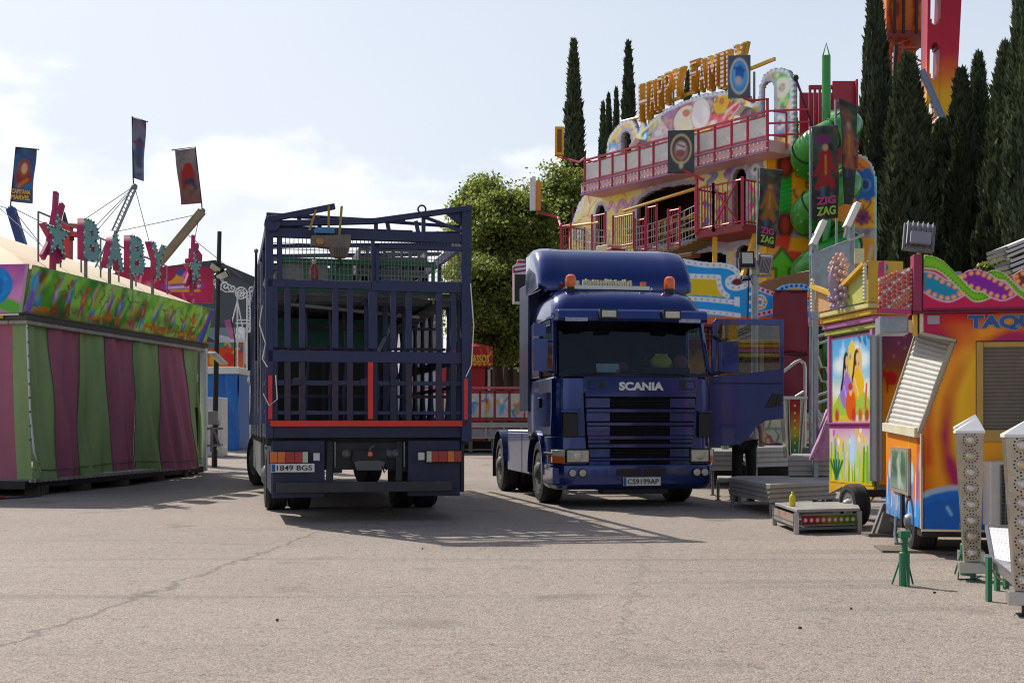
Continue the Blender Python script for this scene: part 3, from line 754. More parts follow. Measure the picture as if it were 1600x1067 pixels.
o=q.build('netting',solid=.006); o.location=c; o.rotation_euler=(0,0,yaw); tag(o,'crumpled lime green netting on the right of the lorry upper deck','netting')
# ================================================================ blue tractor unit (facing us, far side door open)
TY=R(10); TO=(1.85,18.22)
T=thing('tractor_unit','glossy blue tractor unit facing us with roof spoiler and one door swung open','lorry',(TO[0],TO[1],0),TY)
def sx(px): return (px-991)/104.4
def sz(py): return CH+(HY-py)/104.4
def plan(w,yf,yb,r,z,bow=.06,n=6):
    pts=[(-w,yb,z)]
    for k in range(n+1):
        a=math.pi/2*k/n; pts.append((-w+r-r*math.cos(a),yf+r-r*math.sin(a),z))
    for k in range(1,6):
        x=-w+r+(2*w-2*r)*k/6; pts.append((x,yf-bow*(1-(x/(w-r))**2),z))
    for k in range(n+1):
        a=math.pi/2*(1-k/n); pts.append((w-r+r*math.cos(a),yf+r-r*math.sin(a),z))
    pts.append((w,yb,z)); return [V(p) for p in pts][::-1]
q=MB()
q.loft([plan(1.235,.07,2.15,.26,1.06,.04),plan(1.24,.06,2.15,.25,1.3,.05),plan(1.24,.05,2.15,.24,1.7,.06),plan(1.22,.06,2.15,.22,1.93,.07),plan(1.18,.10,2.15,.2,1.975,.07)],SCB)
q.loft([plan(1.235,.06,.78,.26,.64,.04),plan(1.235,.07,.78,.26,1.055,.04)],SCB)
q.build('cab_front',T,bevel=.01)
# upper cab: side walls, back wall, pillars, roof
q=MB()
for s in (-1,1):
    q.box((s*1.2-.03,1.2,1.975),(s*1.2+.03,2.15,2.86),SCB)
    q.box((s*1.19-.03,.42,2.74),(s*1.19+.03,1.199,2.86),SCB)
    q.loft([[V((s*1.2+a,.13+b,1.97)) for a,b in ((-.04,-.05),(.03,0),(.03,.08),(-.04,.05))],[V((s*1.155+a,.37+b,2.83)) for a,b in ((-.04,-.05),(.03,0),(.03,.1),(-.04,.07))]],SCB)
q.box((-1.17,2.09,1.975),(1.17,2.145,2.86),SCB)
q.loft([plan(1.185,.30,2.15,.2,2.80,.09),plan(1.185,.31,2.15,.22,2.95,.09),plan(1.15,.42,2.15,.28,3.14,.09),plan(1.08,.62,2.15,.32,3.28,.08),plan(.98,.95,2.12,.35,3.37,.06),plan(.8,1.4,2.0,.3,3.41,.03)],SCB)
roof=q.build('cab_roof',T,bevel=.02)
for x in (-.78,-.28,.25,.78): pass
q=MB()
q.loft([[V((x,yy+.10*(x/1.16)**2-.09,zz)) for yy,zz in ((.34,2.80),(.10,2.78),(.07,2.83),(.09,2.93),(.14,2.965),(.34,2.97))] for x in (-1.16,-1.0,-.7,-.35,0,.35,.7,1.0,1.16)],SCB)
v=q.build('sun_visor',T,bevel=.008)
for px in (946,1048):
    q=MB(); x=sx(px)*1.005; yy=.0+.1*(x/1.16)**2-.09; z=sz(493)+.015
    q.box((x-.135,yy-.02,z-.075),(x+.135,yy+.1,z+.075),TRIM); q.box((x-.11,yy-.032,z-.05),(x+.11,yy-.021,z+.05),LENS); q.build('spotlight',T,bevel=.01)
for px in (897,1080):
    q=MB(); x=sx(px); q.box((x-.17,.02+.1*(x/1.16)**2-.06,2.775),(x+.17,.04+.1*(x/1.16)**2-.05,2.83),mat('sticker_silver','#8f95a8',.3,metal=.4,var=.4,scale=30)); q.build('visor_sticker',T)
# windscreen
q=MB()
q.sheet(lambda u,v: V(((-1.15+2.3*u)*(1-.035*v),.085+.25*v-.085*(1-(2*u-1)**2)+.0,1.975+.83*v)),16,6,GLS)
q.build('windscreen',T)
q=MB()
for a,b in (((-.1,.0),(.8,.0)),((-1.0,0),(-.25,0))):
    q.tube([(a[0],.0,1.985),((a[0]+b[0])/2,-.02,2.0),(b[0],.02,1.985)],.011,TRIM,6)
q.sheet(lambda u,v: V(((-1.16+2.32*u),.07+.25*(v*.06)-.09*(1-(2*u-1)**2),1.955+.05*v)),16,2,TRIM)
q.build('wiper',T)
# interior
INT=mat('cab_interior','#2c2b2c',.8,var=.2)
q=MB(); q.box((-1.1,.35,1.90),(1.1,.8,2.03),INT); q.box((.25,.42,2.02),(1.0,.75,2.12),INT); q.box((-1.15,2.0,1.98),(1.15,2.08,2.8),mat('cab_liner','#4a443f',.9)); q.box((-1.16,.8,1.93),(1.16,2.0,1.99),INT)
q.build('dashboard',T,bevel=.03)
for s in (-.62,.62):
    q=MB(); q.box((s-.25,1.2,1.99),(s+.25,1.6,2.14),INT); q.box((s-.24,1.55,2.12),(s+.24,1.7,2.6),INT); q.box((s-.14,1.56,2.61),(s+.14,1.66,2.75),INT); q.build('seat',T,bevel=.04)
q=MB(); t=[V((.62,.92,2.2))+V((.23*math.cos(a*math.pi/10),.10*math.sin(a*math.pi/10),.2*math.sin(a*math.pi/10))) for a in range(21)]
q.tube(t,.017,TRIM,8,False); q.bar((.4,.92,2.2),(.84,.92,2.2),.04,.03,TRIM); q.tube([(.62,.92,2.2),(.62,.7,2.05)],.03,TRIM,8); q.build('steering_wheel',T)
def ontop(name,label,cat,x,y,z,fn):
    c=tuple(Matrix.Translation(V((TO[0],TO[1],0)))@Matrix.Rotation(TY,4,'Z')@V((x,y,z))); q=MB(); fn(q)
    o=q.build(name,bevel=.005); o.location=c; o.rotation_euler=(0,0,TY); tag(o,label,cat)
ontop('paper_sheet','pale paper sheet lying behind the windscreen of the blue tractor unit','paper',-.33,.34,2.035,lambda q: q.box((-.18,0,0),(.18,.02,.14),mat('paper','#c9dbe6',.6),Matrix.Rotation(R(-20),4,'X')))
def bag(q):
    q.sphere((0,0,.1),.14,mat('yellow_bag','#b5b92a',.6,var=.2),sq=(1.3,.6,.85)); q.box((-.1,-.02,.17),(.1,.02,.23),mat('yellow_bag','#b5b92a'))
ontop('yellow_bag','yellow bag on the dashboard of the blue tractor unit','bag',.55,.5,2.10,bag)
ontop('plush_toy','small dusky pink cushion on the dashboard beside the yellow bag','cushion',.86,.5,2.10,lambda q: q.sphere((0,0,.1),.12,mat('dusky_pink','#8d4a55',.8,var=.3),sq=(1,.6,1)))
ontop('dash_hat','brown hat resting on the dashboard behind the windscreen','hat',-.1,.62,2.03,lambda q: (q.lathe([(.3,0),(.29,.02),(.16,.03),(.14,.14),(.05,.17)],(0,0,.02),mat('straw_brown','#6b4128',.8,var=.3),n=20)))  # brown straw hat: lathed brim and crown
# front panel, badge
q=MB()
q.prism([(sx(908),sz(613)),(sx(1090),sz(613)),(sx(1091),sz(589)),(sx(907),sz(589))],(0,-.035,0),(1,0,0),(0,0,1),.08,SCB)
for px in (928,1075): q.prism([(sx(px)-.13,sz(609)),(sx(px)+.09,sz(609)),(sx(px)+.13,sz(603)),(sx(px)+.1,sz(594)),(sx(px)-.13,sz(594))],(0,-.041,0),(1,0,0),(0,0,1),.004,TRIM); 
for px in (924,1078): q.prism([(sx(px)-.07,sz(607)),(sx(px)+.07,sz(607)),(sx(px)+.07,sz(596)),(sx(px)-.07,sz(596))],(0,-.05,0),(1,0,0),(0,0,1),.008,SCB)
q.build('badge_panel',T,bevel=.012)
text('badge_lettering','SCANIA',mat('badge_silver','#d4d6d8',.3,metal=.3),(sx(963),-.047,sz(610)),(1,0,0),(0,0,1),.125,T,width=.69,bold=.045,depth=.02)
# grille
q=MB(); mesh_=mat('grille_mesh','#060608',.8,var=.3,scale=60,spec=.15)
q.prism([(sx(915),sz(729)),(sx(1080),sz(729)),(sx(1090),sz(614)),(sx(908),sz(614))],(0,-.012,0),(1,0,0),(0,0,1),.06,mesh_)
def edge(y): f=(729-y)/115; return sx(915-7*f)+.012, sx(1080+10*f)-.012
for y0,y1,vent in ((613,620,0),(622,637,1),(639,644,0),(645,658,1),(660,665,0),(666,680,1),(681,686,0),(687,692,1),(693.5,699,0),(701,714,1),(715.5,719,0),(720,728,1)):
    a,b=edge((y0+y1)/2)
    if vent:
        q.box((a,-.03,sz(y1)),(sx(949),.0,sz(y0)),SCB); q.box((sx(1046),-.03,sz(y1)),(b,.0,sz(y0)),SCB)
        k=0; z=sz(y1)+.012
        while z<sz(y0)-.008: q.box((sx(949)+.01,-.02,z),(sx(1046)-.01,-.013,z+.006),mat('grille_wire','#15161f',.6)); z+=.022
    else: q.box((a,-.055,sz(y1)),(b,.0,sz(y0)),SCB)
q.build('grille',T,bevel=.005)
# corner vents
for s,px in ((-1,893),(1,1103)):
    q=MB(); x=sx(px); 
    q.box((x-.17 if s<0 else x-.08,-.0,sz(683)),(x+.06 if s<0 else x+.1,.12,sz(645)),TRIM); q.box((x-.2 if s<0 else x-.08,-.02,sz(645)),(x+.06 if s<0 else x+.12,.12,sz(641)),SCB); q.build('corner_vent',T,bevel=.01)
# bumper with lamps
q=MB()
q.loft([plan(1.2,.02,.8,.28,.27,.04),plan(1.25,-.05,.8,.3,.34,.05),plan(1.26,-.06,.8,.3,.55,.05),plan(1.26,-.05,.8,.3,.64,.05)],SCB)
bm=q.build('bumper',T,bevel=.015)
q=MB(); q.box((sx(958),-.13,sz(743)),(sx(1036),-.09,sz(732)),TRIM); q.box((sx(996),-.135,sz(743)),(sx(999),-.09,sz(732)),SCB); q.box((-.5,.0,.2),(.5,.3,.28),DARK)
q.build('air_intake',T)
for s in (-1,1):
    q=MB(); x0,x1=(sx(880),sx(914)) if s<0 else (sx(1080),sx(1108))
    q.box((x0-.02,-.06,sz(723)),(x1+.02,.1,sz(701)),TRIM); q.box((x0,-.075,sz(721)),(x1,-.061,sz(703)),LENS); 
    q.lathe([(.07,0),(.05,.004),(.02,.006)],((x0+x1)/2,-.076,sz(712)),CHR,(0,-1,0),18); q.build('headlight',T,bevel=.008)
    q=MB(); 
    pts=[(x0-.03,-.05),(x0-.12,.0),(x0-.19,.1),(x0-.19,.2),(x0-.03,.2)] if s<0 else [(x1+.03,-.05),(x1+.09,.0),(x1+.15,.1),(x1+.15,.2),(x1+.03,.2)]
    q.prism([(a,b) for a,b in pts],(0,0,sz(702)),(1,0,0),(0,1,0),.1,LENS); q.prism([(a,b) for a,b in pts],(0,0,sz(702)-.1),(1,0,0),(0,1,0),.1,AMB); q.build('indicator',T,bevel=.008)
    for px in ((889,904) if s<0 else (1088,1102)):
        q=MB(); q.lathe([(.068,-.03),(.068,.01),(.056,.014)],(sx(px),-.085 if px not in (889,1102) else -.05,sz(738)),TRIM,(0,-1,0),20); q.lathe([(.055,0),(.05,.012),(.03,.018),(.0,.02)],(sx(px),-.10 if px not in (889,1102) else -.065,sz(738)),LENS,(0,-1,0),20); q.build('fog_lamp',T)
plate(T,'CS9199AP',(sx(967),-.135,sz(758)),(1,0,0),.58,.125)
# beacons, roof sign board
for px,y in ((904,450),(1070,453)):
    x=(px-992)/99.5+(.06 if px<950 else -.02); z0=CH+(HY-463)/99.5+.07
    q=MB(); q.lathe([(.07,-.22),(.085,.0),(.085,.04)],(x,.75,z0),TRIM,n=18); b=q.build('beacon_base',T)
    q=MB(); q.lathe([(.082,.04),(.088,.07),(.088,.16),(.075,.21),(.04,.238),(.0,.243)],(x,.75,z0),ORL,n=20); q.build('beacon_dome',b)
q=MB(); zz=3.33
q.box((-.86,.68,zz),(.42,.74,zz+.06),CHR); q.tube([(-.9,.7,zz+.02),(-.95,1.0,zz),(.5,1.0,zz),(.46,.7,zz+.02)],.018,CHR); gr=random.Random(9); x_=-.64
while x_<.14:
    w_=gr.uniform(.025,.05); h_=gr.uniform(.13,.17); q.box((x_,.71,zz+.06),(x_+w_*.75,.74,zz+h_),mat('sign_cream','#d8cfae',.6,var=.3,scale=28)); q.box((x_+w_*.2,.705,zz+.06+h_*.2),(x_+w_,.709,zz+.06+h_*.32),mat('sign_cream','#d8cfae')); x_+=w_+.004
q.box((-.64,.741,zz+.06),(.15,.755,zz+.15),mat('sign_backing','#7a7460',.7))
for s in (-.74,.33): q.box((s-.04,.69,zz+.06),(s+.04,.77,zz+.13),AMB if s>0 else LENS)
q.build('roof_light_board',T,bevel=.004)
# roof spoiler
def prof(x,k):
    a=[(.95,3.33),(.93,3.45),(1.05,3.65),(1.22,3.85),(1.45,4.02),(1.75,4.10),(2.25,4.10),(2.3,3.3)]
    c=(1.7,3.5); return [V((x,c[0]+(y-c[0])*(1-k*.75),c[1]+(z-c[1])*(1-k))) for y,z in a]
q=MB(); q.loft([prof(x,k) for x,k in ((-1.27,.35),(-1.26,.18),(-1.22,.07),(-1.12,.02),(-.85,.0),(-.84,.012),(0,.012),(.84,.012),(.85,0),(1.12,.02),(1.19,.07),(1.22,.18),(1.23,.35))],SCB)
q.build('roof_spoiler',T,smooth=50)
q=MB()
for s in (-1,1): q.box((s*1.245-.02,1.95,1.45),(s*1.245+.02,2.75,3.55),SCG)
q.box((-1.22,2.16,1.2),(1.22,2.2,3.4),SCG)
q.build('side_deflector',T,bevel=.012)
# left side door details
q=MB(); q.prism([(-1.22,1.09),(-.3,1.09),(-.22,1.4),(-.2,1.93),(-1.22,1.93)],(-1.238,0,0),(0,-1,0),(0,0,1),.01,SCB)
d=q.build('door',T,bevel=.006)
q=MB(); q.box((-1.275,1.0,1.5),(-1.245,1.16,1.66),TRIM); q.build('handle',d,bevel=.02)
q=MB(); q.prism([(-1.19,1.98),(-.17,1.98),(-.40,2.73),(-1.19,2.73)],(-1.195,0,0),(0,-1,0),(0,0,1),.006,GLS); q.build('side_window',T)
q=MB()
for s in (-1,): 
    q.box((-1.26,.03,.36),(-1.0,.75,.6),SCB); q.box((-1.27,.1,.78),(-1.2,.7,.82),TRIM)
q.build('door_step',T,bevel=.015)
# mirrors
q=MB(); q.box((-1.5,.28,2.04),(-1.28,.4,2.53),SCB); q.box((-1.49,.28,2.56),(-1.31,.4,2.76),SCB); q.tube([(-1.2,.36,2.5),(-1.35,.36,2.5)],.02,SCB); q.tube([(-1.2,.34,2.02),(-1.35,.34,2.06)],.03,SCB); q.tube([(-1.2,.45,2.85),(-1.42,.36,2.75)],.012,TRIM)
q.build('mirror',T,bevel=.035,seg=3)
# chassis
q=MB()
for s in (-.43,.43): q.box((s-.04,.4,.72),(s+.04,6.0,.98),DARK)
for y in (2.4,3.4,5.9): q.box((-.39,y,.75),(.39,y+.1,.95),DARK)
q.box((-.6,1.2,.42),(.6,1.5,.58),DARK); q.box((-.9,4.85,.42),(.9,5.05,.58),DARK); q.lathe([(.5,0),(.5,.08),(.2,.1)],(0,4.7,1.0),DARK,n=24); q.box((-.55,2.3,.5),(.55,2.34,1.6),DARK)
q.build('chassis',T)
side=mat('side_tank_blue','#4a5785',.32,metal=.35,var=.15,coat=.5,dirt=.3)
for s in (-1,1):
    q=MB(); x0,x1=(-1.22,-.55) if s<0 else (.55,1.22)
    q.box((x0,2.1,.42),(x1,2.75,1.1),side); q.box((x0,2.78,.42),(x1,4.2,1.1),side); q.box((x0+.02,2.12,1.104),(x1-.02,4.3,1.15),ALU); q.build('side_fairing',T,bevel=.03)
def archmud(yc,r,x0,x1,a0,a1,m):
    q=MB()
    secs=[]
    for k in range(15):
        a=R(a0+(a1-a0)*k/14); cy,cz=math.cos(a),math.sin(a)
        secs.append([V((x0,yc+cy*r,.52+cz*r)),V((x1,yc+cy*r,.52+cz*r)),V((x1,yc+cy*(r+.03),.52+cz*(r+.03))),V((x0,yc+cy*(r+.03),.52+cz*(r+.03)))])
    q.loft(secs,m); return q
for s in (-1,1):
    x0,x1=(-1.28,-.7) if s<0 else (.7,1.28)
    archmud(1.35,.60,x0,x1,-5,185,SCB).build('front_mudguard',T)
    q=archmud(4.95,.60,x0,x1,15,175,SCG); q.box((x0,5.53,.25),(x1,5.55,.75),TRIM); q.build('rear_mudguard',T)
    wheel('wheel',T,(s*1.2,1.35,.5),(s,0,0),.5,.3); wheel('wheel',T,(s*1.22,4.95,.5),(s,0,0),.5,.28,dual=True)
# open door on the far side
DM=Matrix.Translation(V((1.24,.22,0)))@Matrix.Rotation(R(-6),4,'Z')
q=MB(); q.T=DM
zt=2.86
q.prism([(0,.9),(.47,.93),(.60,1.02),(.72,1.2),(.88,1.30),(1.15,1.33),(1.16,2.10),(.5,2.02),(0,1.97)],(0,0,0),(1,0,0),(0,0,1),.07,SCB)
q.prism([(.02,2.0),(.09,2.0),(.13,zt-.09),(1.10,zt-.09),(1.10,2.1),(1.16,2.11),(1.16,zt),(.10,zt),(.05,zt-.05)],(0,-.0,0),(1,0,0),(0,0,1),.05,SCB)
q.box((.0,-.012,1.86),(1.14,-.002,1.885),SCG)
d=q.build('door',T,bevel=.018)
q=MB(); q.T=DM; q.prism([(.09,2.0),(1.10,2.09),(1.10,zt-.09),(.13,zt-.09)],(0,.02,0),(1,0,0),(0,0,1),.006,glassmat('door_glass',(.62,.62,.62),base=.03)); q.build('side_window',d)
q=MB(); q.T=DM; q.prism([(.86,1.5),(1.0,1.5),(1.04,1.7),(.98,1.72)],(0,-.02,0),(1,0,0),(0,0,1),.03,TRIM); q.prism([(1.02,1.52),(1.12,1.52),(1.12,1.7),(1.06,1.71)],(0,-.02,0),(1,0,0),(0,0,1),.03,TRIM); q.build('handle',d)
q=MB(); q.T=DM; q.box((.12,-.22,2.03),(.4,-.06,2.5),SCB); q.tube([(.0,-.02,2.0),(.2,-.14,2.05)],.03,TRIM); q.tube([(.05,-.02,2.6),(.2,-.12,2.48)],.02,TRIM); q.build('mirror',T,bevel=.045,seg=3)
# ================================================================ striped stall on the left
A=V((-8.4,21,0)); U=V((.1425,.99,0)).normalized(); NO=V((U.y,-U.x,0)); LN=7.7; UZ=V((0,0,1))
ang=math.atan2(U.y,U.x)
def st(t,out,z): return A+U*t+NO*out+UZ*z
ST=thing('baby_stall','closed children\'s ride stall with green and purple striped curtains and a painted jungle fascia','fairground stall',tuple(A),0)
WD=7.0
GC=mat('curtain_green','#93aa6c',.7,var=.16,scale=1.3,bump=1.0,bscale=2.0,dirt=.25,dirtcol=(.12,.11,.08),stretch=(1.4,1.4,.35))
PC=mat('curtain_purple','#ad6274',.7,var=.18,scale=1.3,bump=.9,bscale=2.4,dirt=.3,stretch=(1,1,.3))
bounds=[-.02,.8,1.88,2.95,4.1,5.3,6.75,7.5]
def fold(t,v): 
    sag=.07*math.sin(t*2.1+1)*(1-v)+.045*math.sin(t*8.3+2.2*math.sin(v*3+t))*(1-v*.55)+.03*math.sin(t*15+4*v+math.sin(t*3))*(1-.3*v)+.015*math.sin(v*9+t*4)
    return -.02+sag+(.10*(1-v)**2)+.10*math.sin(max(0,(t-4.6))*1.1)*(1-v)**1.5
q=MB()
for k in range(len(bounds)-1):
    a,b=bounds[k],bounds[k+1]
    n=max(6,int((b-a)*26))
    def f(u,v,a=a,b=b):
        t=a+(b-a)*u; sk=.0
        if a>=4: sk=.16*(1-v)*(t-4)/3.5
        return st(t+sk,fold(t,v),.30+2.72*v-.03*math.sin(t*1.3)*(1-v))
    q.sheet(f,n,22,GC if k%2==0 else PC)
q.sheet(lambda u,v: st(7.5+.02*math.sin(v*9),fold(7.5,v)-u*.5,.3+2.7*v),6,10,GC)
q.build('curtain',ST,True,smooth=60)
SEAM=mat('curtain_seam','#6f6a5a',.8)
for b in bounds[1:-1]:
    q=MB(); q.tube([st(b+(.16*(1-k/12)*(b-4)/3.5 if b>4 else 0),fold(b,k/12)+.012,.30+2.72*k/12-.03*math.sin(b*1.3)*(1-k/12)) for k in range(13)],.010,SEAM,5); q.build('curtain_seam',ST,True)
q=MB(); q.tube([st(t*.15+(.16*(t*.15-4)/3.5 if t*.15>4 else 0),fold(t*.15,.06)+.012,.46-.03*math.sin(t*.15*1.3)) for t in range(51)],.010,SEAM,5); q.build('hem_rope',ST,True)
q=MB()
def f2(u,v):
    t=-.02; w=-u*WD
    return st(t-.05*math.sin(u*40)*(1-v*.5)-.0,.04+.1*(1-v)**2+w,.30+2.72*v)
q.sheet(lambda u,v: f2(u*.036,v),5,12,GC); 
for k in range(5): q.sheet(lambda u,v,k=k: f2(.036+(k+u)*.19,v) if True else 0,10,12,PC if k%2==0 else GC)
q.build('end_curtain',ST,True,smooth=60)
q=MB(); q.tube([st(-.04,.04,3.02),st(-.03,.07,2.2),st(-.02,.1,1.4),st(-.0,.16,.75),st(.12,.2,.42)],.018,WHT,6)
for k in range(9): q.sphere(st(-.035,.05+.02*k**.5,2.9-k*.24),.022,STEEL,6,4)
q.build('curtain_rope',ST,True)
# beams and canopy edge
BM=mat('canopy_beam','#4a443f',.6,var=.25,dirt=.3); BL=mat('beam_lip','#a39c90',.6,var=.2,dirt=.4)
q=MB()
q.bar(st(-.15,-.1,3.08),st(LN+.15,-.1,3.08),.4,.09,BM); q.bar(st(-.12,-.08,3.0),st(LN+.1,-.08,3.0),.34,.07,BL); q.bar(st(-.2,.04,3.135),st(LN+.2,.04,3.135),.12,.03,mat('dark_strip','#2b2826',.6))
q.build('canopy_beam',ST,True,bevel=.01); q=MB(); q.bar(st(.05,-.302,3.08),st(.05,-WD,3.08),.4,.09,BM); q.bar(st(.05,-.26,3.0),st(.05,-WD,3.0),.34,.07,BL)
q.build('canopy_beam',ST,True,bevel=.01); q=MB(); q.bar(st(LN,-.31,3.1),st(LN,-WD,3.1),.4,.14,BM)
q.build('canopy_beam',ST,True,bevel=.01)
q=MB(); q.bar(st(-.19,-.3,3.09),st(-.19,-WD,3.09),.04,.06,YELP); q.build('yellow_strip',ST,True)
# painted fascia
p=Paint(LN+.3,.95,.022,'#3f7a2e')
p.gradv([(0,'#8a6a33'),(.1,'#86622f'),(.2,'#4d8a30'),(.5,'#5d9a3c'),(.95,'#2f7434')])
p.tint('#8fbf58',1.3,3,.45,.7,.75).tint('#15502a',1.0,8,.5,.75,.85).tint('#b7cf86',2.2,15,.58,.8,.6)
p.tint('#a5542a',2.0,23,.6,.75,.25)
gr=random.Random(5)
x=.35; cols=['#6b3fa0','#8d4a2f','#3b4fa0','#a1583a','#7a4a86','#3d6fa8','#9a4468','#7d3a2a','#50408c']
k=0
while x<LN+.2:
    c=gr.choice(cols); c2=gr.choice(cols); h=gr.uniform(.55,.8); y0=gr.uniform(.05,.16); lean=gr.uniform(-.05,.14)
    p.line([(x-.05,y0),(x+lean*.5,y0+h*.5)],.10,c2,soft=.03); p.line([(x+.08,y0),(x+.02+lean*.5,y0+h*.5)],.09,c2,soft=.03)
    p.ell(x+lean*.6,y0+h*.55,.11,h*.24,c,rot=-.3,soft=.03)
    p.line([(x+lean*.6,y0+h*.65),(x+lean+.12,y0+h*.98)],.06,c,soft=.02); p.line([(x+lean*.6,y0+h*.6),(x-.16,y0+h*.8)],.05,c2,soft=.02)
    p.ell(x+lean*.9,y0+h*.88,.07,.09,'#8a5a3c',soft=.02); p.ell(x+lean*.6-.02,y0+h*.55,.04,h*.14,'#c9996a',soft=.02,op=.6)
    if k%3==1: p.ell(x+.25,y0+.4,.08,.1,'#a8622a',soft=.03); p.line([(x+.28,.1),(x+.34,.7)],.035,'#4a2f22',soft=.015)
    x+=gr.uniform(.42,.62); k+=1
p.line([(LN-.05,.05),(LN+.2,.85)],.2,'#4a3a9a',soft=.03); p.line([(LN+.05,.05),(LN+.28,.85)],.05,'#2b2470',soft=.02)
p.line([(.12,.08),(.2,.75)],.18,'#7a55b0',soft=.05); p.ell(.14,.62,.12,.14,'#4a8fd0',soft=.03); p.ell(.42,.72,.16,.14,'#7a2f1c',soft=.03)
for k in range(30):
    x=gr.uniform(.2,LN); y=gr.uniform(.35,.85); p.line([(x-.1,y-.25),(x+.12,y+.15)],gr.uniform(.05,.12),gr.choice(['#a8d06a','#8cc050','#c0dc90']),soft=.08,op=.55)
for k in range(22):
    x=gr.uniform(.2,LN); y=gr.uniform(.1,.9); p.ell(x,y,gr.uniform(.08,.2),gr.uniform(.05,.15),'#0f4a24',rot=.8,soft=.08,op=.6)
for k in range(18):
    x=gr.uniform(.2,LN); y=gr.uniform(.12,.2); p.line([(x,y),(x+.3,y+gr.uniform(-.02,.03))],.06,gr.choice(['#c0602a','#8a4a24','#b8783a']),soft=.03)
p.scribble(60,['#2b5a22','#7aa848','#4a3420'],3,.02,.25)
p.line([(0,.01),(LN+.3,.01)],.03,'#5a4a38'); p.line([(0,.94),(LN+.3,.94)],.02,'#7a8a6a')
def ff(u,v): return st(-.15+u,.05+v*.20,3.155+v*.86)
p.build('painted_fascia',A,U,UZ,ST,fn=ff,t=.03,gain=1.9)
p=Paint(WD+.6,.95,.022,'#c978a8')
p.gradv([(0,'#c583ae'),(.5,'#d78cb4'),(.95,'#b55a8c')]).tint('#7a4a9a',1.2,4,.5,.7,.6)
for cx in (WD-.1,WD-2.6,WD-5):
    p.ell(cx-.5,.16,.4,.16,'#3f8f3f',rot=.3,soft=.03).ell(cx+.45,.14,.35,.13,'#5aa04a',rot=-.4,soft=.03)
    p.ell(cx,.52,.46,.42,'#1a6fb0',soft=.02)
    for j,(rr,cl) in enumerate(((.38,'#2a9bd6'),(.31,'#1565a8'),(.25,'#46b0e0'),(.18,'#1a5a98'),(.11,'#3aa2da'),(.06,'#124a80'))): p.ell(cx+.03*math.sin(j*2),.5+.03*math.cos(j*2.3),rr,rr*.9,cl,rot=j,soft=.03)
    for a in range(6): p.ell(cx+.36*math.cos(a*1.05),.52+.3*math.sin(a*1.05),.16,.09,'#1f7dc0',rot=a*1.05+1.57,soft=.02,op=.7)
p.line([(WD+.58,0),(WD+.58,.95)],.06,'#9a8f92')
def fe(u,v): return st(-.17-v*.12,.03+v*.20-(WD+.6)+u,3.155+v*.86)
p.build('rose_fascia',A,NO,UZ,ST,fn=fe,t=.03,gain=1.4)
# platform, wheels, blocks
q=MB(); q.bar(st(-.1,-WD/2,.2),st(LN,-WD/2,.2),WD+.1,.14,DARK)
q.bar(st(-.1,.14,.27),st(LN-.6,.14,.27),.04,.05,BL)
for k in range(40): q.bar(st(k*.18,.165,.24),st(k*.18,.165,.30),.05,.012,BL)
q.build('base_platform',ST,True)
for i,(t,z) in enumerate(((.45,.18),(2.0,.13),(3.6,.13),(5.3,.13))):
    q=MB(); q.box((-.15,-.15,0),(.15,.15,z),mat('wood_block','#4d4338',.85,var=.3),Matrix.Translation(st(t,-.05,0))@Matrix.Rotation(ang,4,'Z')); q.build('support_block',ST,True,bevel=.01)
for t in (6.7,): wheel('wheel',ST,st(t,.05,.2+.0),NO,.2,.14,True)
q=MB(); q.bar(st(LN-.25,-.02,1.65),st(LN-.25,-.02,.1),.06,.06,DARK); q.bar(st(LN+.06,.03,.15),st(LN+.06,.03,3.05),.14,.16,WHT); q.bar(st(LN+.05,-WD,.15),st(LN+.05,-WD,3.05),.14,.16,WHT)
q.build('corner_post',ST,True,bevel=.01)
q=MB(); 
for z in (.75,1.15): q.bar(st(LN+.1,.1,z),st(LN+.9,.15,z),.05,.05,STEEL)
q.bar(st(LN+.4,.12,1.15),st(LN+.75,.15,.72),.04,.04,STEEL); q.bar(st(LN+.3,.12,.6),st(LN+.3,.12,1.2),.05,.05,STEEL); q.tube([st(LN+.7,.15,.68),st(LN+1.0,.17,.65)],.07,WHT,10)
q.build('tow_bar',ST,True)
q=MB(); q.bar(st(LN+.1,.2,2.95),st(LN+.5,.35,2.7),.22,.05,WHT); q.build('work_lamp',ST,True)
# roof
q=MB(); pk=st(3.8,-3.8,5.0)
for k in range(4):
    c=[st(-.1,.1,3.92),st(LN+.1,.1,3.92),st(LN+.2,-WD-.4,4.02),st(-.1,-WD-.4,4.02)]
    a,b=c[k],c[(k+1)%4]
    def fr(u,v,a=a,b=b):
        e=a.lerp(b,u); p_=e.lerp(pk,v); p_.z=3.92+1.55*(v**.85); return p_
    q.sheet(fr,10,10,CREAM)
q.build('canvas_roof',ST,True)
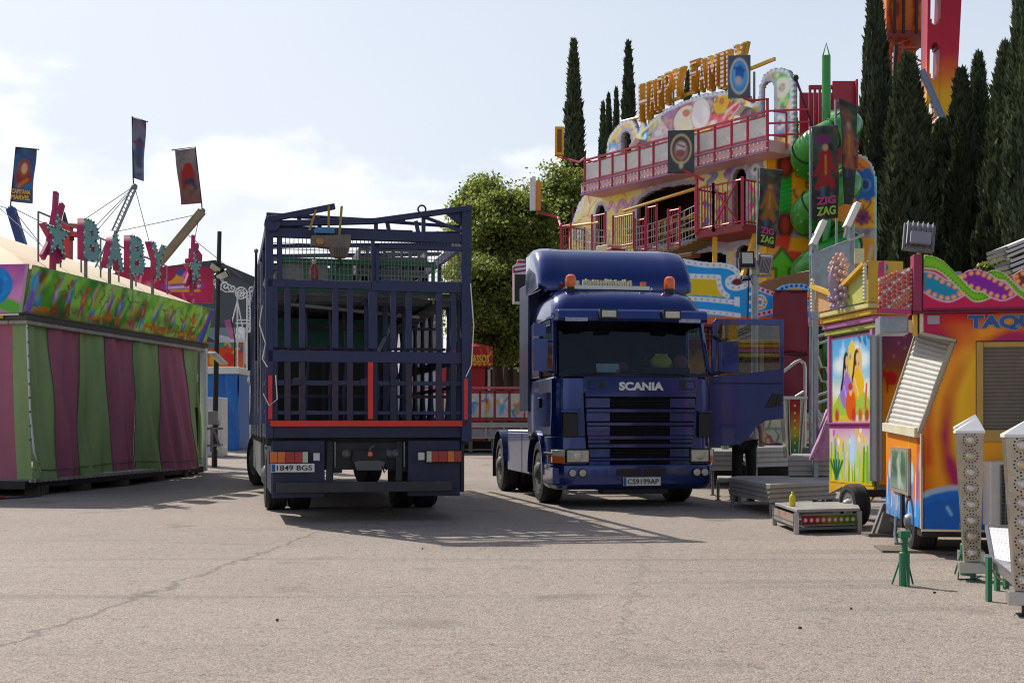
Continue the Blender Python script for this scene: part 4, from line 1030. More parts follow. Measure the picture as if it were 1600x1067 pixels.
# sign letters and stars standing on the fascia
TEAL=mat('letter_teal','#7fb0a8',.5,var=.1); PINK=mat('letter_pink','#b0265f',.45,var=.12,dirt=.15); BULB=mat('sign_bulb','#d6d8cc',.25,var=.15)
def bulbs(q,pts,out,r=.02,m=BULB):
    for (t,z) in pts: q.sphere(st(t,out,z),r,m,6,4)
for ch,t,z0,h,wd in (('B',1.62,4.31,.76,.62),('A',2.52,4.28,.74,.72),('B',3.5,4.29,.76,.68),('Y',4.45,4.32,.74,.74)):
    o=text('sign_letter',ch,TEAL,st(t,.16,z0),U,UZ,h,ST,True,depth=.13,bold=.055,width=wd,side=PINK)
    q=MB(); 
    me=o.data; M=frame_of(ST)
    # bulbs along the outline of the front face
    fr=[f for f in me.polygons if f.material_index==0 and f.normal.dot(M.inverted().to_3x3()@NO)>0]
    seen=[]
    edges={}
    for f in fr:
        for e in f.edge_keys: edges[e]=edges.get(e,0)+1
    cx=sum((me.vertices[v].co for f in fr for v in f.vertices),V())/max(1,sum(len(f.vertices) for f in fr))
    for e,c in edges.items():
        if c!=1: continue
        a,b=M@me.vertices[e[0]].co,M@me.vertices[e[1]].co
        n=max(1,int((b-a).length/.045))
        for k in range(n):
            w=a.lerp(b,(k+.5)/n)
            if all((w-s_).length>.055 for s_ in seen): seen.append(w); q.sphere(w+NO*.01,.022,BULB if len(seen)%2 else mat('letter_teal_dark','#3f6f70',.5),6,3)
    q.build('bulb_pattern',o,True,smooth=60)
    q=MB(); q.bar(st(t+wd/2,.1,3.9),st(t+wd/2,.1,z0+.1),.05,.05,STEEL); q.build('letter_post',o,True)
def star(t,z,s,rot):
    o=None; q=MB()
    def spk(rad,inner,n,r0): 
        return [((rad if k%2==0 else inner)*math.cos(r0+k*math.pi/n),(rad if k%2==0 else inner)*math.sin(r0+k*math.pi/n)) for k in range(2*n)]
    q.prism(spk(.56*s,.22*s,5,rot),st(t,.20,z),U,UZ,.12,TEAL,PINK)
    pts=spk(.50*s,.20*s,5,rot)
    for k in range(10):
        a,b=pts[k],pts[(k+1)%10]
        for j in range(5): q.sphere(st(t,.205,z)+U*(a[0]+(b[0]-a[0])*j/5)+UZ*(a[1]+(b[1]-a[1])*j/5),.022,BULB if j%2 else mat('letter_teal_dark','#3f6f70',.5),6,3)
    o=q.build('sign_star',ST,True)
    q=MB()
    for a_,l_,w_ in ((1.45,.95,.16),(1.05,.85,.13),(2.75,.5,.12),(3.9,.75,.15),(4.65,.72,.2),(5.15,.6,.15)):
        p0=st(t,.12,z)+U*math.cos(a_)*.2*s+UZ*math.sin(a_)*.2*s; p1=st(t,.12,z)+U*math.cos(a_)*l_*s*.85+UZ*math.sin(a_)*l_*s
        q.bar(p0,p1,w_*s,.16,PINK,NO) if False else q.bar(p0,p1,.07,w_*s,PINK,UZ)
    q.build('star_ray',o,True,bevel=.01)
star(.72,4.60,.85,.3); star(6.85,4.80,.82,.5)
q=MB(); q.prism([(0,0),(.35,.1),(.4,.45),(.15,.55),(-.1,.2)],st(7.1,.1,4.75),U,UZ,.1,PINK); q.build('sign_leaf',ST,True)
# low railing behind the letters
q=MB()
for k in range(8): q.tube([st(1.3+k*.8,-.5,3.9),st(1.3+k*.8,-.5,5.15-.04*k)],.018,STEEL,6)
q.tube([st(1.3,-.5,5.15),st(6.9,-.5,4.87)],.018,STEEL,6); q.build('roof_railing',ST,True)

# ================================================================ masts of the bungee ride with flags
def mast(label,top,bot,r,m,truss,wires):
    t=thing('ride_mast',label,'mast',(bot.x,bot.y,0),0,'masts of the bungee ride')
    q=MB()
    if truss:
        for sgn in (-1,1): q.tube([top+V((sgn*.07,0,0)),bot+V((sgn*.1,0,0))],.025,m,6); 
        q.tube([top+V((0,.12,0)),bot+V((0,.14,0))],.025,m,6)
        n=26
        for k in range(n): a=top.lerp(bot,k/n); b=top.lerp(bot,(k+1)/n); q.tube([a+V((-.08,0,0)),b+V((.08,0,0))],.013,m,5); q.tube([a+V((.08,0,0)),b+V((0,.13,0))],.013,m,5)
    else: q.bar(bot,top,r,r,m)
    q.sphere(top,.09,STEEL,8,5); q.bar(bot,V((bot.x,bot.y,0)),.3,.3,STEEL)
    q.build('pole',t,True)
    if wires:
        q=MB()
        for w in wires: q.tube(w,.010,mat('steel_cable','#5a5d62',.5,metal=.6),5,False)
        q.build('guy_wire',t,True)
    return t
BLU=mat('mast_blue','#253a78',.5,var=.2)
D=34
mast('blue leaning mast under the leftmost flag',P(17,326,D),P(46,420,D),.22,BLU,False,[[P(17,328,D),P(-60,260,D+3)],[P(0,326,D),P(72,390,D-4)],[P(20,325,D),P(70,350,D)],[P(20,327,D),P(66,385,D)],[P(12,326,D),P(-40,310,D)]])
mast('grey lattice mast under the tallest middle flag',P(210,292,D),P(140,450,D),.2,GAL,True,[[P(207,293,D),P(126,347,D)],[P(207,294,D),P(150,353,D)],[P(207,296,D),P(152,360,D)],[P(211,294,D),P(234,381,D)]])
mast('weathered brown mast leaning right under the right hand flag',P(316,330,D),P(225,440,D),.2,mat('weathered_boom','#8f7f63',.7,var=.3,dirt=.5),False,[[P(310,335,D),P(168,365,D)],[P(311,340,D),P(295,420,D)],[P(291,365,D),P(380,436,D+6)],[P(275,382,D),P(205,412,D)]])
def banner(name,label,pts,paintf,d,pole=None,group=None,cat='banner',thick=.012):
    """pts: photo pixels of the corners bl, br, tr, tl"""
    bl,br,tr,tl=[P(a,b,d) for a,b in pts]
    w=(br-bl).length; h=(tl-bl).length
    p=Paint(w,h,max(w/40,.018)); paintf(p,w,h)
    o=tuple(bl)
    def fn(u,v):
        u/=w; v/=h; a=bl.lerp(br,u); b=tl.lerp(tr,u); r=a.lerp(b,v); r.y+=.04*math.sin(v*7+u*2); return r
    ob=p.build(name,bl,V((1,0,0)),UZ,None,fn=fn,t=thick,m=muralmat('banner_cloth',.6,dirt=.15),back='#5a5a60',origin=o)
    tag(ob,label,cat,group)
    return ob,bl,br,tr,tl,w,h
def addrod(ob,pts,r,m=DARK):
    q=MB(); q.tube(pts,r,m,6); M=Matrix.Translation(-V(ob.location)); q.v=[tuple(M@V(a)) for a in q.v]; q.build('banner_pole',ob)
def addtext(ob,body,m,o,ux,uy,h,width,bold=.04):
    t=text('lettering',body,m,o,ux,uy,h,width=width,bold=bold,depth=.01)
    M=Matrix.Translation(-V(ob.location))
    for v in t.data.vertices: v.co=M@v.co
    t.parent=ob
def pa(p,w,h):
    p.gradv([(0,'#4c5478'),(h*.3,'#4a5a8a'),(h*.6,'#3f5a80'),(h,'#3e4566')]).tint('#2b6f9a',4,2,.5,.7,.6)
    p.ell(w*.5,h*.45,w*.42,h*.13,'#7a2f28',soft=.05); p.ell(w*.5,h*.62,w*.28,h*.17,'#8f4a34',soft=.03); p.ell(w*.52,h*.62,w*.14,h*.10,'#cfa088',soft=.02); p.line([(w*.3,h*.3),(w*.7,h*.42)],.1,'#b06a3a',soft=.03)
def pb(p,w,h):
    p.gradv([(0,'#6a7088'),(h*.4,'#7c8092'),(h,'#6c6470')]).tint('#3a3f5a',3,5,.45,.65,.7)
    p.ell(w*.6,h*.62,w*.16,h*.08,'#30344c',soft=.03); p.line([(w*.55,h*.25),(w*.6,h*.6)],.2,'#3c4668',soft=.04); p.line([(w*.1,h*.6),(w*.7,h*.58)],.07,'#7a2f3a',soft=.03)
def pc(p,w,h):
    p.gradv([(0,'#7a4a48'),(h*.4,'#6f5a56'),(h,'#8c8684')]).tint('#4a4348',3,6,.45,.7,.6)
    p.ell(w*.5,h*.5,w*.36,h*.17,'#8a2420',soft=.05); p.ell(w*.55,h*.66,w*.2,h*.09,'#9a2a24',soft=.03); p.line([(w*.2,h*.3),(w*.4,h*.45)],.1,'#8a2420',soft=.03); p.line([(w*.8,h*.28),(w*.65,h*.45)],.1,'#333a52',soft=.03); p.ell(w*.5,h*.4,w*.3,h*.05,'#2d2f42',soft=.03)
ob,bl,br,tr,tl,w_,h_=banner('ride_flag','dark blue vertical flag lettered in yellow, leftmost of the three',[(17,315),(50,318),(57,233),(25,230)],pa,D,group='flags on the bungee ride masts',cat='flag')
addrod(ob,[P(16,326,D),P(17,315,D),P(25,230,D),P(61,234,D)],.018)
UX=(br-bl).normalized(); UY=(tl-bl).normalized(); OF=V((0,-.09,0))
addtext(ob,'CAPITANA',YELP,bl+UX*.03+UY*.22+OF,UX,UY,.13,w_-.06); addtext(ob,'MARVEL',YELP,bl+UX*.03+UY*.06+OF,UX,UY,.13,w_-.06)
ob,bl,br,tr,tl,w_,h_=banner('ride_flag','grey blue flag on the highest mast, middle of the three',[(208,278),(224,283),(228,190),(207,183)],pb,D,group='flags on the bungee ride masts',cat='flag')
addrod(ob,[P(209,292,D),P(208,278,D),P(206.5,182,D),P(231,191,D)],.018)
ob,bl,br,tr,tl,w_,h_=banner('ride_flag','grey and red flag on the mast nearest the lorry',[(283,320),(315,317),(305,231),(273,235)],pc,D,group='flags on the bungee ride masts',cat='flag')
addrod(ob,[P(316,330,D),P(315,317,D),P(305,230,D),P(268,235,D)],.018)
UX=(br-bl).normalized(); UY=(tl-bl).normalized(); 
# red ride frame peeping over the roof
t=thing('red_ride_frame','red steel frame with a seat rail showing above the canvas roof','ride frame',tuple(P(105,420,30))[:2]+(0,))
q=MB(); q.bar(P(103,420,30)*1,P(104,352,30),.25,.25,REDP); q.bar(V((P(103,420,30).x,30,0)),P(103,420,30),.25,.25,REDP); q.build('column',t,True)
q=MB(); q.bar(P(97,352,30),P(126,354,30),.2,.09,REDP); q.bar(P(97,366,30),P(126,367,30),.2,.12,REDP); q.tube([P(99,345,30),P(99,366,30)],.03,REDP,6); q.tube([P(122,354,30),P(122,366,30)],.03,REDP,6); q.tube([P(110,368,30),P(112,376,30)],.07,DARK,8); q.prism([(0,0),(.14,0),(.06,.3)],P(96,350,30),(1,0,0),(0,0,1),.1,DARK); q.build('seat_rail',t,True)
# hot pink sign board behind the letters
t=thing('pink_sign_board','hot pink ride sign board behind the letters with a yellow winged emblem','sign board',tuple(P(255,470,32))[:2]+(0,))
p=Paint(2.6,.95,.03,'#b81a55'); p.gradv([(0,'#c01a60'),(.5,'#c8205a'),(.95,'#8f1844')]).tint('#8a1540',1.5,3,.45,.7,.6)
p.poly([(1.3,.5),(1.55,.62),(1.7,.85),(1.85,.62),(2.3,.72),(2.1,.5),(2.3,.3),(1.5,.3)],'#d9a53a'); p.line([(1.3,.42),(2.3,.45)],.16,'#8a3f9a',soft=.02); p.line([(1.4,.40),(2.25,.44)],.06,'#e8d0e0'); p.ell(1.75,.8,.12,.1,'#3a4a9a'); p.ell(.9,.4,.12,.16,'#e07a9a',soft=.05); p.scribble(14,['#e87aa0','#e8b0c0'],6,.03,.4)
b0=P(180,474,32); p.build('sign_face',b0,V((1,-.05,0)),UZ,t,t=.08)
q=MB(); q.bar(V((b0.x+.3,32.1,0)),b0+V((.3,.1,.5)),.1,.1,STEEL); q.bar(V((b0.x+2.2,32.1,0)),b0+V((2.2,.1,.5)),.1,.1,STEEL); q.build('support_post',t,True)
# black lamp post with floodlights
t=thing('floodlight_post','thin black post with two floodlights beside the striped stall','lamp post',(P(336,690,31).x,31,GZ(31)))
q=MB(); q.tube([V((P(335,690,31).x,31,GZ(31))),P(338,560,31),P(343,362,31)],[.075,.065,.055],TRIM,8); q.build('pole',t,True)
for i,(px,py) in enumerate(((338,418),(347,430))):
    q=MB(); c=P(px,py,31); M=Matrix.Translation(c)@Matrix.Rotation(R(-25 if i else 35),4,'Y')@Matrix.Rotation(R(30),4,'X'); q.box((-.17,-.06,-.10),(.17,.06,.10),TRIM,M); q.box((-.14,-.068,-.08),(.14,-.061,.08),LENS,M); q.bar(c,P(342,440,31),.04,.04,TRIM); q.build('floodlight',t,True,bevel=.01)
q=MB(); c=P(334,650,31); q.box((c.x-.1,30.8,c.z-.22),(c.x+.14,30.93,c.z+.12),mat('meter_box','#8e8d88',.6,dirt=.4)); q.build('meter_box',t,True,bevel=.015)
# white cabinet and blue booth
c=P(308,705,36)
t=thing('white_cabinet','plain white cabinet standing between the striped stall and the blue booth','cabinet',(c.x,36,GZ(36)))
q=MB(); q.box((0,0,0),(.72,.8,1.75),WHT); q.build('body',t,bevel=.02)
q=MB(); q.box((.02,-.012,.06),(.70,-.002,1.7),mat('cabinet_door','#cfcfd4',.5,dirt=.25)); q.box((.62,-.03,.9),(.66,-.012,1.05),STEEL); q.build('door',t)
c=P(318,705,40)
t=thing('blue_booth','bright blue booth draped in tarpaulin with a white counter roof','booth',(c.x,40,GZ(40)))
bt=mat('blue_tarp','#1767b8',.5,var=.2,scale=1.5,bump=.6,bscale=4)
q=MB(); q.sheet(lambda u,v: V((.75+u*.40+.03*math.sin(v*6),.03*math.sin(v*11+u*6)-.05*v,2.5*v)),8,14,bt); q.sheet(lambda u,v: V((1.15+.02*math.sin(v*9),u*1.6,2.5*v)),6,10,bt); q.sheet(lambda u,v: V((-.1+.9*u,.02*math.sin(u*9),1.4+1.1*v)),8,8,bt); q.build('tarpaulin',t)
q=MB(); q.box((-.15,-.15,2.5),(1.22,1.7,2.72),WHT); q.build('counter_roof',t,bevel=.03)
q=MB(); q.box((-.1,.3,0),(1.12,1.6,2.5),mat('booth_wall','#2a5c95',.6,var=.2)); q.box((-.1,.02,0),(.74,.29,1.38),WHT); q.build('wall',t)
# white street lamp post
c=P(376,684,60); t=thing('street_post','grey post with a white upper half beside the sloping road','street post',(c.x,60,GZ(60)))
q=MB(); q.box((-.19,-.19,0),(.19,.19,3.6),mat('post_grey','#6f7278',.7)); q.build('lower_shaft',t); q=MB(); q.box((-.185,-.185,3.605),(.185,.185,5.4),WHT); q.build('upper_shaft',t)
# filigree light arch
t=thing('light_arch','white scrollwork festival light arch standing behind the blue booth','light arch',(P(376,690,52).x,52,GZ(52)))
AW=mat('arch_white','#dcdcda',.5)
def pp(a,b): return P(a,b,52)
def ring(q,cx,cy,r,n=16,rad=.03): q.tube([pp(cx+r*math.cos(k*2*math.pi/n),cy+r*math.sin(k*2*math.pi/n)) for k in range(n+1)],rad,AW,5,False)
q=MB()
for a in (371,386,391): q.tube([pp(a,455),pp(a,700)],.035,AW,6)
for a,b,c_,d_ in ((371,470,362,505),(362,505,366,520),(386,462,400,500),(388,470,400,520),(371,500,398,500),(368,505,398,505),(370,530,398,530),(371,470,379,510)): q.tube([pp(a,b),pp(c_,d_)],.03,AW,5)
for k in range(16): q.tube([pp(386,455+k*5),pp(391,458+k*5)],.016,AW,4)
ring(q,377,458,9); ring(q,377,458,5); ring(q,377,517,6); ring(q,393,514,7); ring(q,372,525,4)
for k in range(6): q.tube([pp(377,458),pp(377+9*math.cos(k*1.05),458+9*math.sin(k*1.05))],.018,AW,4)
q.build('column',t,True)
q=MB()
def curl(x,y,r,s,f): q.tube([pp(x+s*r*(1-k/22)*math.cos(f+k*.42),y+r*(1-k/22)*math.sin(f+k*.42)) for k in range(20)],.032,AW,5)
for x,y,r,s,f in ((332,440,6,1,0),(340,449,6,-1,2),(352,447,7,1,3),(363,450,6,-1,0),(328,450,5,1,1),(393,453,6,-1,2.5),(346,436,5,1,2)): curl(x,y,r,s,f)
q.tube([pp(322,440),pp(336,444),pp(352,456),pp(366,456)],.03,AW,5); q.tube([pp(322,436),pp(345,438),pp(368,450)],.03,AW,5)
q.build('scroll_arm',t,True)
# far fairground stuff
c=P(322,585,54); t=thing('fruit_ride','distant orange and red ride front painted with fruit, under a teal arch','ride front',(c.x,54,GZ(54)))
p=Paint(1.75,1.4,.05,'#b5552a'); p.gradv([(0,'#a07a3a'),(.3,'#c86a2a'),(1.1,'#b8452f')]).ell(.55,.6,.3,.3,'#d9a032').ell(1.1,.65,.3,.3,'#c2302a').ell(.9,.35,.2,.2,'#d8702a').line([(0,1.1),(.4,1.28),(1.2,1.3),(1.75,1.1)],.22,'#3f6f70').scribble(10,['#7a2a4a','#e0b050'],3,.05,.3); p.build('painted_front',P(318,584,54),V((1,0,0)),UZ,t,t=.3)
q=MB(); q.box((c.x-.2,54.02,0),(c.x+2.0,54.8,P(0,584,54).z),mat('ride_base','#6b665f',.8)); q.build('base',t,True)
c=P(382,560,56); t=thing('magenta_panel','plain magenta panel stand beside the fruit ride','panel',(c.x,56,GZ(56)))
q=MB(); a,b=P(362,572,56),P(378,548,56); q.box((a.x,56,a.z),(P(374,0,56).x,56.15,b.z),mat('magenta_sheet','#a01560',.6,var=.15)); q.build('sheet_panel',t,True); q=MB(); q.box((a.x+.1,56.02,0),(a.x+.25,56.1,a.z),STEEL); q.build('support_post',t,True)
c=P(362,545,50); ob,bl,br,tr,tl,w_,h_=banner('pink_flag','faded pink feather flag leaning near the light arch',[(359,529),(367,530),(361,498),(350,500)],lambda p,w,h: p.gradv([(0,'#b07a98'),(h,'#a8608c')]).tint('#8a4a78',2,2,.5,.7,.5),50,cat='flag'); addrod(ob,[V((P(364,600,50).x,50.05,GZ(50))),P(367,530,50),P(361,498,50)],.03)
c=P(290,560,92); t=thing('grey_hall','large dark grey hall with a sloping roof edge beyond the fairground','building',(P(95,600,92).x,92,0))
q=MB(); x0,x1=P(95,0,92).x,P(425,0,92).x; z0,z1=P(0,420,92).z,P(0,452,92).z
hall=mat('hall_cladding','#51565b',.7,var=.08,scale=.4)
q.prism([(x0,0),(x1,0),(x1,z1),(P(340,0,92).x,z0+.3),(x0,z0-1.3)],(0,92,0),(1,0,0),(0,0,1),18,hall)
q.build('wall',t,True)
q=MB(); q.bar(V((P(335,0,92).x,91.9,z0+.4)),V((x1,91.9,z1+.1)),.5,.5,mat('roof_edge','#3d4246',.6)); q.bar(V((x0,91.9,z0-1.1)),V((P(335,0,92).x,91.9,z0+.4)),.5,.4,mat('roof_edge','#3d4246',.6)); q.build('roof_edge',t,True)
q=MB(); q.box((x0,91.85,P(0,536,92).z),(x1,91.98,P(0,512,92).z),mat('hall_band','#7e8d92',.5,var=.1)); q.build('window_band',t,True)
c=P(392,640,68); t=thing('retaining_wall','low brown retaining wall at the foot of the sloping road','wall',(c.x,66,GZ(66)))
q=MB(); q.box((P(384,0,66).x,66,0),(P(470,0,66).x,66.5,P(0,610,66).z),mat('brown_masonry','#77614f',.85,var=.2,scale=3,bump=.4,bscale=10)); q.box((P(384,0,66).x-.05,65.95,P(0,610,66).z),(P(470,0,66).x,66.55,P(0,606,66).z),mat('coping','#8f8a82',.8)); q.build('wall',t,True)
# white tent roof behind
c=P(345,540,58); t=thing('white_tent','white tent with a dark ridge pole behind the fruit ride','tent',(c.x,58,GZ(58)))
q=MB(); q.prism([(0,0),(2.3,0),(2.0,1.0),(.6,1.35)],P(318,566,58),(1,0,0),(0,0,1),2.5,mat('tent_white','#d5d6da',.8)); q.build('canopy',t,True)
q=MB(); q.bar(P(322,528,57.5),P(368,556,57.5),.25,.25,mat('ridge_blue','#333a66',.6)); q.bar(V((P(325,0,58).x,58.5,GZ(58))),P(325,560,58.5),.1,.1,STEEL); q.bar(V((P(380,0,58).x,58.5,GZ(58))),P(380,560,58.5),.1,.1,STEEL); q.build('ridge_pole',t,True)

t=thing('power_cable','black power cable looping on the ground below the striped stall corner','cable',tuple(st(-.3,.2,0)))
q=MB(); q.tube([st(-1.6,-.6,.012),st(-.9,.0,.012),st(-.35,.28,.012),st(.0,.3,.02),st(.25,.16,.12),st(.3,.1,.28)],.014,TRIM,6); q.build('cable_run',t,True); q=MB(); q.tube([st(-.95,.02,.03),st(-.8,.09,.03)],.028,mat('plug_red','#8a2a24',.5),8); q.build('plug',t,True)
# ================================================================ trees
def leafmat(name,c0,c1,tr=.25,rough=.6):
    m=bpy.data.materials.new(name); N,L=nt(m); b=N['Principled BSDF']
    g=N.new('ShaderNodeNewGeometry'); r=N.new('ShaderNodeValToRGB'); r.color_ramp.elements[0].color=c0+(1,); r.color_ramp.elements[1].color=c1+(1,)
    L.new(g.outputs['Random Per Island'],r.inputs['Fac']); 
    oi=N.new('ShaderNodeObjectInfo'); hs=N.new('ShaderNodeHueSaturation'); mr=N.new('ShaderNodeMapRange'); mr.inputs['To Min'].default_value=.75; mr.inputs['To Max'].default_value=1.25
    L.new(oi.outputs['Random'],mr.inputs['Value']); L.new(mr.outputs[0],hs.inputs['Value']); L.new(r.outputs['Color'],hs.inputs['Color'])
    L.new(hs.outputs['Color'],b.inputs['Base Color']); b.inputs['Roughness'].default_value=rough
    t=N.new('ShaderNodeBsdfTranslucent'); L.new(hs.outputs['Color'],t.inputs['Color'])
    mx=N.new('ShaderNodeMixShader'); mx.inputs['Fac'].default_value=tr
    o=[n for n in N if n.type=='OUTPUT_MATERIAL'][0]; L.new(b.outputs[0],mx.inputs[1]); L.new(t.outputs[0],mx.inputs[2]); L.new(mx.outputs[0],o.inputs['Surface'])
    return m
CYP=leafmat('cypress_needles',(.022,.036,.016),(.085,.112,.045),.2,.7)
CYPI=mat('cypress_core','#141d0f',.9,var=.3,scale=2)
LEAF=leafmat('tree_leaves',(.08,.14,.028),(.36,.39,.075),.55,.5)
BARK=mat('bark','#4d4035',.9,var=.3,scale=3,bump=.6,bscale=12)
def cyp_r(h,seed):                       # radius profile of unit height
    base=min(1,(h/.06))*.75+.25*min(1,h/.3)
    return base*max(.02,(1-h**2.6)**.75)*(1-.18*h)
def crown_mesh(H,Rm,seed,n=9000):
    g=np.random.default_rng(seed); q=MB(); 
    h=g.random(n)**.9*.985+.01; a=g.random(n)*6.2832
    lob=1+.13*np.sin(a*3+seed+h*9)+.10*np.sin(a*5-h*23+seed*2)+.08*np.sin(h*50+a*2)
    rr=np.array([cyp_r(x,seed) for x in h])*Rm*lob*(.70+.36*g.random(n)**.6)
    c=np.stack([rr*np.cos(a),rr*np.sin(a),h*H],1)
    out=np.stack([np.cos(a),np.sin(a),np.zeros(n)],1)
    d=out*(.25+.35*g.random((n,1)))+np.array([0,0,1.])+g.normal(0,.22,(n,3)); d/=np.linalg.norm(d,axis=1,keepdims=True)
    s=np.cross(d,out+g.normal(0,.5,(n,3))); s/=np.linalg.norm(s,axis=1,keepdims=True)
    L_=(.22+.34*g.random((n,1)))*(Rm/.8)**.4; W_=(.05+.07*g.random((n,1)))*(Rm/.8)**.4
    p0=c-d*L_*.4; p1=c+s*W_; p2=c+d*L_*.6; p3=c-s*W_
    vs=np.stack([p0,p1,p2,p3],1).reshape(-1,3); 
    q.v=[tuple(x) for x in vs]; q.f=[(4*i,4*i+1,4*i+2,4*i+3) for i in range(n)]; q.mats=[CYP]; q.m=[0]*n
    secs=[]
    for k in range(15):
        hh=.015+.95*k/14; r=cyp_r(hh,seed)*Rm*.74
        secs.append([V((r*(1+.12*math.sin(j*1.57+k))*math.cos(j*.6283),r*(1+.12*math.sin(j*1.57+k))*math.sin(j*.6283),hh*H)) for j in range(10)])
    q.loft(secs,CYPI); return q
def cypress(H,Rm,seed,n):
    t=thing('cypress_tree','','tree',(0,0,0),0,'cypress trees behind the funhouse and booths')
    q=MB(); q.tube([(0,0,0),(0,0,H*.3),(0,0,H*.8)],[.22,.16,.05],BARK,8); q.build('trunk',t)
    crown_mesh(H,Rm,seed,n).build('crown',t,smooth=0); return t
protoA=cypress(20,.62,1,7000); protoB=cypress(18,1.0,2,11000); protoC=cypress(14,1.15,3,12000)
used={}
def place(proto,px,ytop,d,wpx,label,key,H0,R0,rot):
    ztop=CH+(HY-ytop)/F*d; x=(px-HX)/F*d; sc=ztop/H0; sr=(wpx/2/F*d)/R0/(.66 if key=='A' else .84)
    loc=(x,d,0)
    if key not in used:
        used[key]=1; proto.location=loc; proto.rotation_euler=(0,0,rot); proto.scale=(sr,sr,sc); proto['label']=label
    else: dup(proto,loc,rot,label,scale=(sr,sr,sc))
place(protoA,896,62,60,34,'tall thin cypress standing alone left of the funhouse','A',20,.62,.3)
place(protoA,982,66,62,27,'tall narrow cypress rising above the left hump of the funhouse','A',20,.62,1.9)
place(protoA,963,138,64,18,'short thin cypress between two taller ones, touching the tallest of its cluster','A',20,.62,2.7)
place(protoA,951,147,66,19,'slim cypress, middle of the small cluster left of the funhouse top','A',20,.62,4.1)
place(protoA,942,160,63,18,'lowest slim cypress at the left end of the small cluster by the funhouse','A',20,.62,5.2)
place(protoA,1075,112,60,24,'cypress tip showing between the two words of the funhouse sign','A',20,.62,.9)
place(protoA,1241,165,58,26,'cypress tip peeping between the funhouse hump and the green slide','A',20,.62,3.3)
place(protoB,1367,-60,50,56,'very tall cypress left of the orange drop tower, running out of the picture','B',18,1.0,.4)
place(protoB,1379,60,52,50,'shorter cypress leaning on the very tall one beside the drop tower','B',18,1.0,2.2)
place(protoC,1418,88,46,96,'broad cypress standing in front of the orange drop tower','C',14,1.15,.2)
place(protoC,1502,112,47,74,'cypress right of the striped pylon, first of the close row','C',14,1.15,1.3)
place(protoB,1529,84,48,60,'pointed cypress, second of the close row right of the pylon','B',18,1.0,3.9)
place(protoC,1571,72,45,82,'broad dark cypress behind the ticket trailer roof','C',14,1.15,2.6)
place(protoB,1600,-80,42,62,'very tall cypress cut by the right edge of the picture','B',18,1.0,5.0)
place(protoC,1470,190,52,70,'low cypress just under the red and yellow pylon','C',14,1.15,4.4)
place(protoC,1545,215,50,90,'bushy low cypress filling the row behind the ticket trailer','C',14,1.15,5.6)
place(protoC,1617,120,46,80,'cypress half out of the picture behind the stacked white boards','C',14,1.15,3.0)
def broad(name,label,px,py,d,rx,rz,seed,nc,nl,lsz=.2):
    g=random.Random(seed); c=P(px,py,d); base=V((c.x,d,GZ(d)))
    t=thing(name,label,'tree',tuple(base))
    q=MB(); top=V((c.x,d,c.z-rz*.5)); q.tube([base,base.lerp(top,.5)+V((.1,0,0)),top],[.32*min(1,rx/2),.24*min(1,rx/2),.15*min(1,rx/2)],BARK,10)
    cl=[]; 
    for k in range(nc):
        while True:
            v=V((g.uniform(-1,1),g.uniform(-1,1),g.uniform(-1,1)))
            if .3<v.length<1: break
        v=v*(.62+.38*g.random())/max(v.length,.55)*.86
        p=c+V((v.x*rx,v.y*rx,v.z*rz)); cl.append((p,g.uniform(.55,1.05)*rx*.32))
    for p,r in cl[::2]:
        m=top.lerp(p,.5)+V((g.uniform(-.2,.2),g.uniform(-.2,.2),.1)); s_=base.lerp(top,g.uniform(.6,1)); q.tube([s_,m,p],[.09*min(1,rx/2),.055*min(1,rx/2),.02*min(1,rx/2)],BARK,5)
    q.build('trunk',t,True)
    G_=np.random.default_rng(seed); vs=[]
    for p,r in cl:
        n=nl; v=G_.normal(0,1,(n,3)); v/=np.linalg.norm(v,axis=1,keepdims=True); v*=(np.abs(G_.normal(.62,.34,(n,1))))*r*np.array([1.15,1.15,.75])
        cc=np.array(p)+v; d_=v/r*.6+G_.normal(0,.6,(n,3))+np.array([0,0,-.35]); d_/=np.linalg.norm(d_,axis=1,keepdims=True)
        s_=np.cross(d_,G_.normal(0,1,(n,3))); s_/=np.linalg.norm(s_,axis=1,keepdims=True)
        L_=lsz*(.6+.8*G_.random((n,1))); W_=L_*.30
        vs.append(np.stack([cc-d_*L_*.5,cc+s_*W_,cc+d_*L_*.5,cc-s_*W_],1).reshape(-1,3))
    vs=np.concatenate(vs); n=len(vs)//4; q=MB(); q.v=[tuple(x) for x in vs]; q.f=[(4*i,4*i+1,4*i+2,4*i+3) for i in range(n)]; q.mats=[LEAF]; q.m=[0]*n
    q.build('crown',t,True,smooth=0); return t
broad('broadleaf_tree','large yellowish green leafy tree between the lorry and the tractor unit',790,375,50,2.45,3.15,5,95,560,.15)
broad('broadleaf_tree','rounded green tree just above the right post of the lorry cage',752,335,52,1.5,1.9,27,55,520,.15)
broad('broadleaf_tree','leafy tree partly hidden by the left end of the funhouse',878,372,54,2.1,3.5,9,75,500,.15)
broad('broadleaf_tree','full leafy tree hanging low over the brown building roof',775,478,47.5,2.2,2.4,21,100,480,.15)
broad('broadleaf_tree','low leafy tree behind the lorry cage and the big tree',742,450,56,1.8,4.0,13,70,460,.15)
broad('broadleaf_tree','dark lower foliage tree above the brown building roof',850,485,51,2.1,2.3,15,70,460,.15)
broad('broadleaf_tree','small bright bush showing behind the grey box on the ticket trailer',1560,440,30,.75,.6,17,16,200,.12)
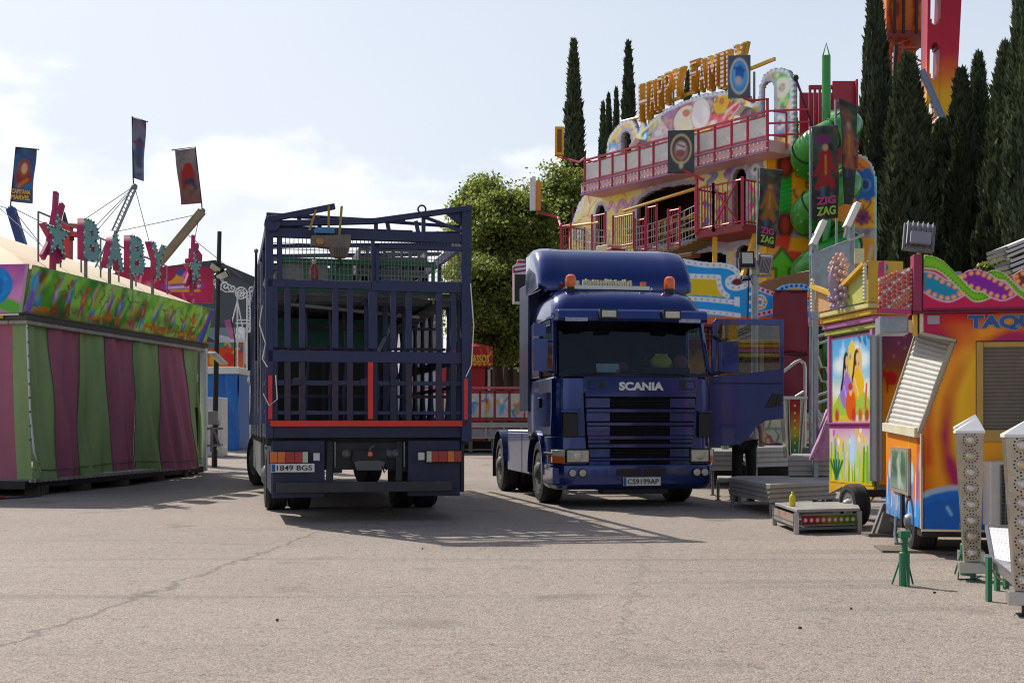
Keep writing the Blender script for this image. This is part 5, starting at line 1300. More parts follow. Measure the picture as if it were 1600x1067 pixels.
# ================================================================ brown building, kiosk, fence
c=P(690,615,52); t=thing('brown_building','low brown building with a band of windows under a dark flat roof','building',(c.x,52,GZ(52)))
def zz(py,d): return P(0,py,d).z
x0,x1=P(690,0,52).x,P(905,0,52).x
q=MB(); q.box((x0,52,GZ(52)-.2),(x1,58,zz(578,52)),mat('brown_render','#6d574a',.85,var=.15,scale=2,bump=.2,stretch=(6,6,.3))); q.box((x0,52.05,zz(576,52)),(x1,58,zz(560,52)),mat('white_render','#bdb7ad',.8,var=.1)); q.build('wall',t,True)
q=MB(); q.box((x0-.3,51.5,zz(562,52)),(x1+.3,58.5,zz(552,52)),mat('dark_roof','#3e3029',.8,var=.2)); q.build('roof',t,True)
for k in range(8):
    a=P(700+k*24,0,52).x; q=MB(); q.box((a,51.98,zz(574,52)),(a+.55,52.0,zz(566,52)),SMK); q.box((a-.03,51.99,zz(575,52)),(a,52.03,zz(565,52)),WHT); q.build('window',t,True)
q=MB(); a=P(762,0,52).x; q.box((a,51.9,zz(610,52)),(a+.12,51.98,zz(574,52)),WHT); q.box((a,51.9,zz(577,52)),(x1,51.98,zz(574,52)),WHT); q.build('door_frame',t,True)
c=P(735,640,45); t=thing('red_kiosk','small red kiosk with a scalloped red canopy lettered in yellow','kiosk',(c.x,45,GZ(45)))
q=MB(); a,b=P(715,0,45).x,P(757,0,45).x; q.box((a,45,GZ(45)),(b,46.2,zz(570,45)),mat('red_curtain','#9c1420',.7,var=.2,bump=.5,bscale=3,stretch=(8,8,.3))); q.build('curtain_wall',t,True,bevel=.02)
p=Paint(1.55,.75,.03,'#9a2417'); p.tint('#7c1a12',3,2,.4,.7,.6).scribble(12,['#c9622a','#d99a3a'],4,.04,.3); 
p.line([(0,.08),(1.55,.08)],.08,'#d9a53a')
for k in range(9): p.ell(.08+k*.18,.0,.08,.1,'#7c1a12')
p.build('canopy',P(704,573,44.8),V((1,0,0)),UZ,t,t=.5)
q=MB(); tp=P(735,536,45.3); q.loft([[P(704,541,44.8),P(768,541,44.8),P(768,541,46.6),P(704,541,46.6)],[tp+V((-.1,0,0)),tp+V((.1,0,0)),tp+V((.1,.2,0)),tp+V((-.1,.2,0))]],mat('red_paint','#a3202b')); q.build('roof',t,True)
text('lettering','ASSOS',YELP,P(738,567,44.78),(1,0,0),UZ,.3,t,True,width=.62,bold=.03,depth=.02)
# red barrier in front
c=P(760,690,38); t=thing('panel_barrier','long red railed barrier with painted white panels on a grey platform','barrier',(c.x,38,GZ(38)))
D=38; a,b=P(655,0,D).x,P(832,0,D).x
q=MB()
q.box((a,D,zz(607.5,D)),(b,D+.07,zz(604,D)),mat('rail_pink','#b8545c',.4,var=.15)); q.box((a,D,zz(614,D)),(b,D+.06,zz(611,D)),REDP); q.box((a,D,zz(657,D)),(b,D+.08,zz(653,D)),REDP)
for px in (658,675,692,709,729,750,773,796,820,830): x=P(px,0,D).x; q.box((x-.03,D+.0,zz(653,D)),(x+.03,D+.06,zz(607,D)),REDP)
q.build('red_rail',t,True)
arts=[((732,748),1),((752,771),2),((775,794),3),((798,818),4),((711,727),0),((694,707),0),((660,673),0),((677,690),0),((821,829),0)]
for (pa_,pb_),k in arts:
    o=P(pa_,652,D-.02); w=P(pb_,0,D).x-o.x; h=zz(615,D)-o.z; p=Paint(w,h,.03,'#b9bcb9'); p.tint('#9aa0a0',3,k,.4,.7,.5)
    if k: 
        p.ell(w*.5,h*.45,w*.22,h*.3,['','#4f93b5','#c98a3a','#5aa0b8','#c9624a'][k],soft=.04); p.ell(w*.45,h*.7,w*.14,h*.12,['','#d9c79a','#a53a2a','#e0d0b0','#d9c79a'][k],soft=.03); p.line([(w*.3,h*.15),(w*.7,h*.5)],.06,'#7a8fa8',soft=.03); p.scribble(4,['#7a9a5a','#c9904a','#4a6a9a'],k,.04,.3)
    p.build('painted_panel',o,V((1,0,0)),UZ,t,t=.02)
q=MB(); q.box((a,D-.25,zz(668,D)),(b,D+3,zz(660,D)),ALU); q.box((a,D-.2,zz(682,D)),(b,D-.1,zz(670,D)),mat('platform_grey','#8d908d',.6,dirt=.4)); q.box((a,D-.26,zz(685,D)),(b,D+.1,zz(682,D)),ALU)
for px in (668,690,712,735,760,788,815): x=P(px,0,D).x; q.box((x-.04,D-.24,zz(684,D)),(x+.02,D-.2,zz(668,D)),ALU)
q.build('platform',t,True)
for px in (665,700,735,770,800,828):
    q=MB(); x=P(px,0,D).x; q.box((x-.06,D+.1,GZ(D)-.05),(x+.06,D+.22,zz(685,D)),STEEL); q.box((x-.15,D,GZ(D)-.02),(x+.15,D+.3,GZ(D)+.04),DARK); q.build('leg',t,True)
q=MB(); q.box((a,D+.6,GZ(D)+.1),(b,D+2.5,zz(690,D)),DARK); q.build('under_frame',t,True)
c=P(690,640,44); t=thing('red_booth','red shuttered booth seen through the lorry cage behind the barrier','booth',(c.x,44,GZ(44)))
q=MB(); q.box((P(683,0,44).x,44,GZ(44)),(P(697,0,44).x,44.6,zz(560,44)),REDP); q.build('body',t,True,bevel=.02)
q=MB(); q.box((P(660,0,46).x,46,GZ(46)),(P(690,0,46).x,47,zz(560,46)),mat('pale_blue_sheet','#a9b6c4',.6)); o=q.build('side_sheet',t,True)
c=P(662,520,60); t=thing('concrete_block','distant grey concrete block building seen through the lorry cage','building',(c.x,60,GZ(60)))
q=MB(); q.box((P(640,0,60).x,60,0),(P(682,0,60).x,66,zz(470,60)),mat('grey_concrete','#85827c',.85,var=.12)); q.build('wall',t,True)
for px in (655,668): q=MB(); q.box((P(px,0,60).x,59.97,zz(530,60)),(P(px+5,0,60).x,60.02,zz(515,60)),SMK); q.build('window',t,True)
# lit sign standing left of the tractor unit
c=P(830,700,27); t=thing('marquee_sign','white bordered marquee sign with a red side, left of the tractor unit','sign',(P(836,0,27).x,27,GZ(27)))
q=MB(); q.bar((P(836,0,27).x,27.1,GZ(27)),(P(836,0,27).x,27.1,zz(412,27)),.09,.09,REDP); q.build('post',t,True)
p=Paint(.36,1.0,.012,'#d3ccd0'); p.poly([(.03,.06),(.33,.06),(.33,.66),(.03,.66)],'#2a2423').line([(.0,.02),(.36,.02)],.03,'#9fc4a8'); p.line([(.04,.75),(.32,.8)],.14,'#8a2a55',soft=.01).line([(.05,.76),(.31,.8)],.05,'#e0d0d8'); p.line([(.02,.93),(.34,.93)],.06,'#b0204a')
for k in range(14): p.ell(.015,.05+k*.045,.012,.012,'#f0e8d8').ell(.345,.05+k*.045,.012,.012,'#c04040')
p.keep([(0,0),(.36,0),(.36,.85),(.28,.9),(.26,1),(.1,1),(.08,.9),(0,.85)])
p.build('sign_face',P(802,475,26.8),V((1,.15,0)),UZ,t,t=.12,back='#a3202b')
# ================================================================ drop tower and pylon
FL=mat('tower_orange','#b5451f',.5,var=.25,scale=.8)
t=thing('drop_tower','orange red drop tower with flame painted panels rising behind the cypresses','ride tower',(P(1417,0,72).x,72,0))
D=72; x0,x1=P(1390,0,D).x,P(1444,0,D).x; zb_,zt_=0,zz(-60,D)
q=MB()
for x in (x0,x1): 
    for y in (D,D+2): q.box((x-.13,y-.13,0),(x+.13,y+.13,zz(50,D)),FL)
z=2
while z<zz(70,D):
    for y in (D,D+2): q.bar((x0,y,z),(x1,y,z+.9),.09,.09,FL); q.bar((x1,y,z+.9),(x0,y,z+1.8),.09,.09,FL); q.box((x0,y-.05,z-.05),(x1,y+.05,z+.05),FL)
    z+=1.8
q.box((x0+.6,D+.6,0),(x0+.85,D+.85,zz(40,D)),FL); q.box((x1-.9,D+.6,0),(x1-.65,D+.85,zz(40,D)),FL)
q.build('lattice',t,True)
p=Paint(2.4,4.6,.08,'#a34a26'); p.gradv([(0,'#b8562a'),(2,'#c97a3a'),(4.6,'#8a3a22')])
gr=random.Random(3)
for k in range(9): x=gr.uniform(.1,2.3); p.line([(x,gr.uniform(0,1)),(x+gr.uniform(-.3,.3),gr.uniform(2,4))],.22,gr.choice(['#d9a04a','#7a2a18','#c9632a']),soft=.1,wob=.4,seed=k)
p.build('flame_panel',P(1385,52,D-.3),V((1,0,0)),UZ,t,t=2.6)
q=MB(); q.box((P(1382,0,D).x,D-.5,zz(62,D)),(P(1452,0,D).x,D+2.6,zz(52,D)),mat('collar_red','#7a2a1e',.6,var=.2)); q.build('collar',t,True); q=MB(); q.box((P(1386,0,D).x,D-.4,zz(205,D)),(P(1450,0,D).x,D-.2,zz(198,D)),FL); q.build('collar',t,True)
q=MB()
for px in (1398,1412,1432): q.bar(P(px,52,D-.55),P(px,-50,D-.55),.14,.14,DARK)
q.bar(P(1400,70,D-.6),P(1394,190,D-.6),.2,.2,DARK); q.build('guide_rail',t,True)
t=thing('ride_pylon','slab shaped ride pylon fading from red to yellow with oval holes','ride pylon',(P(1470,0,66).x,66,0)); D=66
bl,br,tr,tl=P(1446,300,D),P(1487,300,D),P(1504,-30,D),P(1450,-30,D)
w_=(tr-tl).length; h_=(tl-bl).length
p=Paint(w_,h_,.08,'#a8283a'); p.gradv([(0,'#d9a52f'),(h_*.46,'#d9a52f'),(h_*.56,'#cc6a34'),(h_*.66,'#ad2c3c'),(h_,'#9a2238')])
for cy in (.36,.62,.88): p.mask&=~((((p.X-w_*.24)/(w_*.15))**2+((p.Y-h_*cy)/(h_*.085))**2)<1); 
p.line([(w_*.42,0),(w_*.42,h_)],.05,'#8a2030',op=.5)
def fp(u,v):
    a=bl.lerp(br,u/w_); b=tl.lerp(tr,u/w_); return a.lerp(b,v/h_)
p.build('slab',bl,V((1,0,0)),UZ,t,fn=fp,t=1.0,back='#7a2030')
q=MB(); q.bar(V((bl.x+.5,66.3,0)),(bl+br)/2+V((0,.3,.4)),.9,.6,mat('tower_yellow','#c9962f',.5)); q.build('foot',t,True)
q=MB(); q.tube([P(1440,110,D-1),P(1474,188,D-1)],.2,mat('strut_blue_grey','#6d7a94',.4,metal=.3),8); q.tube([P(1436,208,D-1),P(1452,206,D-1),P(1470,186,D-1)],.2,mat('pipe_tan','#a8874a',.5),8); q.build('strut',t,True)
# ================================================================ multi storey funhouse
HL=V((2.0,45.1,0)); HU=V((.598,-.801,0)).normalized(); HN=V((HU.y,-HU.x,0)); SW=9.75; ST_=10.75
def hp(s,z,o=0): return HL+HU*s+HN*o+UZ*z
def hs(px,py,o=0):
    B=HL+HN*o; k=px-HX
    s=(k*B.y-F*B.x)/(F*HU.x-k*HU.y); d=B.y+HU.y*s
    return s,CH+(HY-py)/F*d
def hpts(l,o=0): return [hs(a,b,o) for a,b in l]
T=thing('funhouse','tall painted funhouse with red railed balconies, green spiral slide and lettered roof sign','funhouse',tuple(HL),0)
Z0=2.2; ZT=13.2
def sh(l): return [(a,b-Z0) for a,b in l]
p=Paint(ST_+.1,ZT-Z0,.042,'#e0b45a')
p.gradv([(0,'#d09020'),(2.6,'#d8a030'),(4.9,'#e2b858'),(5.2,'#e6c070'),(7.4,'#e2b865'),(8,'#e4b050'),(11,'#e0a880')])
p.tint('#dd9a62',.5,3,.48,.75,.5).tint('#efd9a0',.7,9,.5,.75,.7).tint('#c890a0',.6,19,.6,.8,.35)
gr=random.Random(12)
def at(px,py): a,b=hs(px,py); return a,b-Z0
# crazed rock outlines
g_=np.random.default_rng(5); cs=g_.random((64,2))*np.array([ST_,ZT-Z0])
d_=np.stack([np.hypot((p.X+.25*fbm(p.X,p.Y,2.2,3)-c[0]),(p.Y+.25*fbm(p.X,p.Y,2.2,7)-c[1])*1.15) for c in cs],0); d_.sort(axis=0)
e_=d_[1]-d_[0]; p.put((.05-e_)/.03*.85*(fbm(p.X,p.Y,.8,44)>.42),'#7a5058'); p.put((.16-e_)/.2*.3,'#c98a6a')
def outl(fn,*a,ow=.035,oc='#4a3038',**k):
    pass
def disc(cx,cy,rx,ry,c,rot=0): p.ell(cx,cy,rx+.035,ry+.035,'#4a3038',rot=rot).ell(cx,cy,rx,ry,c,rot=rot)
def gear(cx,cy,r,c1,c2):
    for k in range(9): a=k*.698; disc(cx+math.cos(a)*r*.75,cy+math.sin(a)*r*.75,r*.26,r*.2,c1,rot=a)
    p.ell(cx,cy,r*.8,r*.8,c1).ell(cx,cy,r*.5,r*.5,c2).ell(cx,cy,r*.22,r*.22,'#40506a')
def star_(cx,cy,r,c,rot=0): 
    q_=[((r if k%2==0 else r*.42)*math.cos(rot+k*math.pi/5)+cx,(r if k%2==0 else r*.42)*math.sin(rot+k*math.pi/5)+cy) for k in range(10)]; p.poly(q_,c,edge='#4a3038',ew=.04)
for px,py,r,c1,c2 in ((957,243,.5,'#4f8ac0','#b8d4e4'),(1222,137,.62,'#4f9a62','#b8d4b0'),(1218,192,.45,'#5a98c9','#c8dce8'),(1180,265,.34,'#7a98b0','#d8dcd8'),(905,365,.3,'#5f9a8a','#d0dcc8')): gear(*at(px,py),r,c1,c2)
a,b=at(1133,175)
for dx,dy,c,rot in ((-.42,.5,'#c4d0c8',.8),(.42,.5,'#4a9a52',-.8),(-.42,-.5,'#8fb060',-.8),(.42,-.5,'#c4d0c8',.8)): disc(a+dx,b+dy,.55,.22,c,rot)
disc(a,b,.75,.2,'#b8324a',.15); p.line([(a-.55,b-.02),(a+.55,b+.1)],.06,'#e8c0b8',wob=.3)
a,b=at(1022,212); p.poly([(a-1.0,b-.75),(a+.55,b-.05),(a+.9,b+.75),(a-.6,b+.15)],'#2f93b0',edge='#1f4a60',ew=.07)
for k in range(7): x=a-.75+k*.24; y=b-.38+k*.13; p.line([(x,y),(x+.08,y+.36)],.09,['#e0c030','#d0e0e0','#e08a30'][k%3]); p.line([(x,y+.18),(x+.16,y+.2)],.05,'#1f3a60')
disc(a-1.15,b-.2,.16,.5,'#e0a02a',.3); disc(a+.75,b+.9,.35,.14,'#e0b030',.5)
a,b=at(1076,186)      # bunch of balloons
for dx,dy,rx,ry,c,rot in ((-1.25,-.35,.62,.46,'#9a8fa0',.5),(1.25,-.5,.55,.42,'#b0455a',-.4),(-.75,.45,.5,.62,'#8a6a8a',.2),(.8,.55,.48,.56,'#7f7a90',-.3),(-.3,-.5,.5,.4,'#c9a090',.2),(.45,-.45,.55,.42,'#d8a868',-.2),(.05,.62,.5,.7,'#a05a80',0),(-.15,.0,.55,.45,'#e0c8a8',.1),(.55,.05,.42,.5,'#d0d4d8',.1),(1.5,.35,.35,.5,'#d09a3a',-.4)):
    disc(a+dx,b+dy,rx,ry,c,rot); p.ell(a+dx-.3*rx,b+dy+.35*ry,rx*.25,ry*.18,'#f0e8e0',soft=.03,op=.8)
for k in range(26):
    x,y=gr.uniform(.4,ST_-.4),gr.uniform(4.9,9.8)
    if k%3==0: star_(x,y,gr.uniform(.1,.2),gr.choice(['#d8d0b0','#b05a78','#5a8ab0','#e8d060']),gr.random())
    else: disc(x,y,gr.uniform(.06,.16),gr.uniform(.05,.1),gr.choice(['#a87aa0','#6a9a80','#d0705a','#e8d070','#6a90b8']),gr.uniform(0,3))
for px,py,c,h in ((1106,350,'#2a62c0',.7),(1112,285,'#5a8ac0',.4),(1128,330,'#b0509a',.5),(1172,335,'#c0387a',1.0),(1178,350,'#3f9a60',.9),(1140,270,'#7a5aa8',.3)):
    a,b=at(px,py); pts=[(a+.18*math.sin(k*1.3),b-h+2*h*k/8) for k in range(9)]; p.line(pts,.2,'#4a3038'); p.line(pts,.13,c)
for px,py in ((966,322),(1020,300),(985,318)):
    a,b=at(px,py); p.line([(a+.5*(k/10-.5)*2,b+.16*math.sin(k*1.2)) for k in range(11)],.17,'#6a4a6a'); p.line([(a+.5*(k/10-.5)*2,b+.16*math.sin(k*1.2)) for k in range(11)],.10,'#a880b0')
for k in range(150):      # airbrushed streaks over everything
    x,y=gr.uniform(0,ST_),gr.uniform(4.8,10.8); t=gr.uniform(0,3.1); l=gr.uniform(.12,.4); p.line([(x,y),(x+l*math.cos(t),y+l*math.sin(t)),(x+l*1.4*math.cos(t+.6),y+l*1.4*math.sin(t+.6))],gr.uniform(.03,.1),gr.choice(['#f0dca0','#b8707a','#8a6a9a','#e0a050','#d8d8dc','#7a5a5a','#f0c860','#6a7a9a']),soft=.06,op=.5)
p.tint('#f4e4b8',3.0,61,.5,.75,.3).tint('#8a5a50',3.4,71,.55,.8,.3)
# band of stones under the lowest openings, lower storey yellow
p.poly(sh([(0,4.0),(ST_,4.0),(ST_,6.9),(0,6.9)]),'#c98f1f',op=.7); p.poly(sh([(0,6.75),(ST_,6.75),(ST_,7.15),(0,7.15)]),'#8a7f86')
# openings
def hole(l,col='#8e93a2',w=.15):
    q=sh(hpts(l)); p.line(q+[q[0]],w*2,col); 
    for k in range(len(q)):
        (x0,y0),(x1,y1)=q[k],q[(k+1)%len(q)]; n=int(math.hypot(x1-x0,y1-y0)/.3)
        for j in range(n): p.ell(x0+(x1-x0)*j/n,y0+(y1-y0)*j/n,w*.6,.05,'#5f6676',rot=j,soft=.03,op=.5)
    return q
def archpx(x0,x1,y0l,y0r,yt): 
    return [(x0,y0l),(x1,y0r)]+[((x0+x1)/2+(x1-x0)/2*math.cos(math.pi*k/8),yt+(y0l+y0r)*0+14-14*math.sin(math.pi*k/8)-(y0l-y0r)*.35*math.cos(math.pi*k/8)) for k in range(9)]
holes=[archpx(931,945,385,382,321),archpx(970,985,252,249,206),archpx(1146,1165,376,372,264),archpx(1190,1209,222,218,128),archpx(1150,1172,440,436,384)]
big=[(996,385),(1086,372),(1086,289),(1060,290),(1035,295),(1015,302),(1000,312),(996,320)]
low=[(1072,440),(1134,436),(1134,400),(1124,396),(1106,394),(1086,397),(1074,404)]
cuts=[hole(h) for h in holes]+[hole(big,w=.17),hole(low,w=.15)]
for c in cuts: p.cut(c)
outline=[(0,Z0),(SW,Z0),(SW,9.55)]+hpts([(1240,240),(1240,125),(1233,110),(1220,105),(1205,107),(1193,116),(1186,134),(1184,158),(1176,160),(1168,148),(1150,142),(1128,142),(1100,146),(1070,156),(1042,169),(1018,186),(1009,196),(1003,188),(997,206),(991,190),(984,186),(972,189),(962,198),(953,210),(948,222),(946,262)])+[hs(915,300)]+hpts([(903,318),(896,338),(890,360)])+[(0,7.4)]
oo=sh(outline); p.line(oo[2:-1],.26,'#b9c4cc')
for k in range(2,len(oo)-2):
    (x0,y0),(x1,y1)=oo[k],oo[k+1]; n=max(1,int(math.hypot(x1-x0,y1-y0)/.16))
    for j in range(n): p.ell(x0+(x1-x0)*j/n,y0+(y1-y0)*j/n,.04,.08,'#5f6f86',rot=math.atan2(y1-y0,x1-x0),soft=.02)
p.keep(oo); p.C=np.clip(p.C*1.3,0,.82)
p.build('painted_facade',hp(0,Z0),HU,UZ,T,t=.18,back='#8a6a40',gain=1.35,sat=1.1)
# body behind the facade
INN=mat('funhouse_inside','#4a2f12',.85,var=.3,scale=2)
q=MB()
def hbox(q,s0,s1,o0,o1,z0,z1,m):
    vs=[hp(a,c,b) for c in (z0,z1) for a,b in ((s0,o0),(s1,o0),(s1,o1),(s0,o1))]
    q.add(vs,[(0,3,2,1),(4,5,6,7),(0,1,5,4),(1,2,6,5),(2,3,7,6),(3,0,4,7)],m)
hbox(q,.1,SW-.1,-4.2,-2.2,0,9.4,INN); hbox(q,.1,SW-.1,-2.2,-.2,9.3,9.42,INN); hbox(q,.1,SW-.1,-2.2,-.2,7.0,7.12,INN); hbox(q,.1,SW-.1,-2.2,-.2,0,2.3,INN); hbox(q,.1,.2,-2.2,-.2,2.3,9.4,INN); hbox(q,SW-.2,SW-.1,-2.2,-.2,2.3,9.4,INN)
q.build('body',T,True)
YB=mat('inner_yellow','#c9972a',.5)
q=MB()
for z in (7.35,7.8,8.2): hbox(q,3.9,7.0,-.9,-.82,z,z+.12,YB)
for s in (4.2,5.0,5.9,6.6): hbox(q,s,s+.1,-.95,-.83,7.1,8.3,YB)
s0,_=hs(1155,300); 
for z in (7.4,7.9,8.4): hbox(q,s0-.4,s0+.4,-.8,-.7,z,z+.1,YB)
q.build('inner_beam',T,True)
# pink deck edge with bulbs
PB=mat('deck_pink','#d6a6ac',.5,var=.12,dirt=.2); BW=mat('bulb_cream','#d9cdb8',.3,var=.1)
OUT=.95
sa,za=hs(908,310,OUT); sb,zb2=hs(1200,240,OUT); zd=9.48
q=MB(); hbox(q,sa,sb,-.15,OUT,zd-.12,zd+.22,PB); hbox(q,sa,sb,OUT+.002,OUT+.05,zd-.16,zd-.10,mat('trim_mauve','#8f5a86',.5)); hbox(q,sa,sb,OUT+.002,OUT+.05,zd+.22,zd+.27,mat('trim_mauve','#8f5a86',.5))
s=sa+.08
while s<sb:
    q.sphere(hp(s,zd+.16,OUT+.02),.035,BW,6,4); q.sphere(hp(s,zd-.04,OUT+.02),.035,BW,6,4); s+=.17
q.build('deck_edge',T,True)
# upper railing with white panels
RR=mat('railing_red','#a8243a',.4,var=.15,dirt=.15)
PN=mat('railing_panel','#cfcac6',.5,var=.08,dirt=.3)
def rail(q,s0,z0,s1,z1,o0,o1,r=.035): q.tube([hp(s0,z0,o0),hp(s1,z1,o1)],r,RR,6)
q=MB(); posts=[hs(x,200,OUT)[0] for x in (914,937,957,978,999,1021,1046,1068,1091,1117,1143,1168,1199)]
zb_=zd+.24
for s in posts: q.bar(hp(s,zd-.1,OUT),hp(s,zb_+.80,OUT),.075,.075,RR)
q.bar(hp(posts[0],zb_+.82,OUT),hp(posts[-1],zb_+.82,OUT),.06,.06,RR); q.bar(hp(posts[0],zb_+.70,OUT),hp(posts[-1],zb_+.70,OUT),.045,.045,RR); q.bar(hp(posts[0],zb_+.08,OUT),hp(posts[-1],zb_+.08,OUT),.05,.05,RR)
for z in (zb_+.1,zb_+.45,zb_+.82): q.bar(hp(posts[-1],z,OUT),hp(posts[-1]+.9,z,.1),.05,.05,RR); q.bar(hp(posts[0],z,OUT),hp(posts[0],z,.1),.05,.05,RR)
for z in (zb_+.1,zb_+.82): q.bar(hp(posts[-1]+.1,z,.8),hp(ST_+.05,z,.35),.05,.05,RR)
q.bar(hp(ST_,zd,.3),hp(ST_,zb_+.82,.3),.06,.06,RR)
q.build('upper_railing',T,True)
for a,b in zip(posts[:-1],posts[1:]):
    q=MB(); hbox(q,a+.06,b-.06,OUT-.03,OUT+.0,zb_+.12,zb_+.66,PN); q.build('railing_panel',T,True)
# middle balcony and rope bridge
MO=1.0; zm=7.25
q=MB(); BD=mat('balcony_deck','#8a2a30',.6,var=.2,dirt=.4)
s_l=hs(880,390,MO)[0]; s_r=hs(1102,370,MO)[0]; s_e=hs(1162,350,1.35)[0]
hbox(q,s_l,3.1,0,MO,zm-.15,zm,BD); q.build('balcony_deck',T,True); q=MB(); hbox(q,s_r,s_e,0,1.4,zm-.22,zm,BD)
q.build('balcony_deck',T,True)
q=MB(); WD_=mat('bridge_plank','#8a7350',.8,var=.25)
n=24
for k in range(n): 
    u=(k+.5)/n; s=3.1+(s_r-3.1)*u; z=zm-.55*4*u*(1-u)*.7; hbox(q,s-.1,s+.1,.05,MO-.05,z-.06,z,WD_)
q.build('rope_bridge',T,True)
def barsec(q,s0,s1,o0,o1,z,h,sp=.12,top=True):
    a,b=hp(s0,z,o0),hp(s1,z,o1); L_=(b-a).length; n=max(2,int(L_/sp))
    for k in range(n+1): c=a.lerp(b,k/n); q.tube([c,c+UZ*h],.014,RR,4)
    for zz_ in (.06,h): q.tube([a+UZ*zz_,b+UZ*zz_],.028,RR,6)
    for c in (a,b): q.bar(c-UZ*.1,c+UZ*(h+.08),.07,.07,RR)
q=MB()
barsec(q,s_l,s_l+.55,MO+.1,MO+.1,zm,1.1); barsec(q,s_l,s_l,0,MO,zm,1.1)
for px0,px1,hh in ((925,946,1.25),(958,990,1.05),(992,1008,1.05),(1010,1026,1.4),(1044,1062,1.15)):
    q.build('balcony_railing',T,True); q=MB(); a,b=hs(px0,380,MO)[0],hs(px1,380,MO)[0]; zz_=zm-.25 if px0>990 else zm; barsec(q,a,b,MO,MO,zz_,hh,.10)
q.build('balcony_railing',T,True); q=MB(); barsec(q,s_r,s_r+.75,1.42,1.42,zm,1.3); barsec(q,s_r+.75,s_e,1.42,1.42,zm,1.3,.19); barsec(q,s_r,s_r,.1,1.4,zm,1.3); barsec(q,s_e,s_e,.1,1.4,zm,1.3)
q.bar(hp(s_r+.8,zm+.1,1.43),hp(s_e-.2,zm+1.25,1.43),.045,.03,RR); q.bar(hp(s_r+.8,zm+1.2,1.43),hp(s_r+1.7,zm+.1,1.43),.045,.03,RR)
q.build('balcony_railing',T,True)
q=MB(); NET=mat('rope_grey','#a8aca8',.8)
for k in range(5): 
    q.tube([hp(s_l+.55+(s_r-s_l-.55)*u/12,zm+.15+.22*k-(.45*4*(u/12)*(1-u/12)),MO) for u in range(13)],.016,NET,4)
for k in range(46): 
    u=k/45; s=s_l+.55+(s_r-s_l-.55)*u; z=zm-.45*4*u*(1-u)*1.0; q.tube([hp(s,z,MO),hp(s+.06*math.sin(k*3),z+1.0,MO)],.010,NET,4)
q.tube([hp(1.0,8.35,MO),hp(3.0,8.25,MO)],.05,YB,6); q.tube([hp(4.2,8.5,MO-.1),hp(s_r,8.75,MO-.1)],.055,YB,6)
q.build('rope_net',T,True)
# supports under the balcony
q=MB(); q.bar(hp(s_r+.6,2.2,1.2),hp(s_r+.6,zm-.2,1.2),.13,.13,YELP); q.bar(P(1160,432,36.3),P(1180,366,36.6),.12,.12,YELP); q.build('yellow_prop',T,True)
q=MB(); fa=hs(985,395,1.8)
q.add([],[],CREAM)
fz=hs(985,395,1.8)[1]
for s0,s1,m in ((3.2,3.9,CREAM),(3.9,4.5,mat('fringe_cream','#c9b48e',.8,var=.2))): hbox(q,s0,s1,1.3,1.9,fz-.5,fz+.05+(.35 if s0>3.5 else 0),m)
hbox(q,4.5,4.75,1.3,1.95,fz-.55,fz+.25,RR); hbox(q,4.76,s_r,1.2,1.6,6.45,6.6,mat('under_wood','#6b4a2a',.8,var=.3))
q.build('awning_fringe',T,True,bevel=.03)
# roof letters
GOLD=mat('letter_gold','#cf9d2c',.4,var=.12); 
def stripemat():
    m=bpy.data.materials.new('letter_bulb_rows'); N,L=nt(m); b=N['Principled BSDF']; tc=N.new('ShaderNodeTexCoord'); sp=N.new('ShaderNodeSeparateXYZ'); L.new(tc.outputs['Object'],sp.inputs[0])
    mu=N.new('ShaderNodeMath'); mu.operation='MULTIPLY'; mu.inputs[1].default_value=7.0; L.new(sp.outputs['Z'],mu.inputs[0]); fr=N.new('ShaderNodeMath'); fr.operation='FRACT'; L.new(mu.outputs[0],fr.inputs[0])
    r=N.new('ShaderNodeValToRGB'); r.color_ramp.interpolation='CONSTANT'; r.color_ramp.elements[0].color=S('#ead9c8')+(1,); r.color_ramp.elements[1].color=S('#a8584a')+(1,); r.color_ramp.elements[1].position=.55; L.new(fr.outputs[0],r.inputs['Fac']); L.new(r.outputs[0],b.inputs['Base Color']); b.inputs['Roughness'].default_value=.4; return m
SM=stripemat()
for ch,x0,x1,y0,y1 in (('H',1002,1018,189,131),('A',1019,1031,174,126),('P',1031.5,1042,166,120),('P',1042.5,1053,160,114),('Y',1054,1071,151,108),('F',1082,1095,141,95),('A',1096,1109,139,93),('M',1110,1127,137,87),('I',1130,1138,136,82),('L',1139,1151,134,78),('Y',1150,1169,131,70)):
    a,zl=hs(x0,(y0+y1)/2,-.05); b,_=hs(x1-3,(y0+y1)/2,-.05); m_=(a+b)/2; d=HL.y+HU.y*m_; z0=CH+(HY-y0)/F*d; z1=CH+(HY-y1)/F*d
    o=text('sign_letter',ch,SM,hp(a,z0,.0),HU,UZ,z1-z0,T,True,depth=.16,bold=.0,width=b-a,side=GOLD)
    q=text('outline',ch,GOLD,hp(a-.05,z0-.06,-.14),HU,UZ,z1-z0+.12,o,True,depth=.16,bold=.035,width=b-a+.09)
q=MB(); a=hs(986,186,-.3); q.tube([hp(a[0]-.5,a[1],-.3),hp(a[0]+2.2,a[1]-.1,-.3)],.05,YELP,6)
for s in (2.9+1.2*k for k in range(6)):
    zt_=12.0-.10*(s-6.7)**2+.4; q.tube([hp(s,9.6,-.35),hp(s,zt_+.4,-.35)],.04,STEEL,6)
b=hs(1080,145,-.3); q.bar(hp(b[0]-1.2,b[1]-.1,-.3),hp(b[0]+3.6,b[1]+.25,-.3),.08,.1,YELP)
q.build('sign_frame',T,True)
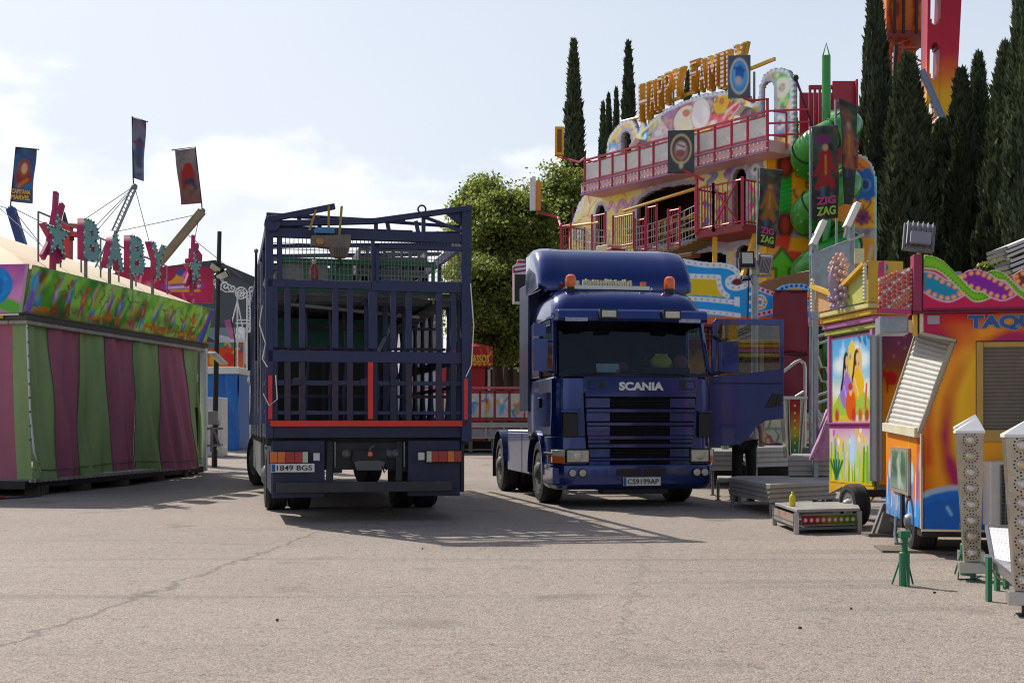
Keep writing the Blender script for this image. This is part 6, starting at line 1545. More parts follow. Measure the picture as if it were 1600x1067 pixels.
# roundel signs on brackets
def roundel(px,py,w,h,o,base,paintf,arm):
    s,z=hs(px,py,o); p=Paint(w,h,.03,base); paintf(p)
    sg=p.build('roundel_sign',hp(s,z-h/2,o)+V((-w/2,0,0)),V((1,-.12,0)),UZ,T,t=.16,back='#3a3a3e')
    q=MB(); q.tube(arm,.05,RR,6); q.build('bracket_arm',sg,True)
    return sg
def p1(p):
    w,h=p.w,p.h
    p.ell(w*.5,h*.5,w*.42,h*.43,'#d8d8c8').ell(w*.5,h*.5,w*.37,h*.39,'#4f86c0').ell(w*.5,h*.52,w*.3,h*.3,'#6fa6d8',soft=.05).ell(w*.52,h*.58,w*.2,h*.2,'#3060a8',soft=.03).ell(w*.46,h*.4,w*.15,h*.1,'#b8b0b8',soft=.03).line([(w*.3,h*.7),(w*.7,h*.64)],.07,'#2a5098',soft=.02)
roundel(1155,120,.66,1.25,1.3,'#4a545e',p1,[hp(hs(1158,150,1.3)[0],hs(1158,152,1.3)[1],1.2),hp(hs(1172,165,1.2)[0],10.9,1.15),hp(posts[-1],10.9,OUT),hp(posts[-1],9.6,OUT)])
def p2(p):
    w,h=p.w,p.h
    p.ell(w*.5,h*.55,w*.4,h*.36,'#c9b48a').ell(w*.5,h*.55,w*.34,h*.31,'#4a4446').ell(w*.5,h*.52,w*.25,h*.23,'#a88078',soft=.03).ell(w*.5,h*.6,w*.18,h*.12,'#c9bfc0',soft=.03).ell(w*.48,h*.45,w*.17,h*.09,'#8a5a50',soft=.03).ell(w*.5,h*.17,w*.08,h*.09,'#c9b48a').line([(w*.38,h*.66),(w*.62,h*.6)],.05,'#5a4850',soft=.02)
roundel(1064,237,.82,1.3,1.75,'#3d4248',p2,[hp(hs(1068,268,1.7)[0],hs(1068,266,1.7)[1],1.7),hp(hs(1100,280,1.5)[0],hs(1100,282,1.5)[1],1.5),hp(s_r+.05,8.9,1.42),hp(s_r+.05,7.2,1.42)])
q=MB(); a=P(870,222,45.5)
q.box((a.x-.08,45.2,a.z-.55),(a.x+.25,45.5,a.z+.5),YELP); q.box((a.x+.0,45.19,a.z-.45),(a.x+.17,45.199,a.z+.4),mat('sign_brown','#7a4a1a',.6)); sg=q.build('side_sign',T,True,bevel=.02)
q=MB(); q.tube([a+V((.05,.2,-.5)),P(880,247,45.5),P(905,254,45),hp(posts[0],zb_+.9,OUT)],.05,RR,6); q.build('bracket_arm',sg,True)
q=MB(); a=P(837,305,46); q.box((a.x-.22,45.9,a.z-.6),(a.x+.0,46.1,a.z+.65),mat('sign_white','#d8d6dc',.4)); q.box((a.x+.01,45.92,a.z-.6),(a.x+.2,46.05,a.z+.5),mat('sign_orange','#c9852a',.5)); sg=q.build('side_sign',T,True,bevel=.02)
q=MB(); q.tube([a+V((0,.1,-.5)),P(845,333,46),P(872,340,45.6),hp(s_l,zm+1.1,MO+.1)],.05,RR,6); q.build('bracket_arm',sg,True)
for px,py in ((1000,232),(1165,182)):
    q=MB(); s,z=hs(px,py,.3); d0=hp(s,z,.3); q.prism([(-.22,-.3),(.22,-.3),(.22,.1),(.0,.28),(-.22,.1)],d0,HU,UZ,.3,mat('lamp_house_grey','#8f9298',.4,metal=.4)); q.bar(hp(s-.28,z+.08,.3),hp(s+.02,z+.3,.3),.5,.04,WHT); q.build('spot_lamp',T,True)
# ---------------- yellow side wing, facing us
R0=hp(SW,0,0); DW=R0.y-.02
WX0=R0.x; WX1=P(1372,0,DW).x; wz0,wz1=3.2,9.75
p=Paint(WX1-WX0,wz1-wz0,.045,'#c98a16'); W_=WX1-WX0
p.gradv([(0,'#bd7a18'),(3.5,'#c98616'),(6.5,'#c58018')]).tint('#b5641a',.8,3,.5,.75,.6).tint('#d9a53a',1.0,8,.5,.75,.6)
def wp(px,py): return (px-HX)/F*DW-WX0, CH+(HY-py)/F*DW-wz0
for pts in ([(1238,250),(1245,275),(1262,285),(1268,310)],[(1205,300),(1240,295),(1250,330)],[(1330,300),(1350,330),(1362,310)],[(1345,255),(1362,275)],[(1340,345),(1355,335),(1366,350)],[(1330,335),(1340,310),(1330,290)]): p.line([wp(*a) for a in pts],.06,'#5a3410',wob=.3,soft=.02)
a,b=wp(1215,364); p.poly([(0,b-.17),(W_,b-.17),(W_,b+.17),(0,b+.17)],'#8a8078'); 
for k in range(20): p.ell(k*.18,b+gr.uniform(-.06,.06),.12,.11,gr.choice(['#6a6260','#9a9288','#7a7472']),soft=.02)
a,b=wp(1352,289); p.flower(a,b,.52,'#2a4f86','#5a86b0',9); p.ell(a,b,.12,.16,'#1a2a4a'); a,b=wp(1348,340); p.flower(a,b,.26,'#6a2a50','#3a1a30',7)
a,b=wp(1227,310); p.line([(a,b-.85),(a,b+.85)],.42,'#2f8a3a',soft=.02)
for k in range(12): p.line([(a-.2,b-.85+k*.14),(a+.2,b-.75+k*.14)],.025,'#165a24')
for yy in (258,352): a,b=wp(1227,yy); p.ell(a,b,.28,.42,'#4a1f1a',soft=.05); p.ell(a,b,.12,.26,'#8a3a30',soft=.04)
p.line([wp(*x) for x in ((1205,380),(1228,375),(1222,398),(1258,402),(1250,420))],.3,'#a8401a',soft=.03)
arrow=[(1195,420),(1222,388),(1248,420),(1233,420),(1233,445),(1212,445),(1212,420)]; p.poly([wp(*x) for x in arrow],'#5a9a2a',edge='#2a4a14',ew=.09)
p.line([wp(1310,440),wp(1335,385)],.16,'#c9b59a',soft=.03); p.line([wp(1352,432),wp(1362,385)],.12,'#b0a08a',soft=.03)
ol=[(0,0),(W_,0),wp(1372,420)]+[wp(*x) for x in ((1372,300),(1370,275),(1364,255),(1354,244),(1340,239),(1310,239))]+[(0,wp(0,238)[1])]
p.line([ol[k] for k in range(1,9)],.16,'#8fc0cc'); p.keep(ol); p.C=np.clip(p.C*1.2,0,.82)
p.build('side_wing',V((WX0,DW,wz0)),V((1,0,0)),UZ,T,t=.2,back='#8a6020',sat=1.25,gain=1.25)
q=MB(); q.box((WX0+.1,DW+.25,0),(WX1-.3,DW+4,wz1-1.5),INN); q.box((WX0,DW+.02,0),(WX1,DW+.18,3.19),YELP); q.build('side_body',T,True)
# ---------------- green spiral slide
SG=mat('slide_green','#22882a',.28,var=.12,scale=2,coat=.4,dirt=.15); SGD=mat('slide_seam','#17381a',.5)
ax=P(1291,0,36.0); cxx,cyy=ax.x,36.0; 
q=MB(); pts=[]; ztop=P(0,192,36).z; pitch=1.74; turns=4.3; n=int(turns*26)
for k in range(n+1):
    u=k/26; th=math.pi*.05-2*math.pi*u; pts.append(V((cxx+.62*math.cos(th),cyy+.62*math.sin(th),ztop-pitch*u)))
pts=[V((cxx+.55,cyy+1.1,ztop+.25)),V((cxx+.66,cyy+.55,ztop+.12))]+pts
q.tube(pts,.43,SG,18)
sl_=q.build('spiral_slide',T,True,smooth=50)
q=MB()
for k in range(3,len(pts)-1,6):
    d=(pts[k+1]-pts[k-1]).normalized(); q.tube([pts[k]-d*.025,pts[k]+d*.025],.455,SGD,18)
    nx=d.cross(UZ).normalized(); up=nx.cross(d)
    kk=min(len(pts)-2,k+3); c=pts[kk]
    for a in range(8): q.sphere(c+(nx*math.cos(a*.785)+up*math.sin(a*.785))*.435,.035,CHR,6,4)
q.build('seam_ring',sl_,True)
q=MB(); q.tube([V((cxx,cyy,.2)),V((cxx,cyy,P(0,88,36).z))],.13,SG,12); q.tube([V((cxx-.1,cyy,P(0,88,36).z)),V((cxx,cyy,P(0,68,36).z)),V((cxx+.1,cyy,P(0,88,36).z))],.025,SG,6)
q.build('slide_mast',T,True)
q=MB(); a,b=P(1304,0,37.0).x,P(1341,0,37.0).x; zr0,zr1=P(0,262,37).z,P(0,124,37).z
q.box((a,37.2,zr0),(b,37.3,zr1),RR); q.box((b-.06,37.0,zr0),(b,38.4,zr1),RR); 
a2=P(1268,0,37).x
for k in range(5): q.box((a2+k*.15,37.3,zr0+.5),(a2+.07+k*.15,37.36,zr1-.1),RR)
q.box((a2,37.28,zr1-.22),(a,37.38,zr1-.1),RR); q.box((a2,37.3,zr0),(b,38.6,zr0+.12),RR); q.box((a2,38.5,zr0),(b,38.6,zr1),RR)
q.build('slide_cabin',T,True)
q=MB()
q.tube([P(1243,122,36.5),P(1266,185,37),P(1275,215,37)],.04,mat('stay_purple','#6a2a50',.5),6); q.sphere(P(1243,122,36.5),.1,DARK,8,5)
q.build('stay_pole',T,True)
# ================================================================ dodgem ride
D=26.0
def dz_(py,d=D): return CH+(HY-py)/F*d
def dx_(px,d=D): return (px-HX)/F*d
T=thing('dodgem_ride','dodgem ride with a blue, white and yellow scrolled fascia behind the open door','fairground ride',(dx_(1200),D,0))
K=5.928; 
def z4(x,y): return (x/K+1060, y/K+390)                       # sketch units -> photo pixels
X0=dx_(985); Zb=dz_(530)
W_=dx_(1345)-X0; H_=dz_(404)-Zb
p=Paint(W_,H_,.014,'#1a86bc')
def q4(x,y): a,b=z4(x,y); return (dx_(a)-X0, dz_(b)-Zb)
def l4(l): return [q4(*a) for a in l]
u_=1/K/F*D
def bez(pts,n=10):
    out=[]
    for i in range(len(pts)-1):
        p0,p1,p2,p3=pts[max(i-1,0)],pts[i],pts[i+1],pts[min(i+2,len(pts)-1)]
        for k in range(n):
            t=k/n; out.append(tuple(.5*((2*p1[j])+(-p0[j]+p2[j])*t+(2*p0[j]-5*p1[j]+4*p2[j]-p3[j])*t*t+(-p0[j]+3*p1[j]-3*p2[j]+p3[j])*t**3) for j in (0,1)))
    return out+[pts[-1]]
p.tint('#2a78a8',1.5,2,.45,.7,.5)
p.poly(l4([(-450,620),(1650,620),(1650,760),(-450,760)]),'#c2602a'); p.poly(l4([(-450,690),(1650,690),(1650,830),(-450,830)]),'#55203a')
wht='#cfcdd2'
def bulbline(pts,w,col,step,bc,r):
    p.line(l4(pts),w*u_,col)
    acc=0
    for (a,b),(c,d) in zip(pts[:-1],pts[1:]):
        L_=math.hypot(c-a,d-b); t=step-acc
        while t<=L_:
            f=t/L_; xx,yy=q4(a+(c-a)*f,b+(d-b)*f); p.ell(xx,yy,r*u_,r*u_,bc); t+=step
        acc=(L_-(t-step))
top=[(-420,60),(-200,70),(80,115),(240,140),(400,145),(490,165),(545,205),(545,250),(490,265),(460,295),(475,340),(540,355),(620,335)]
bulbline(bez(top,6),52,wht,58,'#a5a6ac',13)
p.poly(l4([(-420,245),(80,265),(350,275),(390,370),(430,440),(150,420),(-420,400)]),'#d0a828'); p.ell(*q4(545,300),45*u_,32*u_,'#5a1018')
bulbline([(-420,235),(100,245),(372,256)]+bez([(372,256),(378,320),(405,385),(455,430)],6),46,wht,58,'#a5a6ac',13)
bulbline([(-420,430),(150,455),(300,465),(545,490)],44,wht,58,'#a5a6ac',13); p.poly(l4([(520,440),(568,440),(568,530),(520,520)]),wht)
bulbline([(-420,560),(200,570),(420,590),(560,610)],40,wht,58,'#a5a6ac',11)
p.line(l4([(640,330),(640,620)]),8*u_,'#1a3a5a')
pk='#c9a9b8'
for pts,bc in (([(650,320),(760,365),(880,410),(1060,430),(1200,455),(1340,420),(1480,370),(1640,330)],'#8a1f30'),([(700,610),(880,570),(1060,540),(1190,545),(1330,585),(1480,630)],'#8a1f30')): bulbline(pts,46,pk,48,bc,14)
bulbline([(920,385),(980,350),(1060,335),(1150,335),(1240,365)],44,'#7fa6c9',46,'#1f3f78',15)
p.poly(l4([(950,400),(1010,365),(1100,355),(1200,380),(1240,410),(1240,440),(950,430)]),'#b98a52')
bulbline([(1190,660),(1240,640),(1330,600),(1480,560)],44,pk,48,'#1f3f78',14)
xx,yy=q4(755,487); p.ell(xx,yy,66*u_,72*u_,'#d6cdb8')
for k in range(12): p.ell(xx+46*u_*math.cos(k*.5236),yy+50*u_*math.sin(k*.5236),9*u_,9*u_,['#b03a30','#c98a2a','#3a6aa0'][k%3])
p.ell(xx,yy,22*u_,22*u_,'#8a90b0'); p.ell(xx,yy,12*u_,12*u_,'#b04a50')
for k in range(3): p.ell(*q4(665+0*k,487+(k-1)*75),14*u_,14*u_,'#d9d0d0')
p.line(l4([(1190,700),(1480,740)]),30*u_,'#c98a2a',soft=.02); p.line(l4([(1190,760),(1480,800)]),26*u_,'#2a2430')
outl=l4([(-445,712),(1650,712),(1650,305),(1480,345),(1340,395),(1240,345),(1160,312),(1060,308),(970,325),(880,385),(760,340),(650,298),(600,300),(585,270),(578,240),(572,190),(510,140),(400,118),(240,112),(80,85),(-200,42),(-445,30)])
p.keep(outl)
p.build('painted_fascia',V((X0,D,Zb)),V((1,0,0)),UZ,T,t=.12,back='#6a7a86',sat=1.25,gain=1.5)
# under canopy: fringe, columns, inner walls, ceiling
q=MB(); FR=mat('fringe_yellow','#6f5f3c',.6,var=.15); FT=mat('awning_teal','#1f6a66',.6,var=.35,scale=9); FM=mat('awning_maroon','#6a1f30',.6,var=.35,scale=9)
xa,xb=dx_(985,27),dx_(1345,27)
n=60
for k in range(n):
    a=xa+(xb-xa)*k/n; b=xa+(xb-xa)*(k+1)/n; q.box((a,26.95,dz_(527,27)),(b,27.0,dz_(500,27)),FT if k%12<7 else FM); q.sphere(((a+b)/2,26.93,dz_(512+3*(k%3),27)),.02,mat('bulb_dim','#b9a890',.4),6,4)
    c=(a+b)/2; q.prism([((b-a)/2*math.cos(t),.05*math.sin(t)) for t in [math.pi+math.pi*j/6 for j in range(7)]],(c,26.94,dz_(527,27)),(1,0,0),UZ,.03,FR if k%2 else FM)
    q.sphere((c,26.93,dz_(522,27)),.018,WHT,6,4)
q.build('awning_fringe',T,True)
q=MB(); q.box((xa,D+.3,dz_(500,D)),(xb,36.5,dz_(496,D)),mat('ride_ceiling','#5a2a1f',.8,var=.3))
for k in range(7): q.box((xa+.2,D+.5+k*1.4,dz_(505,D)),(xb,D+.6+k*1.4,dz_(500.2,D)),mat('ride_rafter','#8a3a20',.7))
q.build('ceiling',T,True)
CR=mat('column_red','#8a1a28',.45,var=.2)
for px in (1118,1190,1270,1030):
    q=MB(); x=dx_(px,27.5); q.box((x-.11,27.5,.85),(x+.11,27.7,dz_(500,27.5)),CR); q.box((x-.05,27.48,1.0),(x+.05,27.5,dz_(510,27.5)),mat('column_cream','#c9b9a8',.5)); q.build('column',T,True,bevel=.01)
p=Paint(6.5,2.6,.05,'#a8703a'); p.tint('#6a2a2a',.8,3,.45,.7,.8).tint('#c9a85a',1.1,8,.5,.7,.7).tint('#3a6a4a',.9,13,.58,.75,.7).scribble(50,['#8a2a20','#d9b86a','#2a4a6a','#6a3a1a'],4,.07,.6)
p.build('back_wall',V((dx_(985,36),36,.9)),V((1,0,0)),UZ,T,t=.1)
q=MB(); q.box((dx_(985,27),24.6,.55),(dx_(1345,27),36.2,.86),mat('ride_floor','#6f6d69',.5,metal=.3,dirt=.4)); q.build('floor_deck',T,True)
# low painted wall on the platform
p=Paint(2.2,.62,.02,'#cfc3a4'); p.tint('#e0d6c4',2,3,.4,.7,.6).scribble(55,['#c9583a','#3f7f8a','#d9a03a','#8a3a5a','#5a8f4a'],9,.03,.3); p.line([(0,.3),(2.2,.3)],.05,'#7f8f96'); p.line([(0,.6),(2.2,.6)],.05,'#9aa0a2')
p.build('low_wall',V((dx_(1165,24.5),24.5,.86)),V((1,0,0)),UZ,T,t=.08)
p2_=Paint(2.0,.62,.02,'#b9b3a4'); p2_.scribble(40,['#c9583a','#3f7f8a','#8a8f96'],3,.03,.3); p2_.build('low_wall',V((dx_(1000,24.5),24.5,.86)),V((1,0,0)),UZ,T,t=.08)
# cream roof canopy behind the fascia, coloured awning
q=MB()
def dome(u,v):
    x=dx_(1183,27)+u*(dx_(1400,27)-dx_(1183,27)); r=math.sin(min(1,u*1.6)*math.pi/2)
    return V((x,26.3+v*7,dz_(445,27)+(.35*r)*math.sin(math.pi*(.12+v*.88))+.18*r))
q.sheet(dome,16,10,CREAM); q.build('canvas_roof',T,True)
T2=thing('striped_awning','red and yellow curved awning roof behind the princess kiosk','awning',(dx_(1340,20),20,0))
q=MB(); q.sheet(lambda u,v: V((dx_(1290,20)+u*1.25,20+.9*v,dz_(452,20)+.30*math.sin(math.pi*(.15+.7*u))*(.4+.6*v))),14,6,mat('awning_maroon_cloth','#6a1228',.7,var=.15)); q.build('cloth',T2,True)
q=MB(); q.tube([V((dx_(1290,20)+u/14*1.25,20+.9,dz_(452,20)+.33*math.sin(math.pi*(.15+.7*u/14)))) for u in range(15)],.07,YELP,8); q.tube([V((dx_(1290,20)+.2,20.5,0)),V((dx_(1290,20)+.2,20.5,dz_(452,20)+.15))],.04,STEEL,6); q.tube([V((dx_(1290,20)+1.1,20.5,0)),V((dx_(1290,20)+1.1,20.5,dz_(452,20)+.15))],.04,STEEL,6); q.build('frame',T2,True)
# hanging maroon tarps
def tarp(label,x0,x1,y0,y1,d):
    q=MB(); a,b=dx_(x0,d),dx_(x1,d); z0,z1=dz_(y1,d),dz_(y0,d); o=((a+b)/2,d,z0)
    q.sheet(lambda u,v: V((a+(b-a)*u+.02*math.sin(v*5)*(u-.5),d+.03*math.sin(u*8+v*2)+.02*math.sin(v*9),z0+(z1-z0)*v+.02*math.sin(u*3.1))),14,14,MAR)
    q.bar((a,d,z1+.01),(b,d,z1+.01),.04,.03,DARK)
    ob=q.build('maroon_tarp',origin=o,solid=.012); tag(ob,label,'tarpaulin')
tarp('upper maroon tarp hung over the dodgem fascia',1208,1262,455,553,25.5)
tarp('lower maroon tarp hanging beneath the other maroon tarp beside the open door',1210,1263,554,645,25.4)
# ================================================================ poles with floodlights
def flood(t,c,rx,rz,w=.34,h=.34,face=LENS,body=TRIM):
    q=MB(); M=Matrix.Translation(c)@Matrix.Rotation(rz,4,'Z')@Matrix.Rotation(rx,4,'X')
    q.box((-w/2,-.05,-h/2),(w/2,.06,h/2),body,M); q.box((-w/2+.03,-.058,-h/2+.03),(w/2-.03,-.051,h/2-.03),face,M)
    for k in range(6): q.box((-w/2+.04+k*(w-.1)/5,.06,-h/2+.03),(-w/2+.055+k*(w-.1)/5,.10,h/2-.03),body,M)
    q.box((-w/2-.03,-.02,-h*.62),(-w/2-.005,.03,.02),STEEL,M); q.box((w/2+.005,-.02,-h*.62),(w/2+.03,.03,.02),STEEL,M); q.box((-w/2-.03,-.02,-h*.66),(w/2+.03,.03,-h*.62),STEEL,M)
    q.build('floodlight',t,True,bevel=.006)
T=thing('lamp_pole','galvanised pole carrying a black floodlight and a grey one beside the dodgem fascia','lamp pole',(dx_(1179,21.5),21.5,0)); d=21.5
q=MB(); x=dx_(1179,d); q.tube([(x,d,0),(x,d,dz_(430,d))],.055,GAL,10); q.tube([(dx_(1160,d),d,dz_(434,d)),(dx_(1206,d),d,dz_(430,d))],.025,GAL,8); q.tube([(x,d,dz_(430,d)),(x,d,dz_(408,d))],.09,mat('pole_head','#9a968c',.5),8); q.build('pole',T,True)
flood(T,P(1167,405,21.4),R(-12),0,.25,.26); flood(T,P(1194,413,21.5),R(200),R(20),.24,.3,STEEL,mat('flood_grey','#8f8d92',.5,metal=.3))
q=MB(); q.tube([P(1168,418,21.45),P(1170,440,21.45),P(1168,520,21.45)],.010,TRIM,5); q.tube([P(1158,440,21.4),P(1168,425,21.4),P(1176,445,21.4)],.008,TRIM,5); q.build('cable',T,True)
T=thing('banner_pole','tall aluminium pole holding a sheet metal panel and two white lamp heads','pole',(dx_(1274,18.5),18.5,0)); d=18.5
q=MB(); x=dx_(1274,d); q.tube([(x,d,0),(x,d,dz_(365,d))],.045,GAL,10); x2=dx_(1333,d); q.tube([(x2,d+.1,0),(x2,d+.1,dz_(350,d))],.055,GAL,10); q.tube([P(1272,397,d),P(1350,367,d)],.02,CHR,8); q.tube([P(1268,452,d),P(1400,432,d+1)],.02,CHR,8); q.build('pole',T,True)
q=MB(); q.prism([(0,0),(.585,.18),(.585,.77),(0,.60)],P(1268,457,d-.07),(1,0,0),UZ,.02,GAL); q.build('sheet_panel',T,True)
q=MB(); q.prism([(0,0),(.15,0),(.15,.23),(0,.23)],P(1335,412,d-.1),(1,0,0),UZ,.02,mat('notice_yellow','#c9c79a',.6)); q.build('notice',T,True)
for px,py,rz in ((1279,365,R(70)),(1332,337,R(70))):
    q=MB(); M=Matrix.Translation(P(px,py,d-.05))@Matrix.Rotation(R(25),4,'Y')
    q.box((-.05,-.11,-.2),(.03,.11,.2),WHT,M); q.box((.031,-.08,-.16),(.04,.08,.16),LENS,M); q.bar(M@V((0,0,-.18)),M@V((.05,.05,-.34)),.05,.05,GAL); q.build('lamp_head',T,True,bevel=.03)
def zig(fig,fig2,skin):
    def f(p,w,h):
        p.gradv([(0,'#232823'),(h*.3,'#2f3a33'),(h,'#3a453f')]).tint('#55604f',5,2,.5,.75,.7).tint('#15191a',3,8,.5,.7,.7).tint('#6a4a3a',4,12,.6,.8,.6)
        p.ell(w*.5,h*.62,w*.26,h*.13,fig,soft=.03); p.line([(w*.5,h*.5),(w*.3,h*.36)],w*.3,fig,soft=.03); p.line([(w*.5,h*.5),(w*.72,h*.36)],w*.3,fig,soft=.03); p.line([(w*.3,h*.6),(w*.12,h*.48)],w*.14,fig,soft=.02); p.line([(w*.7,h*.6),(w*.9,h*.5)],w*.14,fig,soft=.02)
        p.ell(w*.5,h*.77,w*.12,h*.04,skin,soft=.015); p.ell(w*.4,h*.86,w*.3,h*.05,fig2,soft=.03); p.line([(w*.4,h*.33),(w*.42,h*.26)],w*.14,'#3a5a7a',soft=.02); p.line([(w*.62,h*.33),(w*.6,h*.26)],w*.14,'#2a2a30',soft=.02)
        p.line([(w*.5,h*.68),(w*.5,h*.48)],w*.07,'#b07a3a',soft=.01)
    return f
PKT=mat('text_magenta','#b02a6a',.5); GRT=mat('text_lime','#8fae3a',.5)
def zigzag(name,label,quad,d,fn,txt=1,fn2=None):
    ob,bl,br,tr,tl,w,h=banner(name,label,quad,fn,d,group='dark picture banners by the slide',thick=.01)
    ux=(br-bl).normalized(); uy=(tl-bl).normalized(); of=V((0,-.07,0))
    addtext(ob,'ZIG',PKT,bl+ux*w*.14+uy*h*.15+of,ux,uy,h*.085,w*.72); addtext(ob,'ZAG',GRT,bl+ux*w*.14+uy*h*.035+of,ux,uy,h*.095,w*.72)
    return ob,bl,br,tr,tl
d=24
ob,bl,br,tr,tl=zigzag('picture_banner','dark banner with a red coated figure, lettered in pink and green',[(1269,345),(1310,340),(1310,196),(1269,198)],d,zig('#8a2226','#6a2a5a','#b08a70')); addrod(ob,[V((dx_(1268,d),d+.1,0)),V((dx_(1268,d),d+.1,dz_(196,d))),V((dx_(1312,d),d+.1,dz_(195,d)))],.025,GAL)
ob,bl,br,tr,tl,w_,h_=banner('picture_banner','narrow dark banner seen nearly edge on, right of the red coated figure banner',[(1319,318),(1334,320),(1341,166),(1311,152)],lambda p,w,h: zig('#9a5a40','#7a4a3a','#a88a70')(p,w,h),d+.2,group='dark picture banners by the slide'); addrod(ob,[V((dx_(1316,d),d+.3,0)),V((dx_(1312,d),d+.3,dz_(150,d))),V((dx_(1343,d),d+.3,dz_(168,d)))],.025,GAL)
ob,bl,br,tr,tl=zigzag('picture_banner','leaning dark banner with a brown and ochre figure left of the slide',[(1183,382),(1211,388),(1223,266),(1188,262)],d,zig('#8a5a2a','#4a3a2a','#9a6a48')); addrod(ob,[V((dx_(1184,d),d+.12,0)),V((dx_(1186,d),d+.12,dz_(262,d))),V((dx_(1224,d),d+.12,dz_(265,d)))],.025,GAL)
# ================================================================ platforms and steps beside the tractor unit
def step(label,pts,z0,z1,d_,legs=True,m=ALU,ridges=True):
    """pts: ground outline (x,y), first the near corner"""
    c=pts[0]; t=thing('metal_platform',label,'platform',(c[0],c[1],0))
    q=MB(); poly=[(a,b) for a,b in pts]
    q.prism(poly,(0,0,z1),(1,0,0),(0,1,0),z1-z0,m); q.build('deck',t,True,bevel=.012)
    q=MB()
    k=len(poly)
    if ridges:
        for i in range(k):
            a,b=V((*poly[i],0)),V((*poly[(i+1)%k],0)); n=(b-a).cross(UZ).normalized()
            if n.y>.3: continue
            for j in range(3):
                z=z0+(z1-z0)*(.25+.25*j); q.bar(a+UZ*z+n*.006,b+UZ*z+n*.006,.012,.018,STEEL)
        q.build('side_ridge',t,True)
    if legs:
        cx=sum(a for a,b in poly)/k; cy=sum(b for a,b in poly)/k
        for a,b in poly: 
            a+=(cx-a)*.08; b+=(cy-b)*.08; q=MB(); q.tube([(a,b,0),(a,b,z0)],.025,STEEL,8); q.lathe([(.05,0),(.05,.015)],(a,b,0),STEEL,n=10); q.build('leg',t,True)
    return t
def gx(px,d): return (px-HX)/F*d
step('wide aluminium step on legs in front of the open door',[(gx(1203,16.2),16.2),(gx(1306,17.1),17.1),(gx(1292,19.0),19.0),(gx(1150,19.0),19.0),(gx(1139,18.3),18.3)],.19,.44,0)
step('higher ridged step between the wide step and the princess kiosk',[(gx(1232,18.6),18.6),(gx(1296,18.6),18.6),(gx(1296,20.2),20.2),(gx(1238,20.2),20.2)],.45,.76,0)
step('chequer plate platform deck under the rainbow pillar',[(gx(1170,20.9),20.9),(gx(1236,21.6),21.6),(gx(1250,24.5),24.5),(gx(1150,24.5),24.5)],.50,.84,0)
step('low grey step peeping out beside the tractor bumper',[(gx(1121,19.8),19.8),(gx(1144,19.8),19.8),(gx(1144,21),21),(gx(1121,21),21)],.30,.36,0,ridges=False)
step('ridged platform end beside the tractor headlamp',[(gx(1112,21.2),21.2),(gx(1150,21.2),21.2),(gx(1150,24.5),24.5),(gx(1112,24.5),24.5)],.44,.78,0)
# lit low step with coloured front
c=(gx(1245,13.65),13.65); t=thing('lit_step','low step with rainbow coloured light strips standing in front of the kiosks','step',(c[0],c[1],0))
pts=[(gx(1245,13.65),13.65),(gx(1344,13.9),13.9),(gx(1338,15.1),15.1),(gx(1211,14.9),14.9)]
q=MB(); q.prism(pts,(0,0,.28),(1,0,0),(0,1,0),.035,ALU); q.build('tread_plate',t,True,bevel=.006)
q=MB(); q.prism([((a-3.6)*.97+3.6,(b-14.3)*.95+14.3) for a,b in pts],(0,0,.075),(1,0,0),(0,1,0),.03,STEEL)
for a,b in pts: q.bar((a*.995+.018,b+.03,0),(a*.995+.018,b+.03,.244),.05,.05,CHR)
q.build('frame',t,True)
a=V((pts[0][0],pts[0][1],0)); b=V((pts[1][0],pts[1][1],0)); L_=(b-a).length
p=Paint(L_-.12,.13,.008,'#6a2030'); w=L_-.12
for k in range(120):
    f=k/119; import colorsys
    cc=colorsys.hsv_to_rgb(.93+f*.5 if f<.14 else (f-.14)*.42,.75,.42); p.line([(w*f,0),(w*f,.13)],w/110,(lin(cc[0]),lin(cc[1]),lin(cc[2])))
for k in range(9): p.ell(w*(.06+.11*k),.065,.022,.022,'#d9b0a0',soft=.006)
p.line([(0,.0),(w,0)],.02,'#8a8a88'); p.line([(0,.13),(w,.13)],.02,'#8a8a88')
p.build('light_strip',a+V((.07,.035,.09)),(b-a).normalized(),UZ,t,t=.02)
a=V((pts[3][0],pts[3][1],0)); b=V((pts[0][0],pts[0][1],0)); L_=(b-a).length
p=Paint(L_-.12,.13,.008,'#8f8a80'); p.tint('#a8604a',6,3,.5,.7,.7).tint('#5a8a9a',5,7,.55,.75,.7).line([(0,.04),(2,.04)],.02,'#5a5a58'); p.build('light_strip',a+(b-a).normalized()*.07+V((-.03,0,.09)),(b-a).normalized(),UZ,t,t=.02)
# yellow bottle
o=(gx(1238,14.2),14.2,.281); t=thing('yellow_bottle','yellow plastic bottle with a cap standing on the low lit step','bottle',o)
yb=mat('bottle_yellow','#c9c01c',.35,var=.08)
q=MB(); q.lathe([(.028,0),(.036,.005),(.038,.06),(.034,.075),(.038,.09),(.036,.11),(.02,.135),(.013,.142)],(0,0,0),yb,n=18); q.build('body',t); q=MB(); q.lathe([(.015,.142),(.015,.162),(.008,.168)],(0,0,0),mat('cap_yellow','#d9b51f',.4),n=12); q.build('cap',t)
